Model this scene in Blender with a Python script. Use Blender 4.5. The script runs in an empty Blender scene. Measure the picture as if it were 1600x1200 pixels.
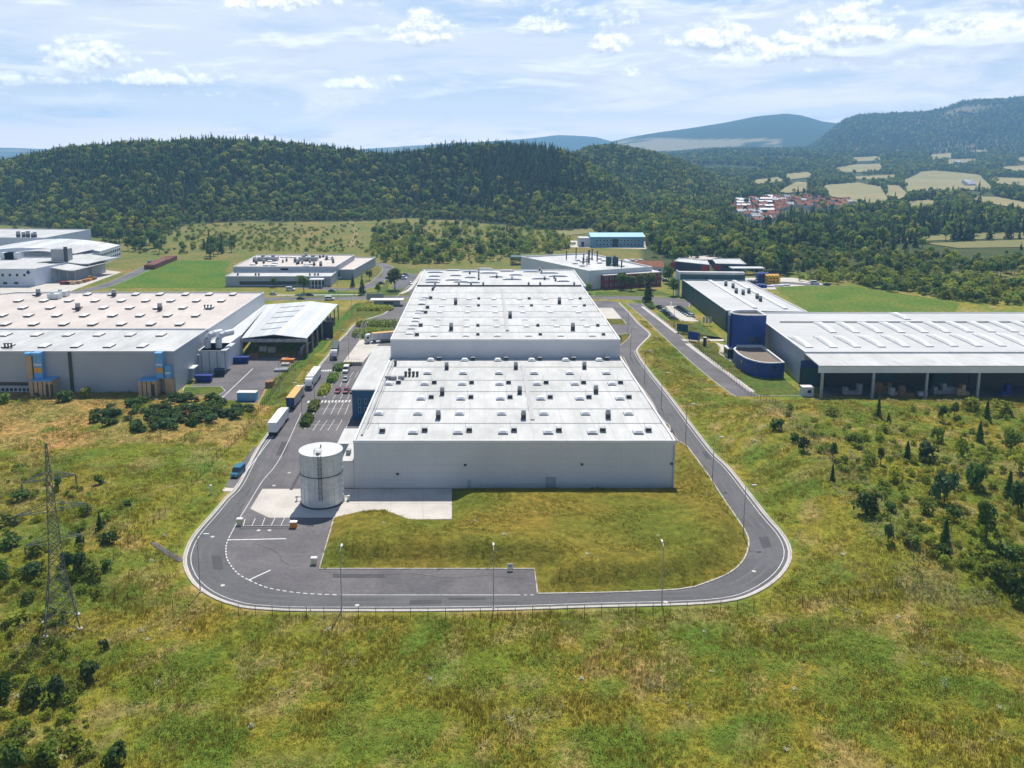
import bpy, math, random
import numpy as np
from mathutils import Vector, Matrix
from mathutils.geometry import tessellate_polygon, delaunay_2d_cdt
random.seed(7); rng = np.random.default_rng(11)
PI = math.pi
C = bpy.context.scene
COL = C.collection
# ------------------------------------------------------------------ camera
F, CX, CY, YH, H = 1360., 755., 466., 230., 80.
PIT = math.atan((CY-YH)/F); pc, ps = math.cos(PIT), math.sin(PIT)
cd = bpy.data.cameras.new('camera'); cam = bpy.data.objects.new('camera', cd); COL.objects.link(cam)
cam.location = (0, 0, H); cam.rotation_euler = (PI/2-PIT, 0, 0)
cd.sensor_width = 36; cd.lens = F/1600*36
cd.shift_x = (800-CX)/1600; cd.shift_y = -(600-CY)/1600
cd.clip_start = 1; cd.clip_end = 60000
C.camera = cam
# ------------------------------------------------------------------ render settings, light
C.render.engine = 'CYCLES'
cy = C.cycles
cy.use_denoising = True
try: cy.denoiser = 'OPENIMAGEDENOISE'
except Exception: pass
cy.max_bounces = 5; cy.diffuse_bounces = 3; cy.glossy_bounces = 2; cy.transmission_bounces = 3
cy.transparent_max_bounces = 6; cy.volume_bounces = 1
cy.caustics_reflective = False; cy.caustics_refractive = False
C.view_settings.view_transform = 'Standard'; C.view_settings.look = 'None'
C.view_settings.exposure = 0.29; C.view_settings.gamma = 1; C.view_settings.use_curve_mapping = False
SUN_EL, SUN_AZ = math.radians(57), math.radians(5)          # azimuth from +Y towards +X
W = bpy.data.worlds.new('World'); C.world = W; W.use_nodes = True
sd = bpy.data.lights.new('sun', 'SUN'); sd.energy = 5.0; sd.angle = math.radians(.53); sd.color = (1, .945, .85)
so = bpy.data.objects.new('sun', sd); COL.objects.link(so)
_d = Vector((math.sin(SUN_AZ)*math.cos(SUN_EL), math.cos(SUN_AZ)*math.cos(SUN_EL), math.sin(SUN_EL)))
so.rotation_euler = _d.to_track_quat('Z', 'Y').to_euler(); so.location = _d*300

def build_sky():
    nt = W.node_tree; N = nt.nodes; L = nt.links; N.clear()
    out = N.new('ShaderNodeOutputWorld'); bg = N.new('ShaderNodeBackground'); bg.inputs[1].default_value = .095
    L.new(bg.outputs[0], out.inputs[0])
    sky = N.new('ShaderNodeTexSky'); sky.sky_type = 'NISHITA'; sky.sun_disc = False
    sky.sun_elevation = SUN_EL; sky.sun_rotation = SUN_AZ; sky.altitude = 300; sky.air_density = 1; sky.dust_density = .7; sky.ozone_density = 1.6
    tc = N.new('ShaderNodeTexCoord'); sp = N.new('ShaderNodeSeparateXYZ'); L.new(tc.outputs['Generated'], sp.inputs[0])
    def m(op, a, b=None, c=None, clamp=False):
        n = N.new('ShaderNodeMath'); n.operation = op; n.use_clamp = clamp
        for i, v in enumerate((a, b, c)):
            if v is None: continue
            if isinstance(v, (int, float)): n.inputs[i].default_value = v
            else: L.new(v, n.inputs[i])
        return n.outputs[0]
    az = m('MULTIPLY', m('ARCTAN2', sp.outputs[0], sp.outputs[1]), 180/PI)
    el = m('MULTIPLY', m('ARCSINE', sp.outputs[2]), 180/PI)
    def vec(x, y, z=0.):
        n = N.new('ShaderNodeCombineXYZ')
        for i, v in enumerate((x, y, z)):
            if isinstance(v, (int, float)): n.inputs[i].default_value = v
            else: L.new(v, n.inputs[i])
        return n.outputs[0]
    def noise(v, s, det=6, rough=.55, dist=0.):
        n = N.new('ShaderNodeTexNoise'); n.inputs['Scale'].default_value = s; n.inputs['Detail'].default_value = det
        n.inputs['Roughness'].default_value = rough; n.inputs['Distortion'].default_value = dist; L.new(v, n.inputs['Vector']); return n.outputs[0]
    def ss(v, a, b):
        n = N.new('ShaderNodeMapRange'); n.interpolation_type = 'SMOOTHSTEP'; L.new(v, n.inputs[0])
        n.inputs[1].default_value = a; n.inputs[2].default_value = b; return n.outputs[0]
    def mix(f, a, b):
        n = N.new('ShaderNodeMix'); n.data_type = 'RGBA'
        if isinstance(f, (int, float)): n.inputs[0].default_value = f
        else: L.new(f, n.inputs[0])
        for i, v in ((6, a), (7, b)):
            if isinstance(v, tuple): n.inputs[i].default_value = (*v, 1)
            else: L.new(v, n.inputs[i])
        return n.outputs[2]
    # thin high veil: streaky bands, denser low down
    v1 = noise(vec(m('MULTIPLY', az, .035), m('MULTIPLY', el, .17), 3.3), 1.5, 7, .62, .6)
    veil = m('MULTIPLY', ss(v1, .34, .60), m('SUBTRACT', 1, m('MULTIPLY', ss(el, 9, 25), .75)))
    fade = m('SUBTRACT', 1, m('MULTIPLY', ss(el, 9, 22), .97))
    low = m('SUBTRACT', 1, ss(el, 0, 6.5))
    veil = m('MULTIPLY', fade, m('MAXIMUM', m('ADD', .30, m('MULTIPLY', veil, .66)), m('MULTIPLY', low, .95)))
    blue = mix(m('MULTIPLY', m('SUBTRACT', 1, ss(el, 12, 40)), .55), sky.outputs[0], (1.5, 3.55, 7.2))
    base = mix(veil, blue, mix(ss(el, 0, 6), (15.5, 13.3, 11.2), (7.6, 8.0, 8.7)))
    # cumulus heaps: (azimuth, elevation, half widths, weight) in degrees
    heaps = [(-23.8, 4.9, 2.2, 1.0, .95), (-27.6, 3.7, 3.4, .6, .7), (-20, 3.9, 3.6, .65, .75), (-17, 3.2, 2.6, .4, .5), (-12.5, 8.6, 3, .8, .7),
             (14.4, 6.3, 2.2, 1.0, .95), (22.3, 6.6, 2.4, 1.3, 1.), (19.4, 5.7, 3, .9, .9), (16.6, 5.4, 3, .8, .85), (29.6, 6.2, 2.2, 1.2, 1.),
             (26.6, 6.1, 1.6, .9, .85), (-4, 7.0, 1.9, 1.3, .8), (-7.5, 3.9, 2.4, .6, .65), (8.2, 6.6, 1.6, 1.6, .7), (4, 7.5, 2, 1.3, .6), (31.5, 8.6, 3, .6, .6),
             (24, 4.6, 6, .5, .5), (9, 4.6, 4, .5, .45), (-9, 2.6, 5, .35, .4), (38, 6, 3, 1.2, .9), (-36, 5, 4, 1.2, .9), (46, 7, 5, 1.5, .9), (-47, 6, 5, 1.5, .9)]
    def envelope(elv):
        env = None
        for a0, e0, wa, we, w in heaps:
            dx = m('MULTIPLY', m('SUBTRACT', az, a0), 1/(wa*1.25)); dy = m('MULTIPLY', m('SUBTRACT', elv, e0), 1/(we*1.3)); dy = m('MULTIPLY', dy, m('ADD', 1.0, m('MULTIPLY', m('LESS_THAN', dy, 0), 1.1)))
            g = m('MULTIPLY', m('EXPONENT', m('MULTIPLY', m('ADD', m('MULTIPLY', dx, dx), m('MULTIPLY', dy, dy)), -.8)), w)
            env = g if env is None else m('MAXIMUM', env, g)
        return env
    env = envelope(el); env_up = envelope(m('ADD', el, .45))
    def puffs(v):
        n = N.new('ShaderNodeTexVoronoi'); n.voronoi_dimensions = '2D'; n.feature = 'F1'; n.inputs['Scale'].default_value = .62; n.inputs['Detail'].default_value = 3; n.inputs['Roughness'].default_value = .55; n.inputs['Lacunarity'].default_value = 2.3; n.normalize = True
        L.new(v, n.inputs['Vector']); return m('SUBTRACT', 1, n.outputs['Distance'])
    q = vec(az, m('MULTIPLY', el, 1.35), 1.7); n1 = noise(q, .42, 8, .62, .25); b1 = puffs(q)
    q2 = vec(m('ADD', az, .10), m('MULTIPLY', m('ADD', el, .30), 1.35), 1.7); n2 = noise(q2, .42, 8, .62, .25); b2 = puffs(q2)
    dens = m('ADD', m('MULTIPLY', env, .85), m('ADD', m('MULTIPLY', m('SUBTRACT', b1, .6), .75), m('MULTIPLY', m('SUBTRACT', n1, .5), .75)))
    cum = ss(dens, .34, .66)
    rel = m('ADD', m('MULTIPLY', m('SUBTRACT', b1, b2), 2.6), m('MULTIPLY', m('SUBTRACT', n1, n2), 2.4))
    lit = m('ADD', m('ADD', .42, rel), m('MULTIPLY', m('SUBTRACT', env, env_up), 1.5), clamp=True)
    ccol = mix(lit, (5.9, 6.3, 7.0), (13.0, 12.8, 12.4))
    col = mix(m('MULTIPLY', cum, .95), base, ccol)
    nb = noise(vec(m('MULTIPLY', az, .075), m('MULTIPLY', el, .42), 8.1), 1.6, 7, .6, .4)
    bank = m('MULTIPLY', ss(nb, .48, .66), m('SUBTRACT', 1, ss(el, 9, 20)))
    nb2 = noise(vec(m('MULTIPLY', az, .075), m('MULTIPLY', m('ADD', el, .5), .42), 8.1), 1.6, 7, .6, .4)
    bl = m('ADD', .5, m('MULTIPLY', m('SUBTRACT', nb, nb2), 5.0), clamp=True)
    col = mix(m('MULTIPLY', bank, .75), col, mix(bl, (5.6, 6.1, 7.1), (10.4, 10.4, 10.4)))
    # higher up and all around: broken cloud of the same kind, so that the sky goes on beyond the frame
    pz = m('MAXIMUM', sp.outputs[2], .12)
    n3 = noise(vec(m('DIVIDE', sp.outputs[0], pz), m('DIVIDE', sp.outputs[1], pz), 0), .9, 7, .6)
    up = m('MULTIPLY', ss(n3, .52, .70), ss(el, 9, 16))
    col = mix(m('MULTIPLY', up, .25), col, (7.2, 7.7, 8.2))
    L.new(col, bg.inputs[0])
build_sky()

# ------------------------------------------------------------------ helpers: picture <-> place
def ray(x, y):
    a = (x-CX)/F; b = (CY-y)/F
    return a, b*ps+pc, b*pc-ps
def G(x, y, z=0.):
    dx, dy, dz = ray(x, y); t = (z-H)/dz
    return (dx*t, dy*t, z)
def g2(x, y, z=0.): return G(x, y, z)[:2]
def zat(y, Y):
    _, dy, dz = ray(CX, y); return H+Y*dz/dy
def proj(X, Y, Z):
    Z = np.asarray(Z)-H; d = Y*pc-Z*ps; u = Y*ps+Z*pc
    return CX+F*X/d, CY-F*u/d
def inpoly(px, py, poly):
    px = np.asarray(px, float); py = np.asarray(py, float); r = np.zeros(px.shape, bool); n = len(poly)
    for i in range(n):
        x1, y1 = poly[i][:2]; x2, y2 = poly[(i+1) % n][:2]
        if y1 == y2: continue
        c = ((y1 > py) != (y2 > py)) & (px < (x2-x1)*(py-y1)/(y2-y1)+x1); r ^= c
    return r
def segdist(px, py, pts, closed=True):
    px = np.asarray(px, float); py = np.asarray(py, float); d = np.full(px.shape, 1e9); n = len(pts)
    for i in range(n if closed else n-1):
        x1, y1 = pts[i][:2]; x2, y2 = pts[(i+1) % n][:2]
        l2 = (x2-x1)**2+(y2-y1)**2+1e-9
        t = np.clip(((px-x1)*(x2-x1)+(py-y1)*(y2-y1))/l2, 0, 1)
        d = np.minimum(d, np.hypot(px-x1-t*(x2-x1), py-y1-t*(y2-y1)))
    return d
def vnoise(x, y, seed=0):
    x = np.asarray(x, float); y = np.asarray(y, float)
    xi = np.floor(x).astype(np.int64); yi = np.floor(y).astype(np.int64); fx = x-xi; fy = y-yi
    fx = fx*fx*(3-2*fx); fy = fy*fy*(3-2*fy)
    def hsh(i, j):
        n = (i*374761393+j*668265263+seed*1442695041) & 0x7fffffff
        n = ((n ^ (n >> 13))*1274126177) & 0x7fffffff
        return ((n ^ (n >> 16)) & 0xffff)/65535.
    return (hsh(xi, yi)*(1-fx)+hsh(xi+1, yi)*fx)*(1-fy)+(hsh(xi, yi+1)*(1-fx)+hsh(xi+1, yi+1)*fx)*fy
def fbm(x, y, seed=0, o=4):
    s = 0; a = .5; t = 0
    for k in range(o): s = s+a*vnoise(x*2**k, y*2**k, seed+k*17); t += a; a *= .5
    return s/t
def sst(a, b, v):
    t = np.clip((v-a)/(b-a), 0, 1); return t*t*(3-2*t)

# ------------------------------------------------------------------ helpers: meshes, things, materials
class MB:
    def __init__(s): s.v = []; s.f = []; s.m = []
    def add(s, vs, fs, m=0):
        o = len(s.v); s.v += [tuple(v) for v in vs]; s.f += [tuple(i+o for i in f) for f in fs]; s.m += [m]*len(fs)
    def box(s, x0, x1, y0, y1, z0, z1, m=0):
        s.add([(x0, y0, z0), (x1, y0, z0), (x1, y1, z0), (x0, y1, z0), (x0, y0, z1), (x1, y0, z1), (x1, y1, z1), (x0, y1, z1)],
              [(0, 3, 2, 1), (4, 5, 6, 7), (0, 1, 5, 4), (1, 2, 6, 5), (2, 3, 7, 6), (3, 0, 4, 7)], m)
    def hexa(s, bot, top, m=0):
        s.add(list(bot)+list(top), [(0, 3, 2, 1), (4, 5, 6, 7), (0, 1, 5, 4), (1, 2, 6, 5), (2, 3, 7, 6), (3, 0, 4, 7)], m)
    def tube(s, p, q, r, n=6, m=0, r2=None, caps=True):
        p = Vector(p); q = Vector(q); d = (q-p)
        if d.length < 1e-6: return
        d.normalize(); a = d.orthogonal().normalized(); b = d.cross(a); r2 = r if r2 is None else r2
        vs = [p+(a*math.cos(2*PI*k/n)+b*math.sin(2*PI*k/n))*r for k in range(n)]+[q+(a*math.cos(2*PI*k/n)+b*math.sin(2*PI*k/n))*r2 for k in range(n)]
        fs = [(k, (k+1) % n, n+(k+1) % n, n+k) for k in range(n)]
        if caps: fs += [tuple(range(n))[::-1], tuple(range(n, 2*n))]
        s.add(vs, fs, m)
    def prism(s, poly, z0, z1, m=0, mt=None, bottom=False):
        n = len(poly); mt = m if mt is None else mt
        a = sum(poly[i][0]*poly[(i+1) % n][1]-poly[(i+1) % n][0]*poly[i][1] for i in range(n))
        if a < 0: poly = poly[::-1]
        zz = z1 if isinstance(z1, (list, tuple)) else [z1]*n
        vs = [(p[0], p[1], z0) for p in poly]+[(p[0], p[1], z) for p, z in zip(poly, zz)]
        s.add(vs, [(k, (k+1) % n, n+(k+1) % n, n+k) for k in range(n)], m)
        s.flat([(p[0], p[1], z) for p, z in zip(poly, zz)], mt)
    def flat(s, pts, m=0):
        pts = [tuple(p) if len(p) == 3 else (p[0], p[1], 0) for p in pts]
        tr = tessellate_polygon([[Vector((p[0], p[1], 0)) for p in pts]])
        fs = []
        for t in tr:
            a, b, c = (pts[i] for i in t)
            cr = (b[0]-a[0])*(c[1]-a[1])-(b[1]-a[1])*(c[0]-a[0])
            if abs(cr) < 1e-9: continue
            fs.append(tuple(t) if cr > 0 else tuple(t)[::-1])
        s.add(pts, fs, m)
    def ribbon(s, pts, w, z, m=0, off=0., h=0.):
        p = np.array([q[:2] for q in pts], float); n = len(p)
        t = np.gradient(p, axis=0); t /= np.linalg.norm(t, axis=1)[:, None]+1e-9; nr = np.stack([-t[:, 1], t[:, 0]], 1)
        a = p+nr*(off-w/2); b = p+nr*(off+w/2)
        if not h:
            s.add([(*a[i], z) for i in range(n)]+[(*b[i], z) for i in range(n)], [(i, i+1, n+i+1, n+i) for i in range(n-1)], m)
        else:
            vs = [(*a[i], z) for i in range(n)]+[(*a[i], z+h) for i in range(n)]+[(*b[i], z+h) for i in range(n)]+[(*b[i], z) for i in range(n)]
            fs = []
            for i in range(n-1):
                for k in range(3): fs.append((k*n+i, k*n+i+1, (k+1)*n+i+1, (k+1)*n+i))
            fs += [(0, n, 2*n, 3*n), (n-1, 4*n-1, 3*n-1, 2*n-1)]
            s.add(vs, fs, m)
    def mesh(s, name, mats, smooth=False):
        me = bpy.data.meshes.new(name); me.from_pydata(s.v, [], s.f)
        for m in (mats if isinstance(mats, (list, tuple)) else [mats]): me.materials.append(m)
        if any(s.m): me.polygons.foreach_set('material_index', s.m)
        if smooth: me.polygons.foreach_set('use_smooth', [True]*len(s.f))
        me.update(); return me
def cr_pts(pts, step=2.5):
    """smooth curve through plan points"""
    P = [np.array(p[:2], float) for p in pts]; P = [2*P[0]-P[1]]+P+[2*P[-1]-P[-2]]; out = []
    for i in range(1, len(P)-2):
        n = max(1, int(np.linalg.norm(P[i+1]-P[i])/step))
        for k in range(n):
            t = k/n
            out.append(.5*((2*P[i])+(-P[i-1]+P[i+1])*t+(2*P[i-1]-5*P[i]+4*P[i+1]-P[i+2])*t*t+(-P[i-1]+3*P[i]-3*P[i+1]+P[i+2])*t**3))
    out.append(P[-2]); return [tuple(p) for p in out]

def link(name, data, parent=None, loc=None, rz=0, scl=None):
    o = bpy.data.objects.new(name, data); COL.objects.link(o)
    if parent is not None: o.parent = parent
    if loc is not None: o.location = loc
    if rz: o.rotation_euler = (0, 0, rz)
    if scl is not None: o.scale = (scl,)*3 if isinstance(scl, (int, float)) else scl
    return o
def wpart(name, mb, mats, parent, smooth=False):
    """a part whose mesh is given in world coordinates, under a thing (unrotated) or under one of its parts"""
    o = link(name, mb.mesh(name, mats, smooth), parent)
    o.location = -parent.location if parent.parent is None else (0, 0, 0)
    return o
def wcopy(name, me, parent, loc, rz=0, scl=None):
    L = Vector(loc)-(parent.location if parent.parent is None else Vector((0, 0, 0)))
    return link(name, me, parent, L, rz, scl)
def tag(o, label=None, cat=None, group=None, kind=None):
    if label: o['label'] = label
    if cat: o['category'] = cat
    if group: o['group'] = group
    if kind: o['kind'] = kind
    return o
def thing(name, label, cat, loc=(0, 0, 0), rz=0, group=None):
    return tag(link(name, None, None, loc, rz), label, cat, group)
def struct(name, mb, mats, smooth=False, kind='structure'):
    return tag(link(name, mb.mesh(name, mats, smooth)), kind=kind)
def dup(root, loc, rz=0, label=None, group=None, scl=None):
    r = root.copy(); COL.objects.link(r); r.location = loc; r.rotation_euler = (0, 0, rz)
    if scl is not None: r.scale = (scl,)*3 if isinstance(scl, (int, float)) else scl
    if label: r['label'] = label
    if group: r['group'] = group
    for ch in root.children:
        c = ch.copy(); COL.objects.link(c); c.parent = r
        for g in ch.children:
            d = g.copy(); COL.objects.link(d); d.parent = c
    return r
ORD = ['first', 'second', 'third', 'fourth', 'fifth', 'sixth', 'seventh', 'eighth', 'ninth', 'tenth', 'eleventh', 'twelfth', 'thirteenth', 'fourteenth', 'fifteenth', 'sixteenth', 'seventeenth', 'eighteenth', 'nineteenth', 'twentieth']

def M(name, c1, c2=None, scale=.4, rough=.75, spec=.3, metal=0., det=5, bump=0., trans=0., rnd=0., coords='pos', stretch=None, fine=0., fscale=6., up=0., lie=False):
    mt = bpy.data.materials.new(name); mt.use_nodes = True; nt = mt.node_tree; N = nt.nodes; L = nt.links
    b = N['Principled BSDF']; b.inputs['Roughness'].default_value = rough; b.inputs['Metallic'].default_value = metal
    b.inputs['Specular IOR Level'].default_value = spec
    col = None
    if coords == 'pos': src = N.new('ShaderNodeNewGeometry').outputs['Position']
    else: src = N.new('ShaderNodeTexCoord').outputs['Object']
    if stretch:
        mp = N.new('ShaderNodeMapping'); mp.inputs['Scale'].default_value = stretch; L.new(src, mp.inputs[0]); src = mp.outputs[0]
    def noise(s, d):
        n = N.new('ShaderNodeTexNoise'); n.inputs['Scale'].default_value = s; n.inputs['Detail'].default_value = d
        n.inputs['Roughness'].default_value = .6; L.new(src, n.inputs['Vector']); return n.outputs[0]
    def mix(f, a, bb, mode='MIX'):
        n = N.new('ShaderNodeMix'); n.data_type = 'RGBA'; n.blend_type = mode
        if isinstance(f, (int, float)): n.inputs[0].default_value = f
        else: L.new(f, n.inputs[0])
        for i, v in ((6, a), (7, bb)):
            if isinstance(v, tuple): n.inputs[i].default_value = (*v, 1)
            else: L.new(v, n.inputs[i])
        return n.outputs[2]
    def rng_(v, a, bb, c, d):
        n = N.new('ShaderNodeMapRange'); L.new(v, n.inputs[0])
        for i, x in enumerate((a, bb, c, d)): n.inputs[i+1].default_value = x
        return n.outputs[0]
    if c2 is None: c2 = tuple(x*.86 for x in c1)
    nz = noise(scale, det)
    col = mix(rng_(nz, .36, .66, 0, 1), c1, c2)
    if fine:
        nf = noise(fscale, 3); k = rng_(nf, .3, .7, 1-fine, 1+fine)
        cmb = N.new('ShaderNodeCombineColor')
        for i in range(3): L.new(k, cmb.inputs[i])
        col = mix(1., col, cmb.outputs[0], 'MULTIPLY')
    if rnd:
        oi = N.new('ShaderNodeObjectInfo'); hs = N.new('ShaderNodeHueSaturation')
        L.new(rng_(oi.outputs['Random'], 0, 1, .5-.04*rnd, .5+.010*rnd), hs.inputs['Hue'])
        mu = N.new('ShaderNodeMath'); mu.operation = 'MULTIPLY'; mu.inputs[1].default_value = 7.31; L.new(oi.outputs['Random'], mu.inputs[0])
        fr = N.new('ShaderNodeMath'); fr.operation = 'FRACT'; L.new(mu.outputs[0], fr.inputs[0])
        L.new(rng_(fr.outputs[0], 0, 1, 1-.45*rnd, 1+.4*rnd), hs.inputs['Value'])
        L.new(col, hs.inputs['Color']); col = hs.outputs[0]
    L.new(col, b.inputs['Base Color'])
    if bump:
        bp = N.new('ShaderNodeBump'); bp.inputs['Strength'].default_value = bump; bp.inputs['Distance'].default_value = .2
        L.new(noise(fscale, 4), bp.inputs['Height']); L.new(bp.outputs[0], b.inputs['Normal'])
    if up:   # blades and leaves lie at every angle inside one clump: shade them by the clump's mean lie
        ge = N.new('ShaderNodeNewGeometry'); va = N.new('ShaderNodeVectorMath'); va.operation = 'ADD'; va.inputs[1].default_value = (0, 0, up)
        if lie:   # the lie of the ground a blade stands on
            at = N.new('ShaderNodeAttribute'); at.attribute_type = 'INSTANCER'; at.attribute_name = 'lie'; vs_ = N.new('ShaderNodeVectorMath'); vs_.operation = 'SCALE'; vs_.inputs['Scale'].default_value = up; L.new(at.outputs['Vector'], vs_.inputs[0]); L.new(vs_.outputs[0], va.inputs[1])
        L.new(ge.outputs['Normal'], va.inputs[0])
        vn = N.new('ShaderNodeVectorMath'); vn.operation = 'NORMALIZE'; L.new(va.outputs[0], vn.inputs[0]); L.new(vn.outputs[0], b.inputs['Normal'])
    if trans:
        t = N.new('ShaderNodeBsdfTranslucent'); L.new(col, t.inputs[0]); ms = N.new('ShaderNodeMixShader'); ms.inputs[0].default_value = trans
        L.new(b.outputs[0], ms.inputs[1]); L.new(t.outputs[0], ms.inputs[2]); L.new(ms.outputs[0], N['Material Output'].inputs[0])
    return mt
m_roof = M('roof_membrane', (.50, .50, .49), (.385, .385, .375), .11, .65, fine=.09, fscale=.5, stretch=(1, .3, 1))
m_roof2 = M('roof_membrane_older', (.54, .475, .43), (.44, .39, .355), .07, .65, fine=.08, fscale=.5, stretch=(1, .4, 1))
m_weld = M('membrane_weld', (.42, .42, .41), (.34, .34, .33), .6, .7)
m_roof3 = M('roof_membrane_grey', (.47, .47, .465), (.39, .39, .385), .06, .65, fine=.08, fscale=.5, stretch=(.4, 1, 1))
m_roofgrey = M('roof_sheet_grey', (.52, .535, .54), (.46, .475, .485), .06, .5, fine=.04, fscale=.8)
m_clad = M('cladding_grey', (.52, .535, .55), (.475, .49, .51), .08, .45, fine=.02, fscale=1.2)
m_clad2 = M('cladding_blue_grey', (.33, .365, .41), (.295, .33, .375), .1, .45)
m_cladw = M('cladding_white', (.58, .60, .63), (.52, .54, .575), .1, .5)
m_trim = M('trim_white', (.66, .66, .66), rough=.5)
m_seam = M('roof_seam_grey', (.34, .34, .34), (.25, .25, .25), 1.2, .7)
m_seam2 = M('curb_dark', (.12, .12, .12), rough=.7)
m_walk = M('roof_walkway', (.42, .42, .42), (.36, .36, .36), 1., .8)
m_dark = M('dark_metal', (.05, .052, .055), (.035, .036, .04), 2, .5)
m_grey = M('grey_metal', (.33, .34, .35), (.27, .28, .29), 1.5, .5, metal=.2)
m_zinc = M('galvanised_steel', (.60, .615, .625), (.50, .52, .53), .5, .45, metal=.15, fine=.05, fscale=2)
m_dome = M('skylight_dome', (.83, .83, .83), (.78, .78, .78), 2, .25, spec=.5)
m_asph = M('asphalt', (.150, .138, .142), (.094, .089, .094), .09, .85, det=8, fine=.16, fscale=1.1, spec=.2)
m_asph2 = M('asphalt_lane', (.122, .120, .124), (.085, .084, .088), .07, .85, det=8, fine=.14, fscale=1.3, spec=.2)
m_conc = M('concrete', (.53, .49, .445), (.42, .39, .35), .14, .85, fine=.06, fscale=1.5)
m_kerb = M('kerb_concrete', (.48, .44, .41), (.34, .315, .29), .6, .9, fine=.15, fscale=3)
m_paint = M('road_paint', (.66, .66, .64), (.44, .44, .43), .9, .75, fine=.15, fscale=4)
m_blue = M('office_blue', (.030, .115, .215), (.026, .10, .19), .3, .4)
m_blue2 = M('deep_blue_panel', (.014, .055, .25), (.012, .045, .20), .4, .38)
m_teal = M('dark_teal_cladding', (.022, .075, .082), (.016, .058, .066), .3, .45)
m_glass = M('window_glass', (.03, .045, .06), (.02, .03, .045), .4, .08, spec=.6)
m_red = M('red_brick', (.23, .038, .036), (.16, .028, .03), 1., .8, fine=.15, fscale=4)
m_brownroof = M('gravel_roof', (.20, .155, .12), (.15, .12, .095), .5, .9, fine=.12, fscale=4)
m_sand = M('sandy_yard', (.42, .33, .22), (.33, .26, .17), .4, .9)
m_fence = M('fence_post_green', (.035, .045, .035), rough=.6)
m_trunk = M('bark', (.07, .05, .035), (.045, .032, .024), 3, .9)
m_tyre = M('tyre_rubber', (.018, .018, .018), rough=.8)
m_wood = M('wood_crate', (.28, .16, .07), (.2, .11, .05), 3, .8)
m_tan = M('tan_panel', (.46, .33, .20), (.40, .28, .17), .8, .6)
m_ltblue = M('light_blue_duct', (.14, .36, .62), (.12, .31, .56), .8, .45)
m_yel = M('yellow_paint', (.62, .32, .04), (.55, .28, .035), 1., .5)
m_orange = M('orange_paint', (.60, .22, .03), rough=.5)
m_cont = M('blue_container', (.012, .035, .24), (.010, .03, .19), 1., .5)

# ------------------------------------------------------------------ terrain
def tab(u, pts): return np.interp(u, [p[0] for p in pts], [p[1] for p in pts])
HILL1_TOP = [(-1200, 330), (-700, 312), (-300, 288), (-80, 266), (0, 255), (60, 240), (100, 232), (140, 228), (180, 223), (250, 220), (340, 216), (420, 221), (500, 228), (560, 236), (600, 239), (640, 235), (700, 229), (760, 226), (830, 228), (880, 236), (920, 254), (960, 282), (1000, 310), (1050, 332), (1100, 345)]
HILL1_EDGE = [(-1200, 352), (-200, 350), (0, 352), (60, 357), (150, 371), (215, 376), (255, 366), (290, 352), (400, 348), (560, 346), (640, 341), (720, 346), (860, 361), (920, 366), (990, 372), (1030, 372), (1100, 352)]
HILL2_TOP = [(840, 262), (880, 243), (920, 227), (960, 224), (1000, 231), (1040, 241), (1080, 256), (1110, 270), (1150, 290), (1220, 304), (1290, 312)]
MNT = [(900, 262), (1040, 256), (1150, 250), (1250, 236), (1280, 217), (1296, 203), (1312, 189), (1335, 181), (1380, 178), (1440, 176), (1470, 170), (1495, 160), (1530, 157), (1560, 156), (1600, 152), (1700, 149), (1900, 158), (2400, 186), (3500, 225)]
MNT2 = [(880, 234), (940, 225), (980, 215), (1020, 208), (1080, 200), (1130, 192), (1180, 182), (1225, 178), (1250, 181), (1280, 190), (1340, 197), (1500, 208), (1800, 226)]
MNT3 = [(-2500, 231), (-400, 231), (-60, 230), (20, 231), (70, 233), (300, 236), (540, 235), (580, 232), (640, 228), (700, 224), (780, 220), (830, 216), (870, 211), (900, 212), (930, 214), (955, 221), (1020, 224), (1200, 226), (2600, 228)]
def edgeY(u): 
    y = tab(u, HILL1_EDGE); b = (CY-y)/F; return -H*(b*ps+pc)/(b*pc-ps)
def zat_v(y, Y):
    b = (CY-y)/F; return H+Y*(b*pc-ps)/(b*ps+pc)
def uof(X, Y): return CX+F*X/(np.maximum(Y, 40)*pc+H*ps)
LOOP_OUT_PX = [(968, 473), (982, 487), (998, 505), (1014, 519), (1016, 524), (1010, 531), (1000, 541), (996, 548), (999, 556), (1008, 570), (1022, 588), (1052, 625), (1082, 665), (1115, 707), (1140, 731), (1175, 775), (1200, 807), (1222, 832), (1234, 853), (1236, 872), (1226, 893), (1206, 912), (1179, 928), (1149, 938), (1109, 943), (1050, 946), (925, 949), (800, 953), (670, 955), (482, 955), (420, 953), (377, 949), (352, 942), (325, 930), (302, 912), (290, 892), (287, 872), (295, 848), (307, 830), (330, 804), (352, 778), (371, 758), (404, 697), (440, 650), (470, 610), (497, 573), (512, 555), (525, 537), (540, 522), (550, 510), (562, 503), (582, 496), (600, 490), (609, 481), (616, 470)]
LOOP_OUT = cr_pts([g2(*p) for p in LOOP_OUT_PX], 2.)
ISL_PX = [(499, 889), (522, 809), (560, 800), (600, 797), (640, 812), (706, 813), (708, 764), (1054, 764), (1050, 700), (1062, 690), (1072, 696), (1100, 733), (1125, 771), (1150, 808), (1164, 829), (1170, 846), (1167, 864), (1158, 880), (1139, 896), (1100, 912), (1062, 921), (950, 926), (840, 928), (835, 889)]
ISL = [g2(*p) for p in ISL_PX]
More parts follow.
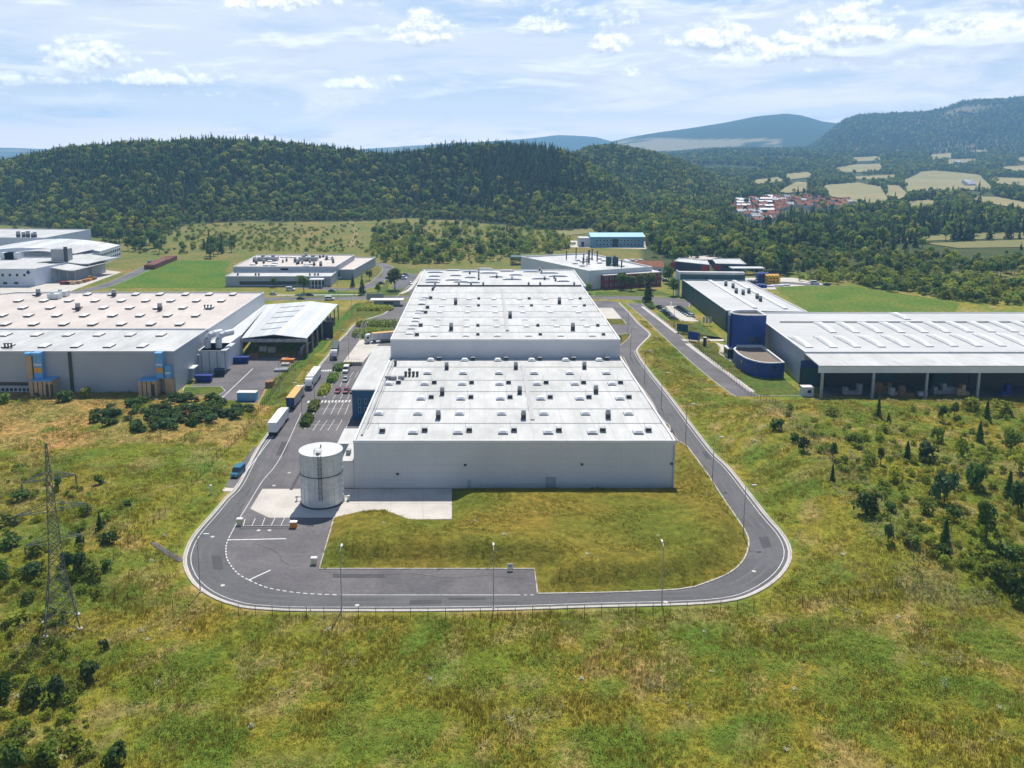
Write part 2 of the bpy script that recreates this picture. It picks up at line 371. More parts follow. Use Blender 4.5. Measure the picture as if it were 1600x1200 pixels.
def isl_z(X, Y):
    d = segdist(X, Y, ISL); front = [g2(*p) for p in ISL_PX[-9:]+ISL_PX[:1]]
    df = segdist(X, Y, front, False)
    return .1+3.0*sst(0, 6.5, df)*sst(0, 5, d)*(.55+.45*sst(20, 6, df))+.35*(fbm(X*.25, Y*.25, 5)-.5)*sst(0, 2, d)
def near_amp(X, Y):
    a = sst(139, 128, Y)
    left = sst(276, 262, Y)*sst(-66, -74, X)
    right = sst(268, 256, Y)*sst(58, 80, X)
    r = np.clip(np.maximum(a, np.maximum(left, right)), 0, 1); k = r > 0
    if k.any(): r[k] = r[k]*sst(3.5, 14, segdist(X[k], Y[k], LOOP_OUT, False))
    return r
def h(X, Y):
    X = np.asarray(X, float); Y = np.asarray(Y, float); u = uof(X, Y)
    z = np.zeros(X.shape)
    # near fields: low swells
    na = near_amp(X, Y) if X.size < 400000 else 0
    if X.size < 400000:
        rb = (X > 58) & (X < 200) & (Y > 135) & (Y < 280)
        if rb.any(): z[rb] = z[rb]+4.6*sst(2.5, 20, segdist(X[rb], Y[rb], LOOP_OUT, False))*sst(275, 245, Y[rb])*sst(140, 165, Y[rb])*sst(195, 150, X[rb])*~inpoly(X[rb], Y[rb], LOOP_OUT)
        lb = (X < -52) & (X > -130) & (Y > 135) & (Y < 270)
        if lb.any(): z[lb] = z[lb]+1.9*sst(2.5, 14, segdist(X[lb], Y[lb], LOOP_OUT, False))*sst(268, 245, Y[lb])*sst(138, 160, Y[lb])*sst(-128, -90, X[lb])*~inpoly(X[lb], Y[lb], LOOP_OUT)
    z = z+na*((fbm(X/26, Y/26, 3)-.5)*2.2+(fbm(X/6, Y/6, 9)-.5)*.5)
    far = sst(790, 960, Y)
    z = z+far*(fbm(X/90, Y/90, 21)-.5)*5
    # wooded hill
    e = edgeY(u)+15; D = 1190.
    top = np.maximum(zat_v(tab(u, HILL1_TOP), D)-13, 0)
    up = sst(0, 1, np.clip((Y-e)/(D-e), 0, 1)*.86+.07)/.985
    up = np.where(Y < e, 0, np.clip((up-.014)/.96, 0, 1)); dn = 1-sst(D, D+520, Y)
    z1 = top*np.where(Y < D, up, dn)
    z1 = z1*(1+.10*(fbm(X/120, Y/120, 31)-.5))
    D2 = 1760.
    top2 = np.maximum(zat_v(tab(u, HILL2_TOP), D2)-13, 0)*sst(800, 880, u)
    z2 = top2*np.where(Y < D2, sst(1200, D2, Y), 1-sst(D2, 2500, Y))
    # right hand country rising to the mountain
    r = sst(900, 1150, u)
    z3 = r*(np.interp(Y, [1500, 2100, 3000, 3600], [0, 6, 44, 58])+(fbm(X/260, Y/260, 41)-.5)*14*sst(1500, 2600, Y))
    D3 = 4900.
    t3 = np.maximum(zat_v(tab(u, MNT), D3)-12, 0)*sst(860, 1100, u)
    z3 = np.maximum(z3, t3*np.where(Y < D3, .17+.83*sst(3300, D3, Y)**.9, 1-sst(D3, 6600, Y))*sst(2600, 3500, Y)*(1+.16*(fbm(X/420, Y/420, 51)-.5)*sst(D3, 4200, Y)))
    D4 = 7400.; t4 = np.maximum(zat_v(tab(u, MNT2), D4), 0)*sst(860, 960, u)
    z4 = t4*np.where(Y < D4, sst(4300, D4, Y), 1-sst(D4, 9500, Y))
    D5 = 9900.; t5 = np.maximum(zat_v(tab(u, MNT3), D5), 0)
    z5 = t5*np.where(Y < D5, sst(6500, D5, Y), 1)
    return np.maximum.reduce([z+np.zeros(X.shape), z1+z*.6, z2, z3, z4, z5])
def GT(x, y):
    """where the sight line through a picture point meets the terrain"""
    dx, dy, dz = ray(x, y)
    Ys = np.arange(70, 480, 1.) if y > 520 else (np.arange(250, 1300, 2.5) if y > 400 else np.concatenate([np.arange(400, 2600, 5), np.geomspace(2600, 10400, 500)])); t = Ys/dy
    X = dx*t; Z = H+dz*t; hh = h(X, Ys); k = np.argmax(hh >= Z)
    if not (hh >= Z).any(): k = len(Ys)-1
    return (X[k], Ys[k], hh[k])
def h1(X, Y): return float(h(np.array([X]), np.array([Y]))[0])

FIELDS = {  # pale fields and meadows in the far country, outlines as seen
 'stubble_field': [[(1413, 283), (1440, 271), (1460, 269), (1500, 272), (1530, 276), (1552, 298), (1500, 297), (1480, 299), (1440, 298), (1420, 299)],
   [(1549, 278), (1600, 280), (1660, 284), (1640, 294), (1600, 291), (1560, 288)], [(1384, 291), (1404, 292), (1420, 306), (1405, 312), (1386, 308)],
   [(1285, 292), (1340, 288), (1375, 294), (1386, 312), (1370, 321), (1345, 318), (1300, 308)], [(1214, 300), (1245, 286), (1262, 287), (1262, 299), (1230, 302)],
   [(1300, 264), (1340, 258), (1376, 257), (1377, 266), (1330, 270)], [(1500, 308), (1560, 310), (1600, 318), (1680, 330), (1600, 328), (1540, 318)],
   [(1456, 242), (1487, 240), (1485, 247), (1455, 250)], [(1482, 250), (1525, 249), (1523, 254), (1480, 257)], [(1506, 237), (1530, 235), (1550, 237), (1530, 239)], [(1590, 247), (1620, 246), (1620, 252), (1592, 252)],
   [(1225, 273), (1262, 270), (1272, 277), (1235, 281)], [(1172, 283), (1215, 278), (1226, 284), (1185, 288)], [(1560, 262), (1600, 259), (1660, 263), (1590, 268)], [(1330, 247), (1368, 245), (1380, 250), (1340, 253)], [(1408, 319), (1450, 314), (1472, 320), (1430, 326)], [(1330, 277), (1395, 274), (1400, 278), (1345, 281)]],
 'meadow': [[(1392, 373), (1455, 368), (1540, 365), (1640, 364), (1640, 372), (1500, 375), (1400, 378)], [(1450, 381), (1600, 376), (1660, 376), (1660, 386), (1500, 388)], [(868, 361), (930, 358), (935, 364), (880, 369)]]}
for _k in FIELDS:
    for _p in FIELDS[_k]:
        _c = np.mean(np.array(_p, float), axis=0); _p[:] = [tuple(_c+(np.array(q)-_c)*np.array([1.04, 1.1])) for q in _p]
def build_terrain():
    rows = list(np.arange(-60, 300, 3.)); y = 300.
    while y < 10500: rows.append(y); y *= 1.0125
    rows.append(10500.); rows = np.array(rows); s = np.arange(-1.7, 1.7001, .0085)
    Wd = np.maximum(rows, 250)[:, None]; X = s[None, :]*Wd; Y = np.repeat(rows[:, None], len(s), 1)
    Z = h(X, Y)
    Z = Z-.02
    R, K = X.shape
    co = np.stack([X, Y, Z], -1).reshape(-1, 3)
    i = np.arange(R*K).reshape(R, K)
    q = np.stack([i[:-1, :-1], i[:-1, 1:], i[1:, 1:], i[1:, :-1]], -1).reshape(-1, 4)
    me = bpy.data.meshes.new('ground'); me.vertices.add(R*K); me.vertices.foreach_set('co', co.ravel())
    me.loops.add(q.size); me.loops.foreach_set('vertex_index', q.ravel()); me.polygons.add(len(q))
    me.polygons.foreach_set('loop_start', np.arange(0, q.size, 4)); me.polygons.foreach_set('loop_total', np.full(len(q), 4))
    me.polygons.foreach_set('use_smooth', np.ones(len(q), bool)); me.update(); me.validate()
    # land cover (what grows there)
    u = uof(X, Y); X_, Y_ = X, Y
    near = np.array([.115, .108, .020]); wood = np.array([.055, .070, .020]); plain = np.array([.11, .115, .045])
    c = np.zeros((R, K, 3))+near*1.25
    a_, b_, c_ = (fbm(X/17, Y/17, 101)[..., None], fbm(X/6, Y/6, 102)[..., None], fbm(X/9+50, Y/9, 103)[..., None])
    c = np.where(a_ > .5, np.array([.178, .186, .022]), np.array([.208, .186, .025])); c = np.where(b_ > .585, np.array([.25, .21, .065]), c); c = np.where(c_ > .60, np.array([.125, .17, .024]), c)
    dl = ((X < -66) & (Y > 222) & (Y < 284) & (fbm(X/25, Y/12, 107)+.10*sst(228, 262, Y)+.16*sst(-98, -125, X) > .47))[..., None]; c = np.where(dl, np.array([.34, .23, .075]), c)
    n = fbm(X/40, Y/40, 71)[..., None]; mid = sst(430, 560, Y)[..., None]
    c = c*(1-mid)+mid*(np.array([.11, .135, .026])*(1-n)+np.array([.20, .165, .05])*n)
    fo = ((Y > edgeY(u)) & (Y < 1700)) | (u > 1000) & (Y > 560)
    fo = fo[..., None]*np.ones(3)
    c = np.where(fo > 0, wood, c)
    # far country: woodland and open land in big patches
    pt = fbm(X/420, Y/300, 81)[..., None]; farm = sst(2000, 2600, Y)[..., None]
    open_ = np.where(pt > .57, np.array([.15, .125, .06]), np.array([.045, .065, .022])); open_ = np.where(pt < .44, np.array([.03, .048, .018]), open_)
    c = c*(1-farm)+farm*open_
    pu, pv = proj(X, np.maximum(Y, 100), Z); fm = ((Y > 5000) & (u > 700))[..., None]
    c = np.where(fm, np.array([.022, .045, .016]), c); nb = fbm(X/500, Y/250, 91)
    c = np.where(((Y > 5000) & (u > 955) & (u < 1215) & (pv > 216+(nb-.5)*10) & (pv < 236) & (nb > .40))[..., None], np.array([.24, .21, .13]), c)
    a = me.color_attributes.new('land', 'FLOAT_COLOR', 'POINT')
    a.data.foreach_set('color', np.concatenate([c, np.ones((R, K, 1))], -1).ravel().astype(np.float32))
    mt = bpy.data.materials.new('ground_cover'); mt.use_nodes = True; nt = mt.node_tree; N = nt.nodes; L = nt.links; b = N['Principled BSDF']
    b.inputs['Roughness'].default_value = .95; b.inputs['Specular IOR Level'].default_value = .1
    at = N.new('ShaderNodeAttribute'); at.attribute_name = 'land'; ge = N.new('ShaderNodeNewGeometry')
    def noise(sc, d=4):
        k = N.new('ShaderNodeTexNoise'); k.inputs['Scale'].default_value = sc; k.inputs['Detail'].default_value = d; L.new(ge.outputs['Position'], k.inputs['Vector']); return k.outputs[0]
    def rmp(v, a0, b0, a1, b1):
        k = N.new('ShaderNodeMapRange'); L.new(v, k.inputs[0])
        for j, x in enumerate((a0, b0, a1, b1)): k.inputs[j+1].default_value = x
        return k.outputs[0]
    def tint(v, ca, cb):
        k = N.new('ShaderNodeMix'); k.data_type = 'RGBA'; L.new(v, k.inputs[0]); k.inputs[6].default_value = (*ca, 1); k.inputs[7].default_value = (*cb, 1); return k.outputs[2]
    def mul(a0, b0):
        k = N.new('ShaderNodeMix'); k.data_type = 'RGBA'; k.blend_type = 'MULTIPLY'; k.inputs[0].default_value = 1; L.new(a0, k.inputs[6]); L.new(b0, k.inputs[7]); return k.outputs[2]
    col = mul(at.outputs['Color'], tint(rmp(noise(.045, 5), .35, .65, 0, 1), (.72, .95, .8), (1.3, 1.06, 1.2)))
    col = mul(col, tint(rmp(noise(.5, 4), .3, .7, 0, 1), (.62, .68, .6), (1.32, 1.28, 1.3)))
    L.new(col, b.inputs['Base Color'])
    bp = N.new('ShaderNodeBump'); bp.inputs['Strength'].default_value = .6; bp.inputs['Distance'].default_value = .5; L.new(noise(1.3, 4), bp.inputs['Height']); L.new(bp.outputs[0], b.inputs['Normal'])
    me.materials.append(mt)
    return tag(link('ground', me), kind='structure')
build_terrain()
m_ground = bpy.data.materials['ground_cover']

# ------------------------------------------------------------------ roads, yards, kerbs, markings
def sheet(name, px, z, mat, smooth_=False, kind='structure'):
    pts = [g2(*p) for p in px]
    if smooth_: pts = cr_pts(pts, 2.)
    mb = MB(); mb.flat([(p[0], p[1], z) for p in pts]); return struct(name, mb, mat, kind=kind)
mb = MB(); mb.flat([(p[0], p[1], .03) for p in LOOP_OUT]+[(x, y, .03) for x, y in (g2(640, 470), g2(680, 470), g2(950, 470))]); struct('service_yard', mb, m_asph)
# darker driving lane round the outside
inner_px = [(372, 812), (362, 832), (355, 848), (353, 862), (357, 877), (371, 896), (391, 908), (420, 919), (470, 927), (532, 930), (700, 930), (840, 930), (950, 928), (1062, 922), (1100, 913), (1139, 897), (1158, 881), (1168, 864), (1170, 846), (1164, 829), (1150, 808), (1125, 771), (1100, 733), (1072, 696), (1042, 660), (1014, 617), (991, 588), (972, 558)]
LANE_IN = cr_pts([g2(*p) for p in inner_px], 2.)
outp = [g2(*p) for p in LOOP_OUT_PX[7:44]]
mb = MB(); mb.flat([(p[0], p[1], .036) for p in cr_pts(outp, 2.)]+[(p[0], p[1], .036) for p in LANE_IN]); struct('loop_road', mb, m_asph2)
mb = MB(); mb.ribbon(LOOP_OUT, .35, 0, h=.14); struct('kerb', mb, m_kerb)
mb = MB(); mb.ribbon(LOOP_OUT, .4, .045, off=-.42); struct('kerb', mb, m_conc)
mb = MB(); mb.ribbon(cr_pts(outp, 2.), .14, .052, off=-1.35); struct('road_line', mb, m_paint)
m_track = M('asphalt_worn', (.088, .086, .090), (.115, .112, .116), .12, .8, det=8, fine=.12, fscale=1.5)
for off in (-3.1, -4.9): mb = MB(); mb.ribbon(cr_pts(outp, 2.), .55, .041, off=off); struct('wheel_track', mb, m_track)
# grass bank between the hall and the road
def build_island():
    P = cr_pts(ISL+[ISL[0]], 1.6)[:-1]; P = ISL and P
    dense = []
    for i in range(len(ISL)):
        a, b = np.array(ISL[i]), np.array(ISL[(i+1) % len(ISL)]); n = max(1, int(np.linalg.norm(b-a)/1.6))
        dense += [tuple(a+(b-a)*k/n) for k in range(n)]
    xs = np.arange(min(p[0] for p in dense), max(p[0] for p in dense), 1.4); ys = np.arange(min(p[1] for p in dense), max(p[1] for p in dense), 1.4)
    gx, gy = [v.ravel() for v in np.meshgrid(xs, ys)]
    k = inpoly(gx, gy, dense); k[k] = segdist(gx[k], gy[k], dense) > .8
    pts = dense+list(zip(gx[k], gy[k])); n = len(dense)
    r = delaunay_2d_cdt([Vector(p) for p in pts], [(i, (i+1) % n) for i in range(n)], [list(range(n))], 1, 1e-4)
    vx = np.array([v.x for v in r[0]]); vy = np.array([v.y for v in r[0]]); vz = isl_z(vx, vy)
    me = bpy.data.meshes.new('grass_bank'); me.from_pydata(list(zip(vx, vy, vz)), [], [tuple(f) for f in r[2]])
    a = me.color_attributes.new('land', 'FLOAT_COLOR', 'POINT'); a.data.foreach_set('color', np.tile(np.array([.165, .148, .021, 1], np.float32), len(vx)))
    me.materials.append(m_ground); me.polygons.foreach_set('use_smooth', [True]*len(me.polygons)); me.update()
    tag(link('grass_bank', me), kind='structure')
    mb = MB(); mb.ribbon([g2(*p) for p in [(522, 809), (499, 889), (835, 889), (840, 928)]], .3, 0, h=.14); struct('kerb', mb, m_kerb)
    mb = MB(); mb.ribbon(cr_pts([g2(*p) for p in ISL_PX[9:23]], 2.), .32, 0, h=.14); struct('kerb', mb, m_kerb)
build_island()
sheet('concrete_apron', [(410, 764), (706, 764), (706, 811), (640, 812), (522, 809), (420, 809), (391, 795)], .042, m_conc)
mb = MB()
for q in (560, 610, 660): mb.ribbon([g2(q, 764), g2(q+1, 810)], .1, .046)
mb.ribbon([g2(525, 787), g2(706, 787)], .1, .047); struct('apron_joint', mb, m_seam)
def line(name, px, w, z=.06, curve=False):
    pts = [g2(*p) for p in px]
    mb = MB(); mb.ribbon(cr_pts(pts, 1.5) if curve else pts, w, z); return struct(name, mb, m_paint)
line('road_line', [(471, 645), (437, 717), (410, 752), (388, 788), (372, 814), (359, 838)], .16, curve=True)
line('road_line', [(434, 668), (424, 685), (403, 713), (382, 741), (366, 763)], .2)
line('road_line', [(532, 930), (670, 930), (808, 930)], .16)
line('stop_line', [(357, 844), (447, 842)], .38); line('stop_line', [(388, 907), (423, 891)], .34)
def dashes(name, px, w, on, off, z=.06):
    P = np.array(cr_pts([g2(*p) for p in px], .5)); d = np.concatenate([[0], np.cumsum(np.linalg.norm(np.diff(P, axis=0), axis=1))]); mb = MB(); t = 0
    while t < d[-1]-on:
        a = [tuple(np.interp(tt, d, P[:, k]) for k in (0, 1)) for tt in (t, t+on/2, t+on)]; mb.ribbon(a, w, z); t += on+off
    return struct(name, mb, m_paint)
dashes('dashed_line', [(359, 838), (354, 850), (353, 862), (356, 876), (370, 895), (390, 907), (420, 919), (470, 927), (530, 930)], .24, .8, .55)
dashes('dashed_line', [(808, 930), (840, 930)], .2, .6, .6)
mb = MB()
for a, b in (((383, 811), (380, 823)), ((399, 810), (393, 823)), ((414, 809), (409, 823)), ((430, 809), (423, 823)), ((445, 809), (438, 823)), ((460, 811), (455, 823))): mb.ribbon([g2(*a), g2(*b)], .14, .06)
struct('bay_lines', mb, m_paint)
mb = MB(); mb.ribbon([g2(373, 823), g2(456, 822)], .18, .03, h=.16); struct('kerb', mb, m_kerb)
mb = MB(); mb.ribbon([g2(373, 826.3), g2(455, 825.3)], .5, .06); struct('drain_channel', mb, m_dark)
m_patch = M('asphalt_repair', (.075, .073, .077), (.060, .058, .062), .3, .9, fine=.12, fscale=2)
for px in ([(520, 897), (600, 897), (602, 903), (520, 903)], [(700, 934), (760, 934), (760, 938), (700, 938)], [(440, 690), (452, 690), (444, 712), (431, 712)], [(1096, 705), (1104, 706), (1112, 718), (1103, 717)], [(452, 766), (466, 740), (471, 740), (457, 766)], [(640, 938), (690, 937), (690, 944), (640, 945)], [(330, 868), (345, 868), (349, 890), (334, 890)], [(1185, 840), (1200, 838), (1206, 855), (1192, 857)]):
    sheet('asphalt_patch', px, .048, m_patch)
m_crack = M('crack_sealant', (.03, .03, .032), rough=.5)
for px in ([(500, 893), (560, 899), (640, 897), (700, 903), (760, 900), (830, 906)], [(398, 850), (430, 862), (445, 880), (470, 885)], [(430, 745), (445, 725), (450, 700), (462, 680)], [(700, 943), (760, 941), (840, 944), (920, 940)], [(1130, 760), (1150, 790), (1180, 815), (1192, 850)]):
    P = np.array(cr_pts([g2(*p) for p in px], 1.)); P = P+rng.normal(0, .12, P.shape); mb = MB(); mb.ribbon([tuple(p) for p in P], .09, .056); struct('sealed_crack', mb, m_crack)
# car park markings
def pk(x, y): return (x/4+300, y/4+400)
mb = MB()
for a, b in (((800, 1025), (755, 1092)), ((845, 1025), (800, 1092)), ((890, 1025), (848, 1092)), ((938, 1025), (900, 1092)), ((985, 1030), (958, 1085)),
             ((862, 915), (818, 992)), ((906, 915), (866, 992)), ((948, 915), (910, 992)), ((982, 925), (955, 992)),
             ((902, 862), (880, 895)), ((945, 862), (925, 895)), ((988, 862), (970, 895)), ((950, 765), (925, 815)), ((990, 765), (965, 815)), ((1010, 725), (985, 760)), ((1040, 725), (1018, 760))):
    mb.ribbon([g2(*pk(*a)), g2(*pk(*b))], .14, .06)
mb.ribbon([g2(*pk(742, 1057)), g2(*pk(912, 1057))], .14, .066); mb.ribbon([g2(*pk(800, 957)), g2(*pk(972, 957))], .14, .066); mb.ribbon([g2(*pk(880, 862)), g2(*pk(1000, 862))], .14, .066)
struct('bay_lines', mb, m_paint)
def zebra(p, q, n, dx, dy):
    mb = MB(); P, Q = np.array(p, float), np.array(q, float)
    for k in range(n):
        c = P+(Q-P)*k/(n-1); mb.ribbon([g2(c[0]-dx, c[1]+dy), g2(c[0]+dx, c[1]-dy)], .6, .06)
    return struct('zebra_crossing', mb, m_paint)
zebra((482, 628), (546, 627), 13, 1.0, 1.6); zebra((502, 579.5), (520, 579), 6, .8, 1.2)
# van lay-by, yard at the dock
sheet('lay_by', [(366, 763), (404, 700), (398, 697), (362, 742), (352, 760)], .034, m_asph); sheet('concrete_slab', [(346, 768), (362, 768), (368, 763), (351, 762)], .05, m_conc)
sheet('dock_apron', [(562, 531), (552, 545), (536, 566), (566, 567), (588, 541), (606, 527), (572, 527)], .045, m_conc)
mb = MB(); mb.box(*sorted((g2(536, 571)[0], g2(566, 571)[0])), g2(536, 571)[1], g2(536, 571)[1]+.4, 0, 1.3); w_ = tag(link('dock_retaining_wall', mb.mesh('dock_retaining_wall', m_conc)), 'low concrete retaining wall with railing below the lorry dock yard', 'wall')
mb = MB()
for k in range(6):
    x = g2(540+k*4.4, 571)[0]; mb.tube((x, g2(540, 571)[1]+.2, 1.3), (x, g2(540, 571)[1]+.2, 2.4), .04, 4)
mb.tube((g2(540, 571)[0], g2(540, 571)[1]+.2, 2.4), (g2(562, 571)[0], g2(540, 571)[1]+.2, 2.4), .04, 4); link('railing', mb.mesh('railing', m_dark), w_)
# grass verges inside the yard
def verge(px, z=.12, col=(.105, .10, .02), kerb=False):
    mb = MB(); pts = [g2(*p) for p in px]; mb.flat([(*p, z) for p in pts]); me = mb.mesh('grass_verge', m_ground)
    a = me.color_attributes.new('land', 'FLOAT_COLOR', 'POINT'); a.data.foreach_set('color', np.tile(np.array([*col, 1], np.float32), len(me.vertices)))
    o = tag(link('grass_verge', me), kind='structure')
    if kerb: mb = MB(); mb.ribbon(pts+[pts[0]], .3, 0, h=z+.02); struct('kerb', mb, m_kerb)
    return o
GREEN = (.075, .125, .016); LAWN = (.085, .115, .02); OLIVE = (.125, .108, .016)
verge([(969, 556), (985, 582), (1010, 618), (1039, 660), (1046, 665), (1052, 690), (1060, 690), (1040, 664), (1014, 620), (990, 590), (974, 558)], .1, (.12, .11, .02), True)
verge([(968, 541), (982, 529), (986, 522), (976, 522), (962, 524)], .1, OLIVE, True); verge([(946, 498), (973, 499), (979, 507), (951, 508)], .1, OLIVE, True)
sheet('concrete_yard', [(934, 481), (957, 481), (972, 498), (945, 498)], .05, m_conc)
for px in ([(469, 668), (475, 672), (492, 652), (486, 649)], [(483, 645), (489, 648), (502, 629), (496, 626)], [(499, 618), (506, 622), (519, 604), (513, 601)], [(512, 600), (518, 602), (529, 590), (523, 588)], [(522, 584), (533, 584), (541, 573), (528, 571)]):
    verge(px, .14, LAWN, True)
verge([(575, 503), (572, 513), (612, 513), (624, 503)], .14, LAWN, True); verge([(566, 517), (562, 531), (606, 527), (616, 517)], .14, LAWN, True)
# public roads
def road(name, px, w, mat=None, z=.02, curve=True, kerbs=True, lab=None):
    pts = [g2(*p) for p in px]; pts = cr_pts(pts, 3.) if curve else pts
    mb = MB(); mb.ribbon(pts, w, z); o = struct(name, mb, mat or m_asph)
    if kerbs:
        for s in (-1, 1): mb = MB(); mb.ribbon(pts, .3, -.02, off=s*(w/2+.15), h=.12+.02*s); struct('kerb', mb, m_kerb)
    return o
road('street', [(990, 474), (1020, 498), (1050, 525), (1100, 569), (1162, 616), (1190, 624), (1250, 624), (1320, 632)], 7.5)
road('street', [(300, 470), (430, 467), (560, 466), (650, 464), (760, 463), (940, 465), (1000, 466), (1058, 470), (1062, 480)], 9., z=.024)
road('street', [(632, 464), (650, 447), (664, 432), (672, 420)], 8., z=.028)
road('street', [(470, 449), (545, 452), (580, 446), (602, 428), (606, 418), (590, 412), (572, 413)], 7., z=.022)
road('street', [(30, 470), (130, 455), (180, 441), (225, 421), (248, 408)], 8., z=.02)
road('street', [(1290, 447), (1220, 442), (1180, 448)], 8., z=.02)
sheet('car_park_surface', [(612, 452), (640, 452), (655, 428), (618, 428)], .035, m_asph2); sheet('car_park_surface', [(1022, 467), (1062, 466), (1066, 478), (1020, 478)], .033, m_asph)
sheet('concrete_car_park', [(1040, 478), (1057, 478), (1092, 502), (1060, 502)], .03, m_conc)
sheet('pavement', [(1001, 479), (1006, 479), (1060, 519), (1055, 521)], .06, m_conc); sheet('pavement', [(1070, 537), (1078, 537), (1180, 612), (1172, 613)], .06, m_conc); sheet('pavement', [(1064, 530), (1130, 530), (1132, 533), (1068, 533)], .06, m_conc)
sheet('pavement', [(1118, 535), (1134, 540), (1130, 552), (1150, 566), (1144, 566), (1122, 552), (1126, 543)], .055, m_conc)
# left neighbour's yard, forecourt of the grey hall, meadows in between
sheet('delivery_yard', [(283, 614), (345, 624), (400, 633), (418, 600), (455, 570), (476, 556), (350, 556), (330, 575), (312, 596)], .03, m_asph)
line('yard_line', [(347, 622), (395, 576)], .3, .05); verge([(288, 605), (345, 604), (352, 611), (340, 618), (284, 618)], .1, LAWN, True)
verge([(404, 633), (424, 597), (460, 568), (483, 552), (491, 556), (470, 582), (430, 634)], .06, GREEN); verge([(476, 556), (520, 508), (556, 474), (566, 474), (500, 548), (485, 556)], .05, GREEN)
MOWN = [([(165, 450), (352, 450), (352, 424), (362, 408), (262, 407), (196, 438)], (.085, .145, .014)), ([(1210, 449), (1262, 446), (1330, 447), (1390, 456), (1450, 465), (1500, 474), (1492, 487), (1262, 487)], (.10, .150, .018))]
for px, col in MOWN: verge(px, .04, col)
verge([(1062, 486), (1090, 500), (1135, 535), (1130, 528), (1066, 519), (1060, 508), (1094, 503)], .05, LAWN); verge([(1080, 539), (1120, 536), (1124, 552), (1150, 570), (1228, 594), (1250, 612), (1250, 620), (1186, 620)], .05, LAWN)
verge([(560, 432), (598, 432), (590, 418), (562, 418)], .05, (.14, .125, .03)); verge([(470, 465.4), (640, 462.5), (640, 456), (470, 457)], .05, LAWN); verge([(566, 473), (606, 473), (612, 480), (600, 489), (560, 499), (545, 508), (536, 520), (520, 540), (506, 552), (520, 528), (545, 496)], .06, (.12, .115, .02))
verge([(930, 456), (1035, 456), (1050, 461), (930, 464)], .05, LAWN); verge([(985, 468), (1012, 479), (1026, 478), (1018, 472), (1014, 468)], .06, LAWN)
verge([(607, 428), (612, 428), (606, 452), (640, 452), (636, 462), (580, 462), (600, 446)], .06, LAWN)
line('pavement_edge', [(420, 461.5), (560, 460.5), (626, 459)], 1.6, .06); mb = MB(); mb.ribbon(cr_pts([g2(*p) for p in [(626, 459), (640, 452), (652, 436), (660, 424)]]), 2.2, .07); struct('pavement', mb, m_conc)
sheet('factory_yard', [(0, 462), (110, 455), (190, 425), (130, 418), (60, 430), (0, 448)], .015, m_conc)
sheet('storage_yard', [(1160, 452), (1215, 452), (1300, 446), (1240, 434), (1165, 434)], .012, m_conc); sheet('shed_yard', [(880, 386), (1010, 389), (1008, 376), (890, 376)], .03, m_conc)
sheet('plant_yard', [(1290, 634), (1700, 640), (1700, 600), (1280, 600)], .012, m_asph)
# paths and fields in the far country, laid over the slopes
def drape(name, px, mat, lift=.5, step=None):
    P = [GT(*p) for p in px]; d0 = np.mean([p[1] for p in P]); step = step or max(6, d0/110)
    dense = []
    for i in range(len(P)):
        a, b = np.array(P[i][:2]), np.array(P[(i+1) % len(P)][:2]); n = max(1, int(np.linalg.norm(b-a)/step)); dense += [tuple(a+(b-a)*k/n) for k in range(n)]
    xs = [p[0] for p in dense]; ys = [p[1] for p in dense]
    gx, gy = [v.ravel() for v in np.meshgrid(np.arange(min(xs), max(xs), step), np.arange(min(ys), max(ys), step))]
    k = inpoly(gx, gy, dense); k[k] = segdist(gx[k], gy[k], dense) > step*.5
    pts = dense+list(zip(gx[k], gy[k])); n = len(dense)
    r = delaunay_2d_cdt([Vector(p) for p in pts], [(i, (i+1) % n) for i in range(n)], [list(range(n))], 1, 1e-3)
    vx = np.array([v.x for v in r[0]]); vy = np.array([v.y for v in r[0]]); vz = h(vx, vy)+lift
    me = bpy.data.meshes.new(name); me.from_pydata(list(zip(vx, vy, vz)), [], [tuple(f) for f in r[2]]); me.materials.append(mat); me.update()
    return tag(link(name, me), kind='structure')
m_stub = M('stubble', (.27, .225, .10), (.20, .185, .075), .006, .95, fine=.1, fscale=.05); m_mead = M('meadow_grass', (.15, .15, .045), (.19, .17, .055), .01, .95, fine=.12, fscale=.1)
for px in FIELDS['stubble_field']: drape('stubble_field', px, m_stub, 1.6)
for px in FIELDS['meadow']: drape('meadow', px, m_mead, .4)
m_dirt = M('dirt', (.30, .22, .11), (.24, .18, .085), .3, .95)
for off in (-1.1, 1.1):
    P = [GT(*p) for p in [(546, 386), (553, 374), (556, 363), (552, 354), (549, 346)]]; pts = cr_pts([p[:2] for p in P], 3.); mb = MB()
    mb.ribbon(pts, .9, 0, off=off); mb.v = [(x, y, h1(x, y)+.06) for x, y, _ in mb.v]; struct('dirt_track', mb, m_dirt)
m_straw = M('dry_grass', (.24, .17, .055), (.17, .14, .04), .09, .95, fine=.2, fscale=.8)
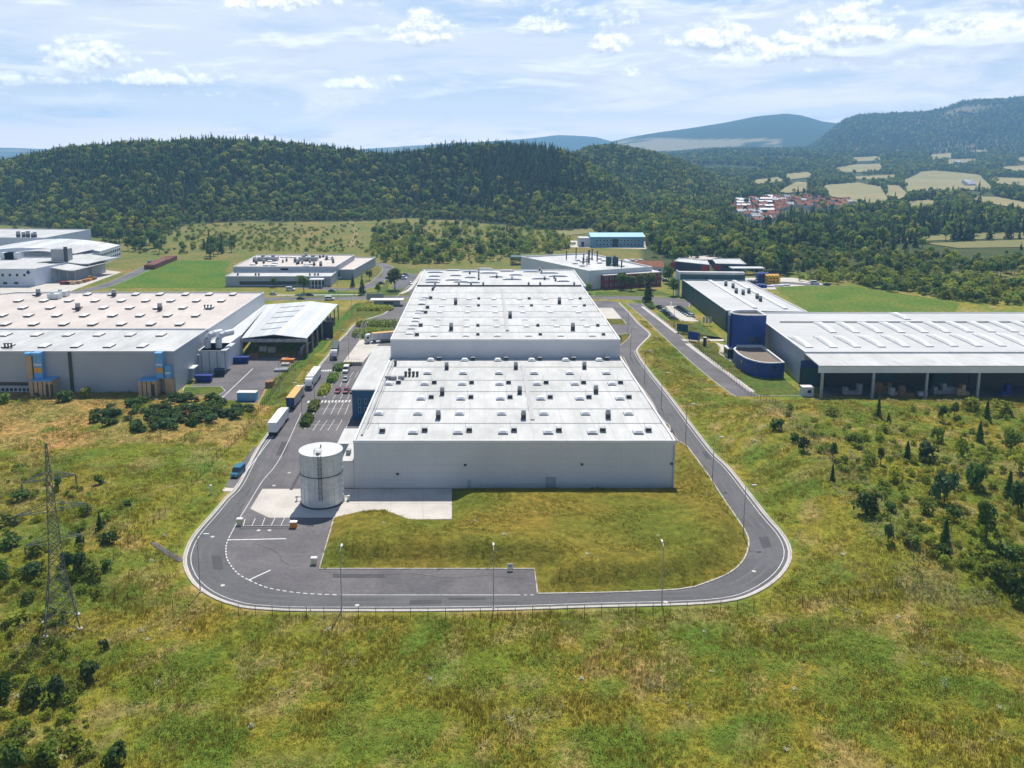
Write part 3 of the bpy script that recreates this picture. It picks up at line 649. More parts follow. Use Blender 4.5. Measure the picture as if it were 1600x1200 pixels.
# ------------------------------------------------------------------ halls
def hall(t, poly, z0, z1, wall, roof, cap=.35, par=.5, m_par=None, zr=None):
    """walls, roof deck and parapet of one block; poly in plan, counter-clockwise or not"""
    n = len(poly); a = sum(poly[i][0]*poly[(i+1) % n][1]-poly[(i+1) % n][0]*poly[i][1] for i in range(n))
    if a < 0: poly = poly[::-1]
    mb = MB(); vs = [(*p, z0) for p in poly]+[(*p, z1) for p in poly]; mb.add(vs, [(k, (k+1) % n, n+(k+1) % n, n+k) for k in range(n)]); w = wpart('wall', mb, wall, t)
    c = np.mean(np.array(poly), axis=0)
    mb = MB(); mb.flat([(*p, z1-par) for p in poly]); wpart('roof', mb, roof, t)
    mb = MB(); mb.ribbon(list(poly)+[poly[0]], cap, z1-par-.02, h=par+.05); 
    pp = list(poly)
    mb = MB(); k = len(pp); ins = []
    for i in range(k):
        p0, p1, p2 = (np.array(pp[j % k]) for j in (i-1, i, i+1)); d1 = (p1-p0)/np.linalg.norm(p1-p0); d2 = (p2-p1)/np.linalg.norm(p2-p1)
        n1, n2 = np.array([-d1[1], d1[0]]), np.array([-d2[1], d2[0]]); bi = n1+n2; bi = bi/max(.3, 1+np.dot(n1, n2)); ins.append(p1+bi*cap)
    ou = [np.array(p)-(np.array(q)-np.array(p))/max(cap, .1)*.05 for p, q in zip(pp, ins)]
    vs = [(*p, z1-.3) for p in ou]+[(*p, z1+.05) for p in ou]+[(*p, z1+.05) for p in ins]+[(*p, z1-par-.05) for p in ins]; fs = []
    for i in range(k):
        j = (i+1) % k
        for q in range(3): fs.append((q*k+i, q*k+j, (q+1)*k+j, (q+1)*k+i))
    mb.add(vs, fs); wpart('parapet', mb, m_par or m_trim, t); return w
def dome_mesh(w, d, hh, curb=.4, n=8):
    mb = MB(); mb.box(-w/2, w/2, -d/2, d/2, 0, curb, 2)
    K = 6; vs = []
    for i in range(K+1):
        for j in range(K+1):
            x, y = i/K*2-1, j/K*2-1; vs.append((x*w*.48, y*d*.48, curb+.02+hh*max(0, (1-x**4)*(1-y**4))**.6))
    fs = [(i*(K+1)+j, (i+1)*(K+1)+j, (i+1)*(K+1)+j+1, i*(K+1)+j+1) for i in range(K) for j in range(K)]
    mb.add(vs, fs, 0); me = mb.mesh('skylight', [m_dome, m_seam, m_seam2]); return me
def fan_mesh():
    mb = MB(); mb.box(-.75, .75, -.75, .75, .15, .35, 0)
    for x in (-.6, .6):
        for y in (-.6, .6): mb.tube((x, y, 0), (x, y, 1.25), .07, 4, 1)
    mb.box(-.55, .55, -.55, .55, .35, .85, 1); mb.tube((0, 0, .85), (0, 0, 1.1), .42, 10, 1); mb.box(-.72, .72, -.72, .72, 1.12, 1.22, 0)
    mb.tube((-.95, .2, 0), (-.95, .2, 2.6), .035, 4, 1); return mb.mesh('roof_fan', [m_grey, m_dark])
def stack_mesh(w=.6, hh=2.3):
    mb = MB(); mb.box(-w, w, -w, w, 0, hh*.52, 1); mb.box(-w*1.12, w*1.12, -w*1.12, w*1.12, hh*.52, hh*.62, 0); mb.box(-w*.9, w*.9, -w*.9, w*.9, hh*.62, hh, 0); mb.box(-w*1.1, w*1.1, -w*1.1, w*1.1, hh, hh+.08, 0)
    return mb.mesh('vent_stack', [m_grey, m_dark])
me_dome = dome_mesh(2.4, 2.5, .65, .4); me_domeflat = dome_mesh(2.2, 2.0, .35, .28); me_fan = fan_mesh(); me_stack = stack_mesh(); me_long = dome_mesh(1.7, 7.5, .55, .3)
# --- the big white hall
Z1, Z2, Z3 = 11.93, 17.97, 17.6
X0, X1, Y0, YA, YB, YC = -30.6, 45.35, 196.39, 278.9, 391.6, 446.6
main = thing('warehouse', 'huge white flat-roofed hall with stepped roof and rows of domed skylights inside the loop road', 'warehouse', (7.4, Y0, 0))
def main_hall():
    t = main
    # front wall out of sandwich panels, the other walls plain
    me = MB(); me.box(-3.155, 3.155, 0, .12, 0, 1.868); me = me.mesh('wall_panel', m_clad)
    for i in range(12):
        for k in range(6): wcopy('wall_panel', me, t, (X0+3.165+i*6.33, Y0-.12, .25+k*1.88))
    mb = MB(); mb.box(X0, X1, Y0-.16, Y0, 0, .25); wpart('plinth', mb, m_conc, t)
    mb = MB()
    for (a, b, y0, y1, z) in ((X0, X1, Y0, YA, Z1-.5), (X0+.2, X1-.4, YA, YB, Z2-.6), (X0+.2, X1+1.5, YB, YC, Z3-.5)): mb.box(a, b, y0, y1, 0, z)
    wpart('wall', mb, m_clad, t)
    # roof: shallow bays with a gutter line between
    cuts1 = [Y0+.2]+[G(755, y, Z1)[1] for y in (659, 636.5, 609.5, 592, 571.5)]+[YA]
    cuts2 = [YA+.1]+[G(755, y, Z2)[1] for y in (517, 506.5, 493.5, 485, 474.5, 464.5, 456)]+[YB]
    def deck(x0, x1, cuts, z, mats):
        mb = MB(); hgt = .35
        for a, b in zip(cuts[:-1], cuts[1:]):
            m_ = (a+b)/2
            mb.add([(x0, a, z), (x1, a, z), (x1, m_, z+hgt), (x0, m_, z+hgt), (x0, b, z), (x1, b, z)], [(0, 1, 2, 3), (3, 2, 5, 4)])
        wpart('roof', mb, mats, t)
        mb = MB()
        for a, b in zip(cuts[:-1], cuts[1:]):
            m_ = (a+b)/2
            for x in np.arange(x0+3.2, x1-1, 3.9):
                mb.hexa([(x-.06, a+.3, z+.01), (x+.06, a+.3, z+.01), (x+.06, m_, z+hgt-.02), (x-.06, m_, z+hgt-.02)], [(x-.06, a+.3, z+.05), (x+.06, a+.3, z+.05), (x+.06, m_, z+hgt+.025), (x-.06, m_, z+hgt+.025)])
                mb.hexa([(x-.06, m_, z+hgt-.02), (x+.06, m_, z+hgt-.02), (x+.06, b-.3, z+.01), (x-.06, b-.3, z+.01)], [(x-.06, m_, z+hgt+.025), (x+.06, m_, z+hgt+.025), (x+.06, b-.3, z+.05), (x-.06, b-.3, z+.05)])
        wpart('membrane_weld', mb, m_weld, t)['kind'] = 'stuff'
        for y in cuts[1:-1]:
            mb = MB(); mb.box(x0, x1, y-.22, y+.22, z+.02, z+.09); wpart('roof_seam', mb, m_seam, t)
    deck(X0+.5, X1-.5, cuts1, Z1-.45, m_roof); deck(X0+.6, X1-.8, cuts2, Z2-.5, m_roof)
    mb = MB(); mb.flat([(x, y, Z3-.4) for x, y in ((X0+.6, YB), (X1+1, YB), (X1+1, YC-.5), (X0+.6, YC-.5))]); wpart('roof', mb, m_roof, t)
    mb = MB(); mb.box(X0+.4, X1-.2, YB-.35, YB+.35, Z2-.45, Z2+.2); wpart('roof_seam', mb, m_dark, t)
    for (a, b, y0, y1, z) in ((X0-.06, X1+.06, Y0-.2, YA, Z1), (X0+.1, X1-.3, YA-.08, YB, Z2), (X0+.1, X1+1.6, YB+.4, YC, Z3)):
        mb = MB(); mb.box(a, a+.5, y0+.5, y1, z-.5, z+.05); mb.box(b-.5, b, y0+.5, y1, z-.5, z+.05); mb.box(a, b, y0, y0+.5, z-.52, z+.03)
        if y1 == YC: mb.box(a, b, y1-.5, y1, z-.5, z+.05)
        wpart('parapet', mb, m_trim, t)
    mb = MB(); mb.box(X0+.2, X1-.4, YA-.06, YA, Z1-.3, Z2-.52); wpart('step_wall', mb, m_clad, t)
    def on(px, py, z): return G(px, py, z)
    zr = Z1-.3
    cols = [-17.0, -6.1, 4.8, 15.7, 26.5, 37.6]
    rows = {677: (1, 0), 648: (0, 0), 624.5: (1, 0), 601.5: (1, 0), 584.5: (0, 0), 564.5: (1, 0)}
    for yy, (fan, _) in rows.items():
        Yr = G(755, yy, zr)[1]
        xs = cols if yy in (677, 648, 564.5) else ([-27.5]+cols if yy == 601.5 else cols)
        for x in xs:
            x = x+rng.normal(0, .06)
            wcopy('skylight', me_dome, t, (x, Yr, zr))
            if fan: wcopy('roof_fan', me_fan, t, (x+2.7, Yr+1.0, zr))
    wcopy('roof_fan', me_fan, t, (-24.5, G(755, 676, zr)[1], zr)); wcopy('skylight', me_dome, t, (-27, G(755, 648, zr)[1], zr))
    for px, py in ((685, 654), (818, 654), (950, 653), (691, 617), (812, 615), (931, 614), (698, 577), (806, 576.5), (913, 576)): wcopy('vent_stack', me_stack, t, on(px, py, zr))
    mb = MB()
    for px, py in ((634, 588), (640, 588), (646, 588), (652, 588), (618, 571), (640, 583)):
        q = on(px, py, zr); mb.box(q[0]-.35, q[0]+.35, q[1]-.35, q[1]+.35, zr, zr+.9); mb.tube((q[0], q[1], zr+.9), (q[0], q[1], zr+1.5), .45, 8)
    wpart('exhaust_cowl', mb, m_dark, t)
    for px, py in ((606, 592), (615, 592.5), (627, 592)):
        q = on(px, py, zr); mb = MB(); mb.box(q[0]-.9, q[0]+.9, q[1]-.6, q[1]+.6, zr, zr+1.); mb.box(q[0]-.9, q[0]+.9, q[1]-.62, q[1]-.6, zr, zr+.4); wpart('roof_unit', mb, m_grey, t)
    for (a, b, z) in (((817.5, 572), (829, 657), zr-.08), ((786.5, 453), (790.5, 517), Z2-.3)):
        A, B = on(*a, z), on(*b, z); mb = MB(); mb.box(min(A[0], B[0])-.05, min(A[0], B[0])+1.05, B[1], A[1], z, z+.35); wpart('roof_walkway', mb, m_walk, t)
    mb = MB(); mb.box(X0+1.2, X0+1.7, Y0+4, YA-3, zr-.1, zr+.45); mb.box(X0+2.1, X0+2.3, Y0+9, YA-6, zr-.1, zr+.3); wpart('cable_duct', mb, m_grey, t)
    # second roof
    zr = Z2-.35
    for yy, xs, fan in ((525.5, (678, 728, 777, 826, 876, 925), (1, 3, 5)), (511, (682, 729, 776, 823, 870, 917), (1, 3, 5)), (500.5, (685, 729, 775, 820, 865, 910), ()), (489, (687, 731, 774, 817, 860, 904), ()), (479.5, (690, 732, 773, 815, 856, 898), (1, 3, 5)), (468.5, (693, 733, 772, 812, 852, 892), (1, 3, 5))):
        for i, px in enumerate(xs):
            q = on(px, yy, zr); wcopy('skylight', me_domeflat, t, q)
            if i in fan: wcopy('roof_fan', me_fan, t, (q[0]+4.0, q[1]+1.2, zr), scl=.8)
    for px, py in ((640, 522.5), (643, 514), (646, 509), (649, 502.5), (651, 497.5), (654, 490), (656, 486), (659, 475.5), (661, 469), (664, 465.5)):
        q = on(px, py, zr); wcopy('skylight', me_dome, t, q, scl=(1.15, .9, .7))
    for px, py in ((651.5, 525), (657.5, 510), (665, 490), (668, 482), (673, 467)): wcopy('roof_fan', me_fan, t, on(px, py, zr))
    for px, py in ((705, 515.5), (895, 515.5), (797, 496.5), (712, 475), (874, 474)): wcopy('vent_stack', me_stack, t, on(px, py, zr), scl=1.1)
    q0, q1 = on(676, 454, zr), on(681, 444, zr); mb = MB(); mb.tube((q0[0], q0[1], zr+.8), (q1[0], q1[1], zr+.8), .45, 8); mb.tube((q0[0], q0[1], zr), (q0[0], q0[1], zr+1.2), .5, 8); wpart('roof_pipe', mb, m_dark, t)
    # third roof: long louvred strips
    zr = Z3-.38; mel = dome_mesh(9, 1.7, .5, .3)
    for px, py in ((680, 426), (679, 432), (677, 437.5), (676, 441.5), (708, 423), (712, 431), (709, 438), (722, 441), (735, 425), (764, 427), (775, 433), (758, 421), (792, 424), (806, 430), (800, 437), (830, 425), (858, 427), (845, 436), (872, 432), (880, 440), (735, 434), (740, 442)):
        wcopy('louvre_strip', mel, t, on(px, py, zr), scl=(rng.uniform(.6, 1.05), 1, 1))
    for px, py in ((748, 424), (748, 428), (748, 432.5), (748, 437), (734, 428), (776, 434), (800, 437), (843, 423), (846, 427), (851, 437), (866, 435), (868, 439), (717, 446), (736, 446), (755, 446), (826, 446), (844, 446), (897, 446)): wcopy('vent_stack', me_stack, t, on(px, py, zr), scl=.7)
    # annexes at the left front corner
    zA = zat(722, Y0); mb = MB(); mb.box(-33.4, X0-.07, Y0+.1, Y0+22, 0, zA); wpart('annex_wall', mb, m_clad, t)
    mb = MB(); mb.box(-33.6, X0-.08, Y0-.05, Y0+22.2, zA, zA+.3); wpart('annex_roof', mb, m_roof, t)
    a = g2(519, 693, 4.2); mb = MB(); mb.box(-37.6, -33.45, Y0+19, Y0+31, 0, 4.2); wpart('annex_wall', mb, m_cladw, t); mb = MB(); mb.box(-37.8, -33.65, Y0+18.8, Y0+31.2, 4.2, 4.5); wpart('annex_roof', mb, m_roof, t)
    mb = MB(); mb.box(-33.1, -32.0, Y0+4, Y0+5.4, zA+.3, zA+1.5); mb.box(-32.6, -31.2, Y0+13, Y0+14.5, zA+.3, zA+1.4); wpart('roof_unit', mb, m_grey, t)
    # blue office block along the left side
    a = G(551, 656); zB = zat(609, a[1]); yb = G(588, 541, zB)[1]
    mb = MB(); mb.box(a[0], X0-.05, a[1], yb, 0, zB-.25); off = wpart('office_wall', mb, m_blue, t)
    mb = MB(); mb.box(a[0]-.25, X0-.08, a[1]-.2, yb+.2, zB-.25, zB+.05); mb.box(a[0]+.2, X0-.3, a[1]+.3, yb-.3, zB+.05, zB+.12); wpart('office_roof', mb, m_roof, t)
    for zz in (2.2, zB-4.4):
        for x in (a[0]+1.8, a[0]+3.6):
            mb = MB(); mb.box(x, x+.75, a[1]-.06, a[1], zz, zz+1.7); f = wpart('window', mb, m_trim, t)
            mb = MB(); mb.box(x+.08, x+.67, a[1]-.09, a[1]-.06, zz+.08, zz+1.62); wpart('pane', mb, m_glass, f)
    for k in range(12):
        for zz in (2.2, zB-4.4):
            y = a[1]+3+k*5
            if y > yb-4: continue
            mb = MB(); mb.box(a[0]-.06, a[0], y, y+2.6, zz, zz+1.7); f = wpart('window', mb, m_trim, t); mb = MB(); mb.box(a[0]-.09, a[0]-.06, y+.1, y+2.5, zz+.1, zz+1.6); wpart('pane', mb, m_glass, f)
    # doors and lamps on the front
    for px in (860,):
        x = g2(px, 762)[0]; mb = MB(); mb.box(x-.9, x+.9, Y0-.2, Y0-.13, 0, 2.6); d = wpart('door', mb, m_clad2, t); mb = MB(); mb.box(x-1.15, x-.9, Y0-.24, Y0-.14, 0, 2.9); mb.box(x+.9, x+1.15, Y0-.24, Y0-.14, 0, 2.9); mb.box(x-.9, x+.9, Y0-.24, Y0-.14, 2.62, 2.9); wpart('frame', mb, m_grey, d)
    x = g2(733, 762)[0]; mb = MB(); mb.box(x-.5, x+.5, Y0-.2, Y0-.13, 0, 2.2); wpart('door', mb, m_clad2, t)
    for px, py in ((622, 740), (727, 726), (908, 725), (1047, 724)):
        x = g2(px, 762)[0]; z = zat(py, Y0); mb = MB(); mb.box(x-.3, x+.3, Y0-.5, Y0-.13, z-.2, z+.2); wpart('wall_lamp', mb, m_dark, t)
    x = X1-.4; mb = MB(); mb.box(x-.12, x+.12, Y0-.3, Y0-.13, 0, Z1-1); wpart('downpipe', mb, m_clad2, t)
main_hall()
# --- sprinkler tank
def tank():
    c = G(504, 783); r, ht = 4.75, 12.0
    t = thing('water_tank', 'tall round galvanised steel sprinkler tank at the front left corner of the white hall', 'water tank', (c[0], c[1], 0))
    n, rows_ = 20, 9; a = 2*PI/n; mb = MB(); K = 3; rr = r+.03
    vs = []
    for k in range(K+1):
        th = -a/2*.985+a*.985*k/K; vs += [(rr*math.sin(th), -rr*math.cos(th), .02), (rr*math.sin(th), -rr*math.cos(th), ht/rows_-.02)]
    mb.add(vs, [(2*k, 2*k+2, 2*k+3, 2*k+1) for k in range(K)])
    mb.add([(x*(r-.02)/rr, y*(r-.02)/rr, z) for x, y, z in vs]+vs, [(0, 8, 9, 1), (6, 7, 15, 14)] + [(2*k, 2*k+2, 8+2*k+2, 8+2*k) for k in range(3)])
    me = mb.mesh('shell_panel', m_zinc)
    for j in range(rows_):
        for i in range(n): wcopy('shell_panel', me, t, (c[0], c[1], .3+j*ht/rows_), a*i+(a/2 if j % 2 else 0))
    def ring(z, rr, w, hh, name, m):
        mb = MB(); N_ = 40
        for k in range(N_):
            t0, t1 = 2*PI*k/N_, 2*PI*(k+1)/N_
            mb.hexa([((rr)*math.cos(x), rr*math.sin(x), z) if q else ((rr+w)*math.cos(x), (rr+w)*math.sin(x), z) for x, q in ((t0, 1), (t0, 0), (t1, 0), (t1, 1))], [((rr)*math.cos(x), rr*math.sin(x), z+hh) if q else ((rr+w)*math.cos(x), (rr+w)*math.sin(x), z+hh) for x, q in ((t0, 1), (t0, 0), (t1, 0), (t1, 1))])
        return link(name, mb.mesh(name, m), t)
    mb = MB(); mb.tube((0, 0, .2), (0, 0, ht+.25), r-.05, 40); link('inner_liner', mb.mesh('inner_liner', m_grey), t)
    for j in range(1, rows_): ring(.27+j*ht/rows_, r+.02, .07, .06, 'stiffener_ring', m_zinc)
    ring(.3+ht*.585, r+.08, .12, .14, 'ring_pipe', m_dark); ring(ht+.2, r-.1, .3, .25, 'top_ring', m_zinc); ring(0, r-.3, .55, .3, 'base_ring', m_dark)
    mb = MB(); N_ = 40; vs = [(0, 0, ht+.95)]+[((r-.12)*math.cos(2*PI*k/N_), (r-.12)*math.sin(2*PI*k/N_), ht+.42) for k in range(N_)]; mb.add(vs, [(0, 1+k, 1+(k+1) % N_) for k in range(N_)]); link('roof', mb.mesh('roof', m_zinc), t)
    mb = MB()
    for k in range(n):
        th = a*k+a/2; mb.tube((r*1.012*math.sin(th), -r*1.012*math.cos(th), .3), (r*1.012*math.sin(th), -r*1.012*math.cos(th), ht+.2), .05, 4)
    link('vertical_flange', mb.mesh('vertical_flange', m_zinc), t)
    mb = MB(); th = .12; ux, uy = math.sin(th), -math.cos(th)
    for s in (-.35, .35): mb.tube((ux*(r+.55)+s, uy*(r+.55), 2.2), (ux*(r+.55)+s, uy*(r+.55), ht+1.5), .06, 5)
    for k in range(34): z = 2.3+k*.3; mb.tube((ux*(r+.55)-.35, uy*(r+.55), z), (ux*(r+.55)+.35, uy*(r+.55), z), .03, 4)
    link('ladder', mb.mesh('ladder', m_dark), t)
    mb = MB()
    for k in range(9):
        z = 3.2+k*1.1
        for q in range(6):
            t0, t1 = PI+PI*q/6, PI+PI*(q+1)/6
            mb.tube((ux*(r+.6)+.5*math.cos(t0), uy*(r+.6)+.75*math.sin(t0), z), (ux*(r+.6)+.5*math.cos(t1), uy*(r+.6)+.75*math.sin(t1), z), .035, 4)
    link('ladder_cage', mb.mesh('ladder_cage', m_dark), t)
    mb = MB()
    P = [(-.8, -4.3), (.8, -4.3), (.8, -3.0), (-.8, -3.0)]
    for i in range(4):
        p, q = P[i], P[(i+1) % 4]; mb.tube((*p, ht+.5), (*p, ht+1.7), .04, 4)
        for z in (1.1, 1.65): mb.tube((*p, ht+z), (*q, ht+z), .035, 4)
    link('railing', mb.mesh('railing', m_dark), t)
    mb = MB(); mb.tube((0, 0, ht+.9), (0, 0, ht+1.6), .18, 8); mb.box(-.45, .45, -3.9, -3.1, ht+.55, ht+1.0); link('hatch', mb.mesh('hatch', m_grey), t)
    for s in (-1, 1):
        mb = MB(); mb.tube((s*(r+.1), .5, .9), (s*(r+1.2), .2, .9), .14, 6); mb.tube((s*(r+1.2), .2, .9), (s*(r+1.2), .2, 0), .14, 6); mb.box(s*(r+1.2)-.25, s*(r+1.2)+.25, -.05, .45, .7, 1.3); link('pipe', mb.mesh('pipe', m_zinc), t)
tank()
# --- left neighbour: big hall with open-sided canopy
def windows(t, p, q, z0, z1, n, w, mat=None, out=.05, skip=(), name='window', frame=True):
    """row of n windows along wall p->q (outside on the right hand of p->q), each a part with its pane"""
    p, q = Vector((*p[:2], 0)), Vector((*q[:2], 0)); d = (q-p); L_ = d.length; d.normalize(); nr = Vector((d.y, -d.x, 0))
    for i in range(n):
        if i in skip: continue
        c = p+d*(L_*(i+.5)/n); a, b = c-d*w/2, c+d*w/2
        mb = MB(); mb.hexa([(*(a)[:2], z0), (*(b)[:2], z0), (*(b+nr*out)[:2], z0), (*(a+nr*out)[:2], z0)], [(*(a)[:2], z1), (*(b)[:2], z1), (*(b+nr*out)[:2], z1), (*(a+nr*out)[:2], z1)])
        f = wpart(name, mb, m_trim if frame else (mat or m_glass), t)
        if frame:
            a2, b2 = a+d*w*.1, b-d*w*.1; e = (z1-z0)*.08; mb = MB()
            mb.hexa([(*(a2+nr*out)[:2], z0+e), (*(b2+nr*out)[:2], z0+e), (*(b2+nr*(out+.03))[:2], z0+e), (*(a2+nr*(out+.03))[:2], z0+e)], [(*(a2+nr*out)[:2], z1-e), (*(b2+nr*out)[:2], z1-e), (*(b2+nr*(out+.03))[:2], z1-e), (*(a2+nr*(out+.03))[:2], z1-e)])
            wpart('pane', mb, mat or m_glass, f)
def left_hall():
    c = G(275.5, 613); yF = c[1]; z = zat(548.5, yF); xr = c[0]
    yS = G(300, 513, z)[1]; yB = G(300, 455.5, z)[1]; xl = xr-190
    t = thing('factory_hall', 'broad grey hall with pinkish white roof and blue and tan ducts on its front', 'factory', (xr-60, yF, 0))
    hall(t, [(xl, yF), (xr, yF), (xr, yS-.1), (xl, yS-.1)], 0, z, m_clad2, m_roof); xr2 = xr
    hall(t, [(xl, yS), (xr2, yS), (xr2, yB), (G(22, 457, z)[0], yB), (xl, yS+20)], 0, z-.25, m_clad, m_roof2)
    me = dome_mesh(2.6, 4.6, .35, .45)
    zr = z-.5
    # skylight grid
    rows = [(541.5, [13, 70, 120, 171, 223, 274]), (524, [9, 58, 107, 155, 204, 252, 300]), (507, [9, 53, 100, 145, 190, 236, 281, 326]), (493.5, [4, 45, 89, 132, 176, 219, 262, 306, 348]), (481.5, [36, 79, 121, 162, 203, 246, 286, 328, 367]), (470.5, [29, 69, 108, 149, 190, 228, 267, 307, 346, 385]), (460.5, [58, 137, 175, 212, 250, 290, 327, 364, 401])]
    for py, xs in rows:
        for px in xs:
            q = G(px, py, zr)
            if q[0] < xr2-3: wcopy('skylight', me, t, q, rng.normal(0, .01))
    for px, py in ((122, 485), (250, 485), (178, 463), (60, 462)): wcopy('vent_stack', me_stack, t, G(px, py, zr), scl=1.3)
    for px, py in ((86, 466), (98, 462)):
        q = G(px, py, zr); mb = MB(); mb.box(q[0]-2.5, q[0]+2.5, q[1]-2, q[1]+2, zr, zr+2.2); mb.tube((q[0]-1, q[1], zr+2.2), (q[0]-1, q[1], zr+3), .9, 8); wpart('roof_unit', mb, m_zinc, t)
    for px0, py in ((320, 482.5), (8, 544)):
        for k in range(3):
            q = G(px0+k*5, py, zr); mb = MB(); mb.tube(q, (q[0], q[1], zr+1.4), .3, 6); mb.tube((q[0], q[1], zr+1.4), (q[0], q[1], zr+1.7), .5, 6); wpart('roof_cowl', mb, m_dark, t)
    # ducts and machine housings on the front wall
    def X(px): return G(px, 600, 4)[0]*1.0
    def fx(px): return (px-CX)/F*(yF*pc+(H-5)*ps)
    def duct(px0, px1, z0, z1, m, dpt=1.6, name='duct'):
        mb = MB(); mb.box(fx(px0), fx(px1), yF-dpt, yF-.02, z0, z1); return wpart(name, mb, m, t)
    zt = z-1
    for a, b in ((59, 72), (248, 259)):
        duct(a, b, 5.2, zt, m_ltblue, 2.); duct(a+.3, b-.3, 7.2, 8.9, m_yel, 2.12, 'duct_band'); duct(a, b, zt+.02, zt+1.0, m_ltblue, 3.0, 'duct_elbow')
        duct(a+.3, b-.3, 9.6, 10.2, m_cladw, 2.12, 'duct_band')
    duct(46, 56, zt+.02, zt+.8, m_ltblue, 2.6, 'duct_elbow'); duct(47, 55, 0, zt, m_tan, 1.4); duct(260, 271, 0, 5.2, m_tan, 1.7); duct(260, 270, 5.25, 9.5, m_ltblue, 1.5); duct(261, 269, 6.6, 7.3, m_cladw, 1.6, 'duct_band')
    h1_ = duct(58, 92, 0, 5.1, m_tan, 5.2, 'machine_housing'); h2_ = duct(225, 252, 0, 5.1, m_tan, 5.2, 'machine_housing')
    for a, b in ((58, 92), (225, 252)): duct(a-.5, b+.5, 5.12, 5.4, m_ltblue, 5.4, 'housing_roof')
    for px in (64, 71, 78, 85, 231, 238, 245): 
        mb = MB(); mb.box(fx(px)-.12, fx(px)+.12, yF-5.3, yF-5.2, 0, 5.1); wpart('pilaster', mb, m_trunk, t)
    for px in (83, 90, 246): mb = MB(); mb.box(fx(px), fx(px)+.9, yF-5.32, yF-5.22, .2, 4.2); wpart('door', mb, m_dark, t)
    mb = MB(); mb.box(fx(112)-.5, fx(112)+.5, yF-.4, yF-.02, 0, z-.2); wpart('downpipe', mb, m_dark, t)
    windows(t, (fx(-20), yF), (fx(46), yF), 2.2, 3.7, 16, 1.15); windows(t, (fx(-20), yF), (fx(46), yF), .3, 1.6, 10, 1.3)
    mb = MB(); mb.box(xr, xr+.15, yF+14, yF+17, 0, 4.2); wpart('gate_door', mb, m_clad2, t); mb = MB(); mb.box(xr, xr+1.8, yF+13, yF+18, 4.5, 4.8); wpart('door_canopy', mb, m_trim, t)
    # low link with big ventilation pipes at the corner
    zl = 8.6; yl0 = yF+24; mb = MB(); mb.box(xr, xr+8, yl0, yl0+26, 0, zl); wpart('link_wall', mb, m_cladw, t)
    # canopy hall
    ze = zat(528, G(480, 558)[1]); yC0 = G(480, 558)[1]; xa, xb = G(378, 528, ze)[0], G(480, 528, ze)[0]; xm = G(430, 523.5, ze+1)[0]; yC1 = G(470, 473.5, ze+.6)[1]
    xe = G(530, 473.5, ze)[0]; xk = G(421, 474, ze)[0]; xmm = G(484, 472.5, ze+1)[0]
    k = thing('canopy', 'grey ridged canopy roof on steel columns over the dark delivery yard', 'canopy', ((xa+xb)/2, yC0, 0))
    zr_ = ze+1.5
    prof = [(xa, ze), (xm, zr_), (xb, ze)]; prof2 = [(xk, ze), (xmm, zr_), (xe, ze)]
    n = 5
    for s in range(2):
        (x0, z0), (x1, z1) = prof[s], prof[s+1]; (u0, w0), (u1, w1) = prof2[s], prof2[s+1]
        for i in range(n):
            f, g = i/n, (i+1)/n-.004
            def pt(fr, front): 
                A = (x0+(x1-x0)*fr, yC0-.5, z0+(z1-z0)*fr); B = (u0+(u1-u0)*fr, yC1, w0+(w1-w0)*fr); return A if front else B
            mb = MB(); top = [pt(f, 1), pt(g, 1), pt(g, 0), pt(f, 0)]; mb.hexa([(p[0], p[1], p[2]-.25) for p in top], top); wpart('roof_sheet', mb, m_roofgrey if i % 3 else m_zinc, k)
    for i in range(1, 6):
        fr = i/6; A = [(prof[j][0]*(1-fr)+prof2[j][0]*fr, yC0*(1-fr)+yC1*fr, prof[j][1]+.02) for j in range(2)]
        mb = MB(); mb.tube((A[0][0]*.6+A[1][0]*.4, A[0][1], A[0][2]*.6+A[1][2]*.4+.05), (*A[1][:2], A[1][2]+.05), .16, 4); wpart('roof_rib', mb, m_seam, k)
    mb = MB(); mb.hexa([(xa, yC0-.4, ze-1.6), (xb, yC0-.4, ze-1.6), (xb, yC0, ze-1.6), (xa, yC0, ze-1.6)], [(xa, yC0-.4, ze-.3), (xb, yC0-.4, ze-.3), (xb, yC0, ze-.3), (xa, yC0, ze-.3)]); wpart('truss', mb, m_grey, k)
    for i in range(14):
        x = xa+(xb-xa)*(i+.5)/14; mb = MB(); mb.tube((x, yC0-.5, ze-1.6), (x+(1 if i % 2 else -1)*.9, yC0-.5, ze-.2), .12, 4); wpart('truss_bar', mb, m_zinc, k)
    for i in range(8):
        fr = i/7; x = xb*(1-fr)+xe*fr; y = yC0*(1-fr)+yC1*fr-.3; mb = MB(); mb.box(x-.25, x+.25, y-.25, y+.25, 0, ze-.2); wpart('column', mb, m_grey, k)
        x = xa*(1-fr)+xk*fr
        if i < 1: mb = MB(); mb.box(x-.25, x+.25, y-.25, y+.25, 0, ze-.2); wpart('column', mb, m_grey, k)
    mb = MB(); yb_ = yC0+34; mb.box(xa-8, xb+4, yb_, yb_+.4, 0, ze-.3); wpart('shade_back_wall', mb, m_dark, k)  # dark colour stands in for the deep shade under the canopy
    # lean-to roof between hall and canopy
    P = [G(340, 549, ze-.8), G(371, 531, ze-.6), (xk, yC1, ze-.1), (xr2+.2, yC1-4, ze+.6), (xr2+.2, yF+22, ze-.2)]; P = [(p[0], p[1], p[2]) for p in P]
    mb = MB(); mb.add(P+[(p[0], p[1], p[2]-.3) for p in P], [tuple(range(5)), tuple(range(9, 4, -1))]+[(i, 5+i, 5+(i+1) % 5, (i+1) % 5) for i in range(5)]); wpart('lean_to_roof', mb, m_roofgrey, k)
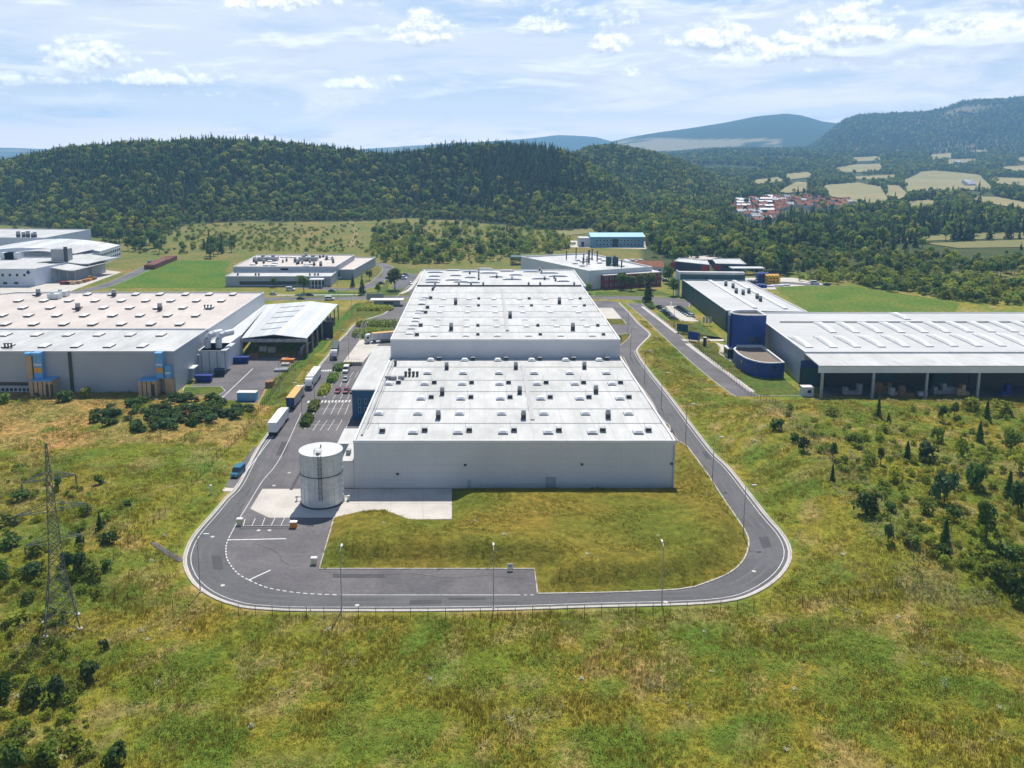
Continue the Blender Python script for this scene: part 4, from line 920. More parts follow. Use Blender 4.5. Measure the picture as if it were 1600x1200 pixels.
    for f in (.1, .5, .9): 
        x, y = P[0][0]*(1-f)+P[1][0]*f, P[0][1]*(1-f)+P[1][1]*f; mb = MB(); mb.box(x-.2, x+.2, y+.2, y+.6, 0, ze-1); wpart('column', mb, m_grey, k)
    # silvery ducts standing on the link
    v = thing('ventilation_plant', 'white bent ventilation pipes standing on the low roof at the corner of the grey hall', 'ventilation unit', (xr+6, yl0+4, zl))
    for i, x in enumerate((xr+2.2, xr+6.2)):
        mb = MB(); y = yl0+4; pts = [(x, y, zl), (x, y, zl+3.4), (x+.6, y+.6, zl+4.4), (x+1.6, y+1.8, zl+4.8), (x+3.6, y+5, zl+4.8)]
        for a, b in zip(pts[:-1], pts[1:]): mb.tube(a, b, 1.15, 10)
        wpart('pipe', mb, m_cladw, v)
    mb = MB(); mb.box(xr+.5, xr+10, yl0-.2, yl0+12, zl-.4, zl); wpart('platform', mb, m_roofgrey, v)
    for i in range(4): mb = MB(); mb.tube((xr+1+i*2.8, yl0, 0), (xr+1+i*2.8, yl0, zl-.4), .2, 6); wpart('platform_leg', mb, m_grey, v)
    # things standing in that yard
    def skip(px, py, lab, L_=6.5, rz=0, m=m_cont):
        q = G(px, py); t2 = thing('skip_container', lab, 'container', (q[0], q[1], .03), rz)
        mb = MB(); mb.hexa([(-L_/2+.5, -1.2, .2), (L_/2-.5, -1.2, .2), (L_/2-.5, 1.2, .2), (-L_/2+.5, 1.2, .2)], [(-L_/2, -1.3, 2.3), (L_/2, -1.3, 2.3), (L_/2, 1.3, 2.3), (-L_/2, 1.3, 2.3)]); link('body', mb.mesh('body', m), t2)
        for i in range(6): mb = MB(); x = -L_/2+.9+i*(L_-1.8)/5; mb.box(x-.08, x+.08, -1.42, -1.26, .3, 2.25); link('rib', mb.mesh('rib', m), t2)
        mb = MB(); mb.box(-L_/2-.05, L_/2+.05, -1.4, -1.2, 2.25, 2.42); mb.box(-L_/2-.05, L_/2+.05, 1.2, 1.4, 2.25, 2.42); link('rim', mb.mesh('rim', m_blue2), t2)
    skip(319, 596, 'deep blue skip container at the foot of the grey hall corner', 6); skip(374, 567, 'long blue skip container under the front of the canopy', 7.5, .1)
    q = G(344, 590); skip(344, 587, 'dark skip in the shade behind the blue skip by the hall corner', 4, .2, m_dark)
    def pallet(px, py, lab, m, w=2.4, d=2, hh=1.6):
        q = G(px, py); t2 = thing('pallet_load', lab, 'pallet load', (q[0], q[1], .03)); mb = MB(); mb.box(-w/2, w/2, -d/2, d/2, 0, .15); link('pallet', mb.mesh('pallet', m_wood), t2)
        for i in range(2):
            for j in range(2): mb = MB(); mb.box(-w/2+i*w/2+.05, i*w/2-.05, -d/2+j*d/2+.05, j*d/2-.05, .17, hh*rng.uniform(.7, 1)); link('crate', mb.mesh('crate', m), t2)
    pallet(422, 604, 'brown stacked crates at the edge of the delivery yard by the verge', m_wood, 2.6, 3.4, 2.4)
    pallet(450, 565, 'orange machine parts stacked at the yard corner near the canopy column', m_orange, 5, 3, 1.2); pallet(446, 571, 'pale pallet load below the orange stack in the delivery yard', m_conc, 3, 2, 1); pallet(440, 580, 'grey scrap pile on pallets beside the yard verge', m_grey, 5, 2.5, 1.1)
    for i, (px, py, lab, m) in enumerate(((412, 549, 'white pallet load in the shadow under the canopy', m_cladw), (425, 551, 'pale pipe bundle deep under the canopy', m_conc), (470, 553, 'blue bin under the canopy by its corner column', m_cont), (398, 560, 'dark crate stack at the canopy mouth', m_wood))): pallet(px, py, lab, m, 3, 2, 2.2)
    for i in range(6):
        fr = (i+.5)/6; q = (xb*(1-fr)+xe*fr-3, yC0*(1-fr)+yC1*fr)
        t2 = thing('material_stack', 'stack of rusty parts and crates between the canopy columns, %s from the front' % ORD[i], 'material stack', (q[0], q[1], 0))
        for j in range(3): mb = MB(); mb.box(-1.4+j, -.5+j, -3, 2, 0, rng.uniform(1, 3.4)); link('crate', mb.mesh('crate', [m_wood, m_grey, m_red][j]), t2)
left_hall()
# white flatbed trailer by the bushes
q = G(387, 625); t = thing('site_cabin', 'long pale blue container with white roof beside the verge at the yard end', 'container', (q[0], q[1], 0))
mb = MB(); mb.box(-3, 3, -1.3, 1.3, .1, 2.7); link('wall', mb.mesh('wall', m_ltblue), t); mb = MB(); mb.box(-3.1, 3.1, -1.4, 1.4, 2.7, 2.85); link('roof', mb.mesh('roof', m_trim), t); mb = MB(); mb.box(1, 1.9, -1.36, -1.3, .2, 2.2); link('door', mb.mesh('door', m_clad2), t)

# --- grey hall in the middle distance with lower front wing
def grey_hall():
    b = G(435, 447.5); yf = b[1]; zl = zat(431.5, yf); xl, xr = G(352, 431.5, zl)[0], G(517, 431.5, zl)[0]
    y2 = yf+13; zu = zat(418.5, y2); xl2, xr2 = G(359.5, 418.5, zu)[0], G(521.5, 418.5, zu)[0]; yb = G(450, 398, zu)[1]
    t = thing('grey_hall', 'blue grey flat hall with a lower front wing beside the mown meadow', 'factory', ((xl+xr)/2, yf, 0))
    hall(t, [(xl, yf), (xr, yf), (xr, y2+6), (xl, y2+6)], 0, zl, m_clad2, m_roof); hall(t, [(xl2, y2+6.1), (xr2, y2+6.1), (xr2+3, yb), (xl2, yb)], 0, zu, m_clad2, m_roof2)
    xs0, xs1 = G(530, 435)[0], G(554, 435)[0]; y3 = G(540, 436)[1]; z3 = zat(421, y3); hall(t, [(xs0, y3), (xs1, y3), (xs1+6, y3+60), (xs0, y3+60)], 0, z3, m_clad2, m_roof2)
    for i in range(60):
        px, py = rng.uniform(372, 530), rng.uniform(401, 416)
        q = G(px, py, zu-.4)
        if not (xl2+4 < q[0] < xr2-4): continue
        k = rng.random()
        if k < .55: wcopy('skylight', me_domeflat, t, q, scl=(1.5, 1.5, 1.2))
        else: wcopy('vent_stack', me_stack, t, q, scl=rng.uniform(.7, 1.3))
    for px in (411, 427, 475, 489): 
        q = G(px, 407, zu-.4); mb = MB(); mb.box(q[0]-3, q[0]+3, q[1]-3, q[1]+3, zu-.4, zu+2); mb.tube((q[0], q[1], zu+2), (q[0], q[1], zu+3.2), 1.2, 8); wpart('roof_unit', mb, m_grey, t)
    for px in (370, 398, 403, 483, 491, 496): q = G(px, 430, zl); wcopy('vent_stack', me_stack, t, (q[0], yf+6, zl-.4), scl=.7)
    windows(t, (xl+8, yf), (xr-4, yf), 1., 3., 22, 2.2, frame=False, mat=m_dark); windows(t, (xl2+30, y2+6.1), (xr2-30, y2+6.1), zl+.8, zl+2, 10, 3, mat=m_glass, frame=False)
    q = G(499, 446); mb = MB(); mb.box(q[0]-4, q[0]+4, yf-6, yf, 4.6, 5); wpart('porch_roof', mb, m_trim, t)
    for s in (-3, -1, 1, 3): mb = MB(); mb.box(q[0]+s-.2, q[0]+s+.2, yf-5.8, yf-5.4, 0, 4.6); wpart('porch_column', mb, m_trim, t)
    windows(t, (xr2+.6, y2+10), (xr2+2.5, yb-4), 2, 5, 6, 4, mat=m_glass, frame=False)
grey_hall()
# --- white hall behind the big one, with its red brick office
def white_hall():
    c = G(919, 452); z = zat(423, c[1]); A = G(920, 423, z); B = G(814, 400.5, z); C_ = G(920, 395, z); D = G(1019, 416.5, z)
    t = thing('white_hall', 'white flat hall with thin chimneys and a red brick office wing', 'factory', A[:2]+(0,))
    hall(t, [A[:2], D[:2], C_[:2], B[:2]], 0, z, m_cladw, m_roof, .6, .8)
    for px, py, hh, r in ((885, 405, 4.5, .35), (900, 404, 6, .35), (912, 409, 4, .4), (920, 411, 7, .6), (925, 405, 5.5, .4), (933, 408, 5.5, .4), (960, 415, 5, .5), (911, 414, 3.5, .4), (917, 414, 4, .3), (965, 416, 3.6, .4), (971, 418, 3.4, .4)):
        q = G(px, py, z-.6); mb = MB(); mb.tube(q, (q[0], q[1], z+hh), r, 6); mb.tube((q[0], q[1], z+hh), (q[0], q[1], z+hh+.4), r*1.4, 6); wpart('chimney', mb, m_dark, t)
    for px, py in ((951, 414), (961, 414.5)): q = G(px, py, z-.6); mb = MB(); mb.box(q[0]-1.6, q[0]+1.6, q[1]-1, q[1]+1, z-.6, z+4.5); wpart('silencer', mb, m_teal, t)
    for i in range(20):
        q = G(rng.uniform(880, 985), rng.uniform(403, 418), z-.7); wcopy('skylight', me_domeflat, t, q, scl=1.4)
    r0, r1 = G(943, 452), G(1033, 446); zr = zat(431, r0[1]); d = np.array([r1[0]-r0[0], r1[1]-r0[1]]); d = d/np.linalg.norm(d); nn = np.array([-d[1], d[0]])
    P = [r0[:2], r1[:2], tuple(np.array(r1[:2])+nn*26), tuple(np.array(r0[:2])+nn*26)]
    mb = MB(); mb.prism(P, 0, zr-.2); wpart('office_wall', mb, m_red, t); mb = MB(); mb.prism([tuple(np.array(p)*1.0) for p in P], zr-.2+.003, zr+.3); wpart('office_roof', mb, m_roof, t)
    windows(t, r0, r1, 1.4, 2.9, 11, 1.7, mat=m_glass); windows(t, r0, r1, 5.3, 6.8, 11, 1.7, mat=m_glass)
    mb = MB(); q = np.array(r0[:2])+d*14; 
    e = [tuple(q+nn*a*0-nn*a+d*b) for a, b in ((0, 0), (1.2, 0), (1.2, 4), (0, 4))]; mb.prism([e[0], e[3], e[2], e[1]], 0, 8); wpart('stair_bay', mb, m_red, t)
    l0 = G(812, 414); mb = MB(); mb.box(l0[0]-6, l0[0]+16, l0[1], l0[1]+12, 5, 5.4); wpart('loading_canopy', mb, m_teal, t)
    q = G(845, 416, z*.5); 
    # pitched house beside it
    b = G(1014, 428); t2 = thing('red_roof_house', 'small white house with orange red pitched roof behind the brick office', 'house', b)
    mb = MB(); mb.box(-9, 9, 0, 9, 0, 4.5); link('wall', mb.mesh('wall', m_cladw), t2); mb = MB(); mb.add([(-9.5, -.5, 4.5), (9.5, -.5, 4.5), (9.5, 4.5, 8), (-9.5, 4.5, 8), (-9.5, 9.5, 4.5), (9.5, 9.5, 4.5)], [(0, 1, 2, 3), (3, 2, 5, 4), (0, 3, 4), (1, 5, 2)]); link('roof', mb.mesh('roof', m_rtile), t2)
    for k in range(5): mb = MB(); mb.box(-7.5+k*3.4, -6.2+k*3.4, -.05, 0, 1.2, 3); link('window', mb.mesh('window', m_glass), t2)
    b = G(994, 424); t2 = thing('cooling_tower', 'grey cooling unit with round fans beside the red roofed house', 'cooling unit', b); mb = MB(); mb.box(-5, 5, -3, 3, 0, 7); link('body', mb.mesh('body', m_zinc), t2)
    for k in (-2.5, 2.5): mb = MB(); mb.tube((k, 0, 7), (k, 0, 8), 2, 10); link('fan_ring', mb.mesh('fan_ring', m_grey), t2)
m_rtile = M('red_tile', (.34, .125, .06), (.25, .09, .045), .3, .8)
m_rtile2 = M('brown_red_tile', (.26, .09, .06), (.20, .07, .05), .3, .8)
white_hall()
# --- light blue shed at the edge of the wood
def blue_shed():
    b = G(960, 386); z = zat(370, b[1]); x0, x1 = G(924, 386)[0], G(1006, 386)[0]
    t = thing('blue_shed', 'long pale blue metal shed with pitched roof at the edge of the wood', 'shed', (b[0], b[1], 0))
    m_sb = M('shed_blue', (.16, .34, .45), (.13, .29, .40), .1, .5); m_sr = M('shed_roof_blue', (.22, .46, .62), (.2, .42, .57), .1, .45)
    mb = MB(); mb.box(x0, x1, b[1], b[1]+22, 0, z); wpart('wall', mb, m_sb, t)
    mb = MB(); mb.add([(x0-1, b[1]-1, z+.003), (x1+1, b[1]-1, z+.003), (x1+1, b[1]+11, z+2.4), (x0-1, b[1]+11, z+2.4), (x0-1, b[1]+23, z+.003), (x1+1, b[1]+23, z+.003)], [(0, 1, 2, 3), (3, 2, 5, 4), (0, 3, 4), (1, 5, 2)]); wpart('roof', mb, m_sr, t)
    windows(t, (x0+3, b[1]), (x1-3, b[1]), 4.6, 6, 13, 2, mat=m_glass); windows(t, (x0+3, b[1]), (x1-3, b[1]), 1.4, 3, 13, 2, mat=m_glass, skip=(5, 6))
    mb = MB(); x = (x0+x1)/2-2; mb.box(x-2.4, x+2.4, b[1]-.08, b[1], 0, 6.6); wpart('gate_door', mb, m_dark, t)
    mb = MB(); mb.box(x0-10, x0-.05, b[1]+3, b[1]+14, 0, z-1.2); wpart('side_wing', mb, m_cladw, t); mb = MB(); mb.box(x0-8, x0-5.6, b[1]+2.92, b[1]+3, 0, 4); wpart('door', mb, m_dark, t)
blue_shed()
# --- dark green hall with pale roof, and its portal
def teal_hall():
    a = G(1130, 516); z = zat(484, a[1]); near = G(1135, 485, z); far = G(1066, 436.5, z); fr = G(1164, 437.5, z); nr = G(1262, 487, z)
    t = thing('green_hall', 'long dark green clad hall with pale roof beside the small car park', 'factory', (near[0], near[1], 0))
    hall(t, [near[:2], nr[:2], fr[:2], far[:2]], 0, z, m_teal, m_roof3, .4, .4)
    N_, F_, FR, NR = (np.array(p[:2]) for p in (near, far, fr, nr))
    for f in (.42, .80): 
        mb = MB(); p, q = N_+(NR-N_)*f, F_+(FR-F_)*f; mb.ribbon([tuple(p+(q-p)*.08), tuple(p*.02+q*.98)], 1.9, z-.41, h=.7); wpart('ridge_light', mb, m_dome, t)
    for f, g in ((.52, .55), (.58, .5), (.6, .72), (.68, .38), (.66, .3), (.7, .55), (.55, .8)):
        p = N_+(NR-N_)*f; q = F_+(FR-F_)*f; c = p+(q-p)*g; wcopy('vent_stack', me_stack, t, (c[0], c[1], z-.4), scl=1.1)
    d = (F_-N_)/np.linalg.norm(F_-N_)
    # upright cladding panels along the side wall
    L_ = np.linalg.norm(F_-N_); nrm = np.array([-d[1], d[0]]); n = 24; W_ = L_/n; ang = math.atan2(d[1], d[0])
    mb = MB(); mb.box(.12, W_-.12, 0, .1, .3, z-.5); me = mb.mesh('wall_panel', m_teal)
    for i in range(n): c = N_+d*W_*i; wcopy('wall_panel', me, t, (c[0], c[1], 0), ang)
    mb = MB(); mb.add([(0, 0, 0)]*0, []); 
    # portal frame at the far end
    pz = zat(426, far[1]-2); e = (FR-F_)/np.linalg.norm(FR-F_)
    P0, P1 = F_+d*.3, FR+d*.3; q = [tuple(P0-e*1.0), tuple(P1), tuple(P1+d*4), tuple(P0-e*1.0+d*4)]
    mb = MB(); mb.prism(q, z-.35, pz-1.2); wpart('fascia', mb, m_teal, t); mb = MB(); mb.prism([tuple(np.array(k)) for k in q], pz-1.197, pz); wpart('fascia_cap', mb, m_roof, t)
    mb = MB(); s = P0-e*1.6; mb.prism([tuple(s), tuple(s+e*.55), tuple(s+e*.55+d*9), tuple(s+d*9)], 0, pz); wpart('gable_wall', mb, m_cladw, t)
teal_hall()
# --- deep blue rounded office and the long hall with open front
def blue_hall():
    b = G(1226, 590); zt_ = zat(566, b[1])
    # tower
    c = G(1150, 560); zT = zat(491.5, c[1])
    L0 = G(1132, 552); R0 = G(1185, 556)
    x0, x1 = L0[0], R0[0]+.6; y0 = c[1]-1
    t = thing('blue_office', 'deep blue rounded office tower with curved lower wing beside the long hall', 'office building', ((x0+x1)/2, y0, 0))
    depth = G(1160, 484, zT)[1]-y0; r = 7.
    def rr(cx, cy, r, a0, a1, n=8): return [(cx+r*math.cos(a0+(a1-a0)*k/n), cy+r*math.sin(a0+(a1-a0)*k/n)) for k in range(n+1)]
    P = rr(x0+r, y0+r, r, PI, 1.5*PI)+[(x1, y0)]+[(x1, y0+depth)]+rr(x0+r, y0+depth-r, r, .5*PI, PI)
    hall(t, P, 0, zT, m_blue2, m_brownroof, .7, 1.1)
    # lower wing: curved front
    A, B, Cc = G(1144, 539, zt_), G(1226, 566, zt_), G(1185, 541, zt_)
    front = cr_pts([g2(*p, zt_) for p in ((1146, 545), (1153, 552), (1167, 560), (1187, 565.5), (1206, 567), (1226, 566))], 2.)
    wing = [(x0+3, y0+3)]+[p for p in front]+[(x1+8.5, y0-1)]
    backx = G(1195, 545, zt_)
    hall(t, [(x0+2, y0-.1)]+front+[(backx[0]+1, y0-.1)], 0, zt_, m_blue2, m_brownroof, .6, .9)
    mb = MB(); q = G(1142, 556); mb.box(q[0]-2.6, q[0]+2.6, q[1]-4, q[1]+2, 3.4, 3.8); wpart('porch_roof', mb, m_trim, t); mb = MB(); mb.box(q[0]-2.3, q[0]+2.3, q[1]-3.6, q[1]+2, 0, 3.4); wpart('porch', mb, m_glass, t)
    for k in range(5):
        i = 4+k*3
        if i+1 < len(front): windows(t, front[i], front[i+1], 2.2, 4.4, 1, 1.0, mat=m_glass, frame=False)
    for f in (.2, .45, .7, .9):
        x = x1-1-4*f*1.2; mb = MB(); mb.box(x-.45, x+.45, y0-.06, y0, zt_+.8, zt_+3); wpart('window', mb, m_glass, t)
    # hall
    hz = zat(549.5, G(1253, 604)[1]); f0 = G(1254, 604)
    yF = f0[1]; xL = x1+.1; yBk = G(1400, 488, hz)[1]; xb = G(1186, 497, hz)
    xr = 330.
    k = thing('long_hall', 'wide pale roofed hall with slanting roof lights behind the open bay', 'factory', (f0[0]+30, yF, 0))
    SL = np.array([f0[0]-xb[0], yF-xb[1]]); 
    poly = [(f0[0], yF), (xr, yF), (xr, yBk), (xb[0], yBk), (xb[0], xb[1])]
    hall(k, poly, 0, hz, m_clad2, m_roof3, .5, .35)
    for py, w in ((502.5, .8), ): y = G(1400, py, hz)[1]; mb = MB(); mb.box(xb[0]+6, xr-1, y-.25, y+.25, hz-.34, hz+.1); wpart('roof_seam', mb, m_seam, k)
    # long slanting roof lights
    def cb(x, y): return (1250+x/4.571, 420+y/4.571)
    mer = None
    top = [((118, 378), (240, 452)), ((270, 378), (405, 452)), ((425, 378), (570, 452)), ((580, 378), (730, 452)), ((735, 378), (895, 452)), ((890, 375), (1055, 450)), ((1045, 373), (1215, 448)), ((1200, 372), (1375, 447)), ((1352, 370), (1540, 447)), ((1505, 370), (1710, 446)), ((1660, 368), (1870, 445)),
           ((-60, 480), (70, 558)), ((120, 480), (242, 558)), ((265, 478), (410, 556)), ((435, 475), (590, 555)), ((600, 473), (760, 553)), ((765, 470), (930, 552)), ((925, 468), (1105, 550)), ((1090, 466), (1280, 550)), ((1255, 463), (1450, 548)), ((1420, 461), (1625, 548)), ((1580, 460), (1790, 546)), ((660, 315), (770, 358))]
    for a, b in top:
        P0, P1 = G(*cb(*a), hz), G(*cb(*b), hz)
        d = Vector((P1[0]-P0[0], P1[1]-P0[1])); me = dome_mesh(2.6, d.length, .75, .35); me.materials[0] = m_trim; me.materials[2] = m_trim; wcopy('roof_light', me, k, ((P0[0]+P1[0])/2, (P0[1]+P1[1])/2, hz-.34), math.atan2(d.y, d.x)-PI/2)
    # lower open bay in front
    xc0 = G(1279.5, 571, hz)[0]; yO = G(1279, 627)[1]; zO = zat(571, yO); xs = G(1279.5, 571, zO)[0]
    o = thing('open_bay', 'pale lean-to roof on tall columns over a dark storage bay before the long hall', 'canopy', (xs+20, yO, 0))
    mb = MB(); mb.hexa([(xs, yO-.3, zO-.3), (xr, yO-.3, zO-.3), (xr, yF-.05, hz-.9), (f0[0], yF-.05, hz-.9)], [(xs, yO-.3, zO), (xr, yO-.3, zO), (xr, yF-.05, hz-.55), (f0[0], yF-.05, hz-.55)]); wpart('roof', mb, m_roof, o)
    mb = MB(); mb.box(xs, xr, yO-.2, yO+.3, zO-2.4, zO-.3); wpart('fascia', mb, m_cladw, o)
    for px in (1278.5, 1357.5, 1440, 1520, 1598, 1680):
        x = G(px, 624)[0]; mb = MB(); mb.box(x-.35, x+.35, yO-.3, yO+.4, 0, zO-2.42); wpart('column', mb, m_grey, o)
    mb = MB(); mb.box(xs+.6, xr, yF-.4, yF-.12, 6.6, 9.2); wpart('blue_band', mb, m_blue2, o)
    mb = MB(); mb.box(xs+.6, xr, yF-.115, yF-.02, 0, 6.55); wpart('shade_back_wall', mb, m_dark, o)  # added dark panel over the hall front: paints in the bay's shade
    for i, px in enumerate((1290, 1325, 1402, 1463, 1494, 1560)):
        x = G(px, 618)[0]; mb = MB(); mb.box(x-4, x+4, yF-.35, yF-.12, 0, 6.4); wpart('gate_door', mb, m_dark if i % 2 else m_teal, o)  # door colours darkened to carry the shade inside the bay
    # goods stored in the bay
    labs = ['rusty brown crates stacked beside the second column of the open bay', 'pale sacks on pallets between the second and third column', 'orange brown timber pallets in front of the third column', 'white boxes stacked by the third column of the open bay', 'grey machine under the open bay past the third column', 'pinkish crate stack before the fourth column', 'blue drum pallet in the bay past the fourth column', 'low pallet load in the first bay near the white kiosk']
    for lab, px, py, m, w in zip(labs, (1381, 1405, 1420, 1445, 1478, 1508, 1575, 1335), (616, 620, 622, 621, 618, 620, 620, 619), (m_wood, m_conc, m_wood, m_cladw, m_grey, m_tan, m_cont, m_grey), (6, 5, 5, 3, 7, 4, 3, 6)):
        q = G(px, py); t2 = thing('stored_goods', lab, 'stored goods', (q[0], q[1]+2, 0)); mb = MB(); mb.box(-w/2, w/2, -1, 1, 0, .2); link('pallet', mb.mesh('pallet', m_wood), t2)
        n = max(2, int(w/1.3))
        for i in range(n):
            for z_ in range(rng.integers(1, 4)): mb = MB(); mb.box(-w/2+i*w/n+.06, -w/2+(i+1)*w/n-.06, -.9, .9, .22+z_*1.15, .22+z_*1.15+1.1); link('crate', mb.mesh('crate', m), t2)
    q = G(1260, 618); t2 = thing('kiosk', 'small white cabin with one window beside the first column of the open bay', 'cabin', (q[0], q[1], 0)); mb = MB(); mb.box(-1.8, 1.8, -1.3, 1.3, 0, 3); link('wall', mb.mesh('wall', m_cladw), t2); mb = MB(); mb.box(-1.95, 1.95, -1.45, 1.45, 3, 3.2); link('roof', mb.mesh('roof', m_trim), t2); mb = MB(); mb.box(-.2, 1, -1.36, -1.3, 1.2, 2.2); link('window', mb.mesh('window', m_glass), t2)
    q = G(1335, 631); t2 = thing('tarpaulin_heap', 'bright light blue tarpaulin lying over a heap at the foot of the open bay', 'tarpaulin', (q[0], q[1], 0)); mb = MB(); K = 8
    vs = [((i/K-.5)*4.4, (j/K-.5)*2.4, 1.1*max(0, 1-(2*i/K-1)**2)*max(0, 1-(2*j/K-1)**2)+.12*rng.random()) for i in range(K+1) for j in range(K+1)]; mb.add(vs, [(i*(K+1)+j, (i+1)*(K+1)+j, (i+1)*(K+1)+j+1, i*(K+1)+j+1) for i in range(K) for j in range(K)]); link('cover', mb.mesh('cover', M('tarpaulin_blue', (.08, .42, .72), rough=.5)), t2)
blue_hall()
# --- dark flat office group and storage yard beyond
def dark_office():
    m_db = M('dark_blue_cladding', (.035, .045, .08), (.03, .038, .066), .3, .5); m_dr = M('red_panel', (.33, .02, .045), rough=.5)
    a = G(1128, 425); t = thing('dark_office', 'dark flat roofed office group with red end panels behind the green hall', 'office building', a)
    z2 = zat(411.5, a[1]); x0, x1 = G(1118, 425)[0], G(1163, 425)[0]; hall(t, [(x0, a[1]), (x1, a[1]-3), (x1+4, a[1]+26), (x0+4, a[1]+26)], 0, z2, m_db, m_roof)
    b = G(1120, 415)[1]+8; z3 = zat(405, b); x2, x3 = G(1092, 410, 5)[0], G(1152, 410, 5)[0]; hall(t, [(x2, b), (x3, b-3), (x3, b+32), (x2, b+32)], 0, z3, m_db, m_roof2)
    c = G(1080, 428); z1 = zat(413, c[1]); x4, x5 = G(1063, 428)[0], G(1108, 428)[0]; hall(t, [(x4, c[1]+18), (x5, c[1]), (x5+4, c[1]+22), (x4+8, c[1]+38)], 0, z1-.2, m_db, m_roof)
    windows(t, (x0+6, a[1]-.5), (x1-2, a[1]-3), 1, z2-1.4, 6, 5, mat=m_glass)
    for x, y, z in ((x5-3, c[1]-.2, z1), (x0+1, a[1]-.2, z2), (x4-.5, c[1]+17.5, z1)): mb = MB(); mb.box(x-2.4, x+2.4, y-.3, y, 1.5, z-1); wpart('red_panel', mb, m_dr, t)
    q = G(1168, 430); t2 = thing('carport', 'flat carport roof on posts beside the dark office group', 'carport', q); mb = MB(); mb.box(-10, 11, 0, 8, 4, 4.5); link('roof', mb.mesh('roof', m_roofgrey), t2)
    for x in (-9, -3, 4, 10): mb = MB(); mb.box(x-.2, x+.2, .2, .6, 0, 4); link('post', mb.mesh('post', m_grey), t2)
    for lab, px, py, m, n, nz in (('stack of bright blue tanks piled up in the storage yard', 1192, 441, m_cont, 4, 3), ('stack of bright yellow tanks in the storage yard beside the blue ones', 1207, 444, M('bright_yellow', (.68, .38, .02), rough=.5), 4, 3), ('dark red goods behind the yellow tanks in the storage yard', 1209, 433, m_red, 4, 1), ('black drums in a row next to the blue tanks', 1174, 443, m_dark, 4, 1), ('blue and pink bundle at the corner of the pale hall roof', 1189, 449, m_cont, 3, 1)):
        q = G(px, py); t2 = thing('tank_stack', lab, 'tank stack', q)
        for i in range(n):
            for j in range(nz): x = (i-(n-1)/2)*1.9; mb = MB(); mb.tube((x, -2.5, 1+j*1.9), (x, 3, 1+j*1.9), .93, 10); link('tank', mb.mesh('tank', m), t2)
    for i, px in enumerate((1170, 1185, 1200, 1215, 1225)):
        q = G(px, 450-i*.8); t2 = thing('pipe_bundle', 'white pipe bundle along the storage yard fence, %s from the pale roof' % ORD[i], 'pipe bundle', q)
        for j in range(3): mb = MB(); mb.tube((-3.5, j*.9, .5), (3.5, j*.9, .5), .42, 8); link('pipe', mb.mesh('pipe', m_cladw), t2)
dark_office()
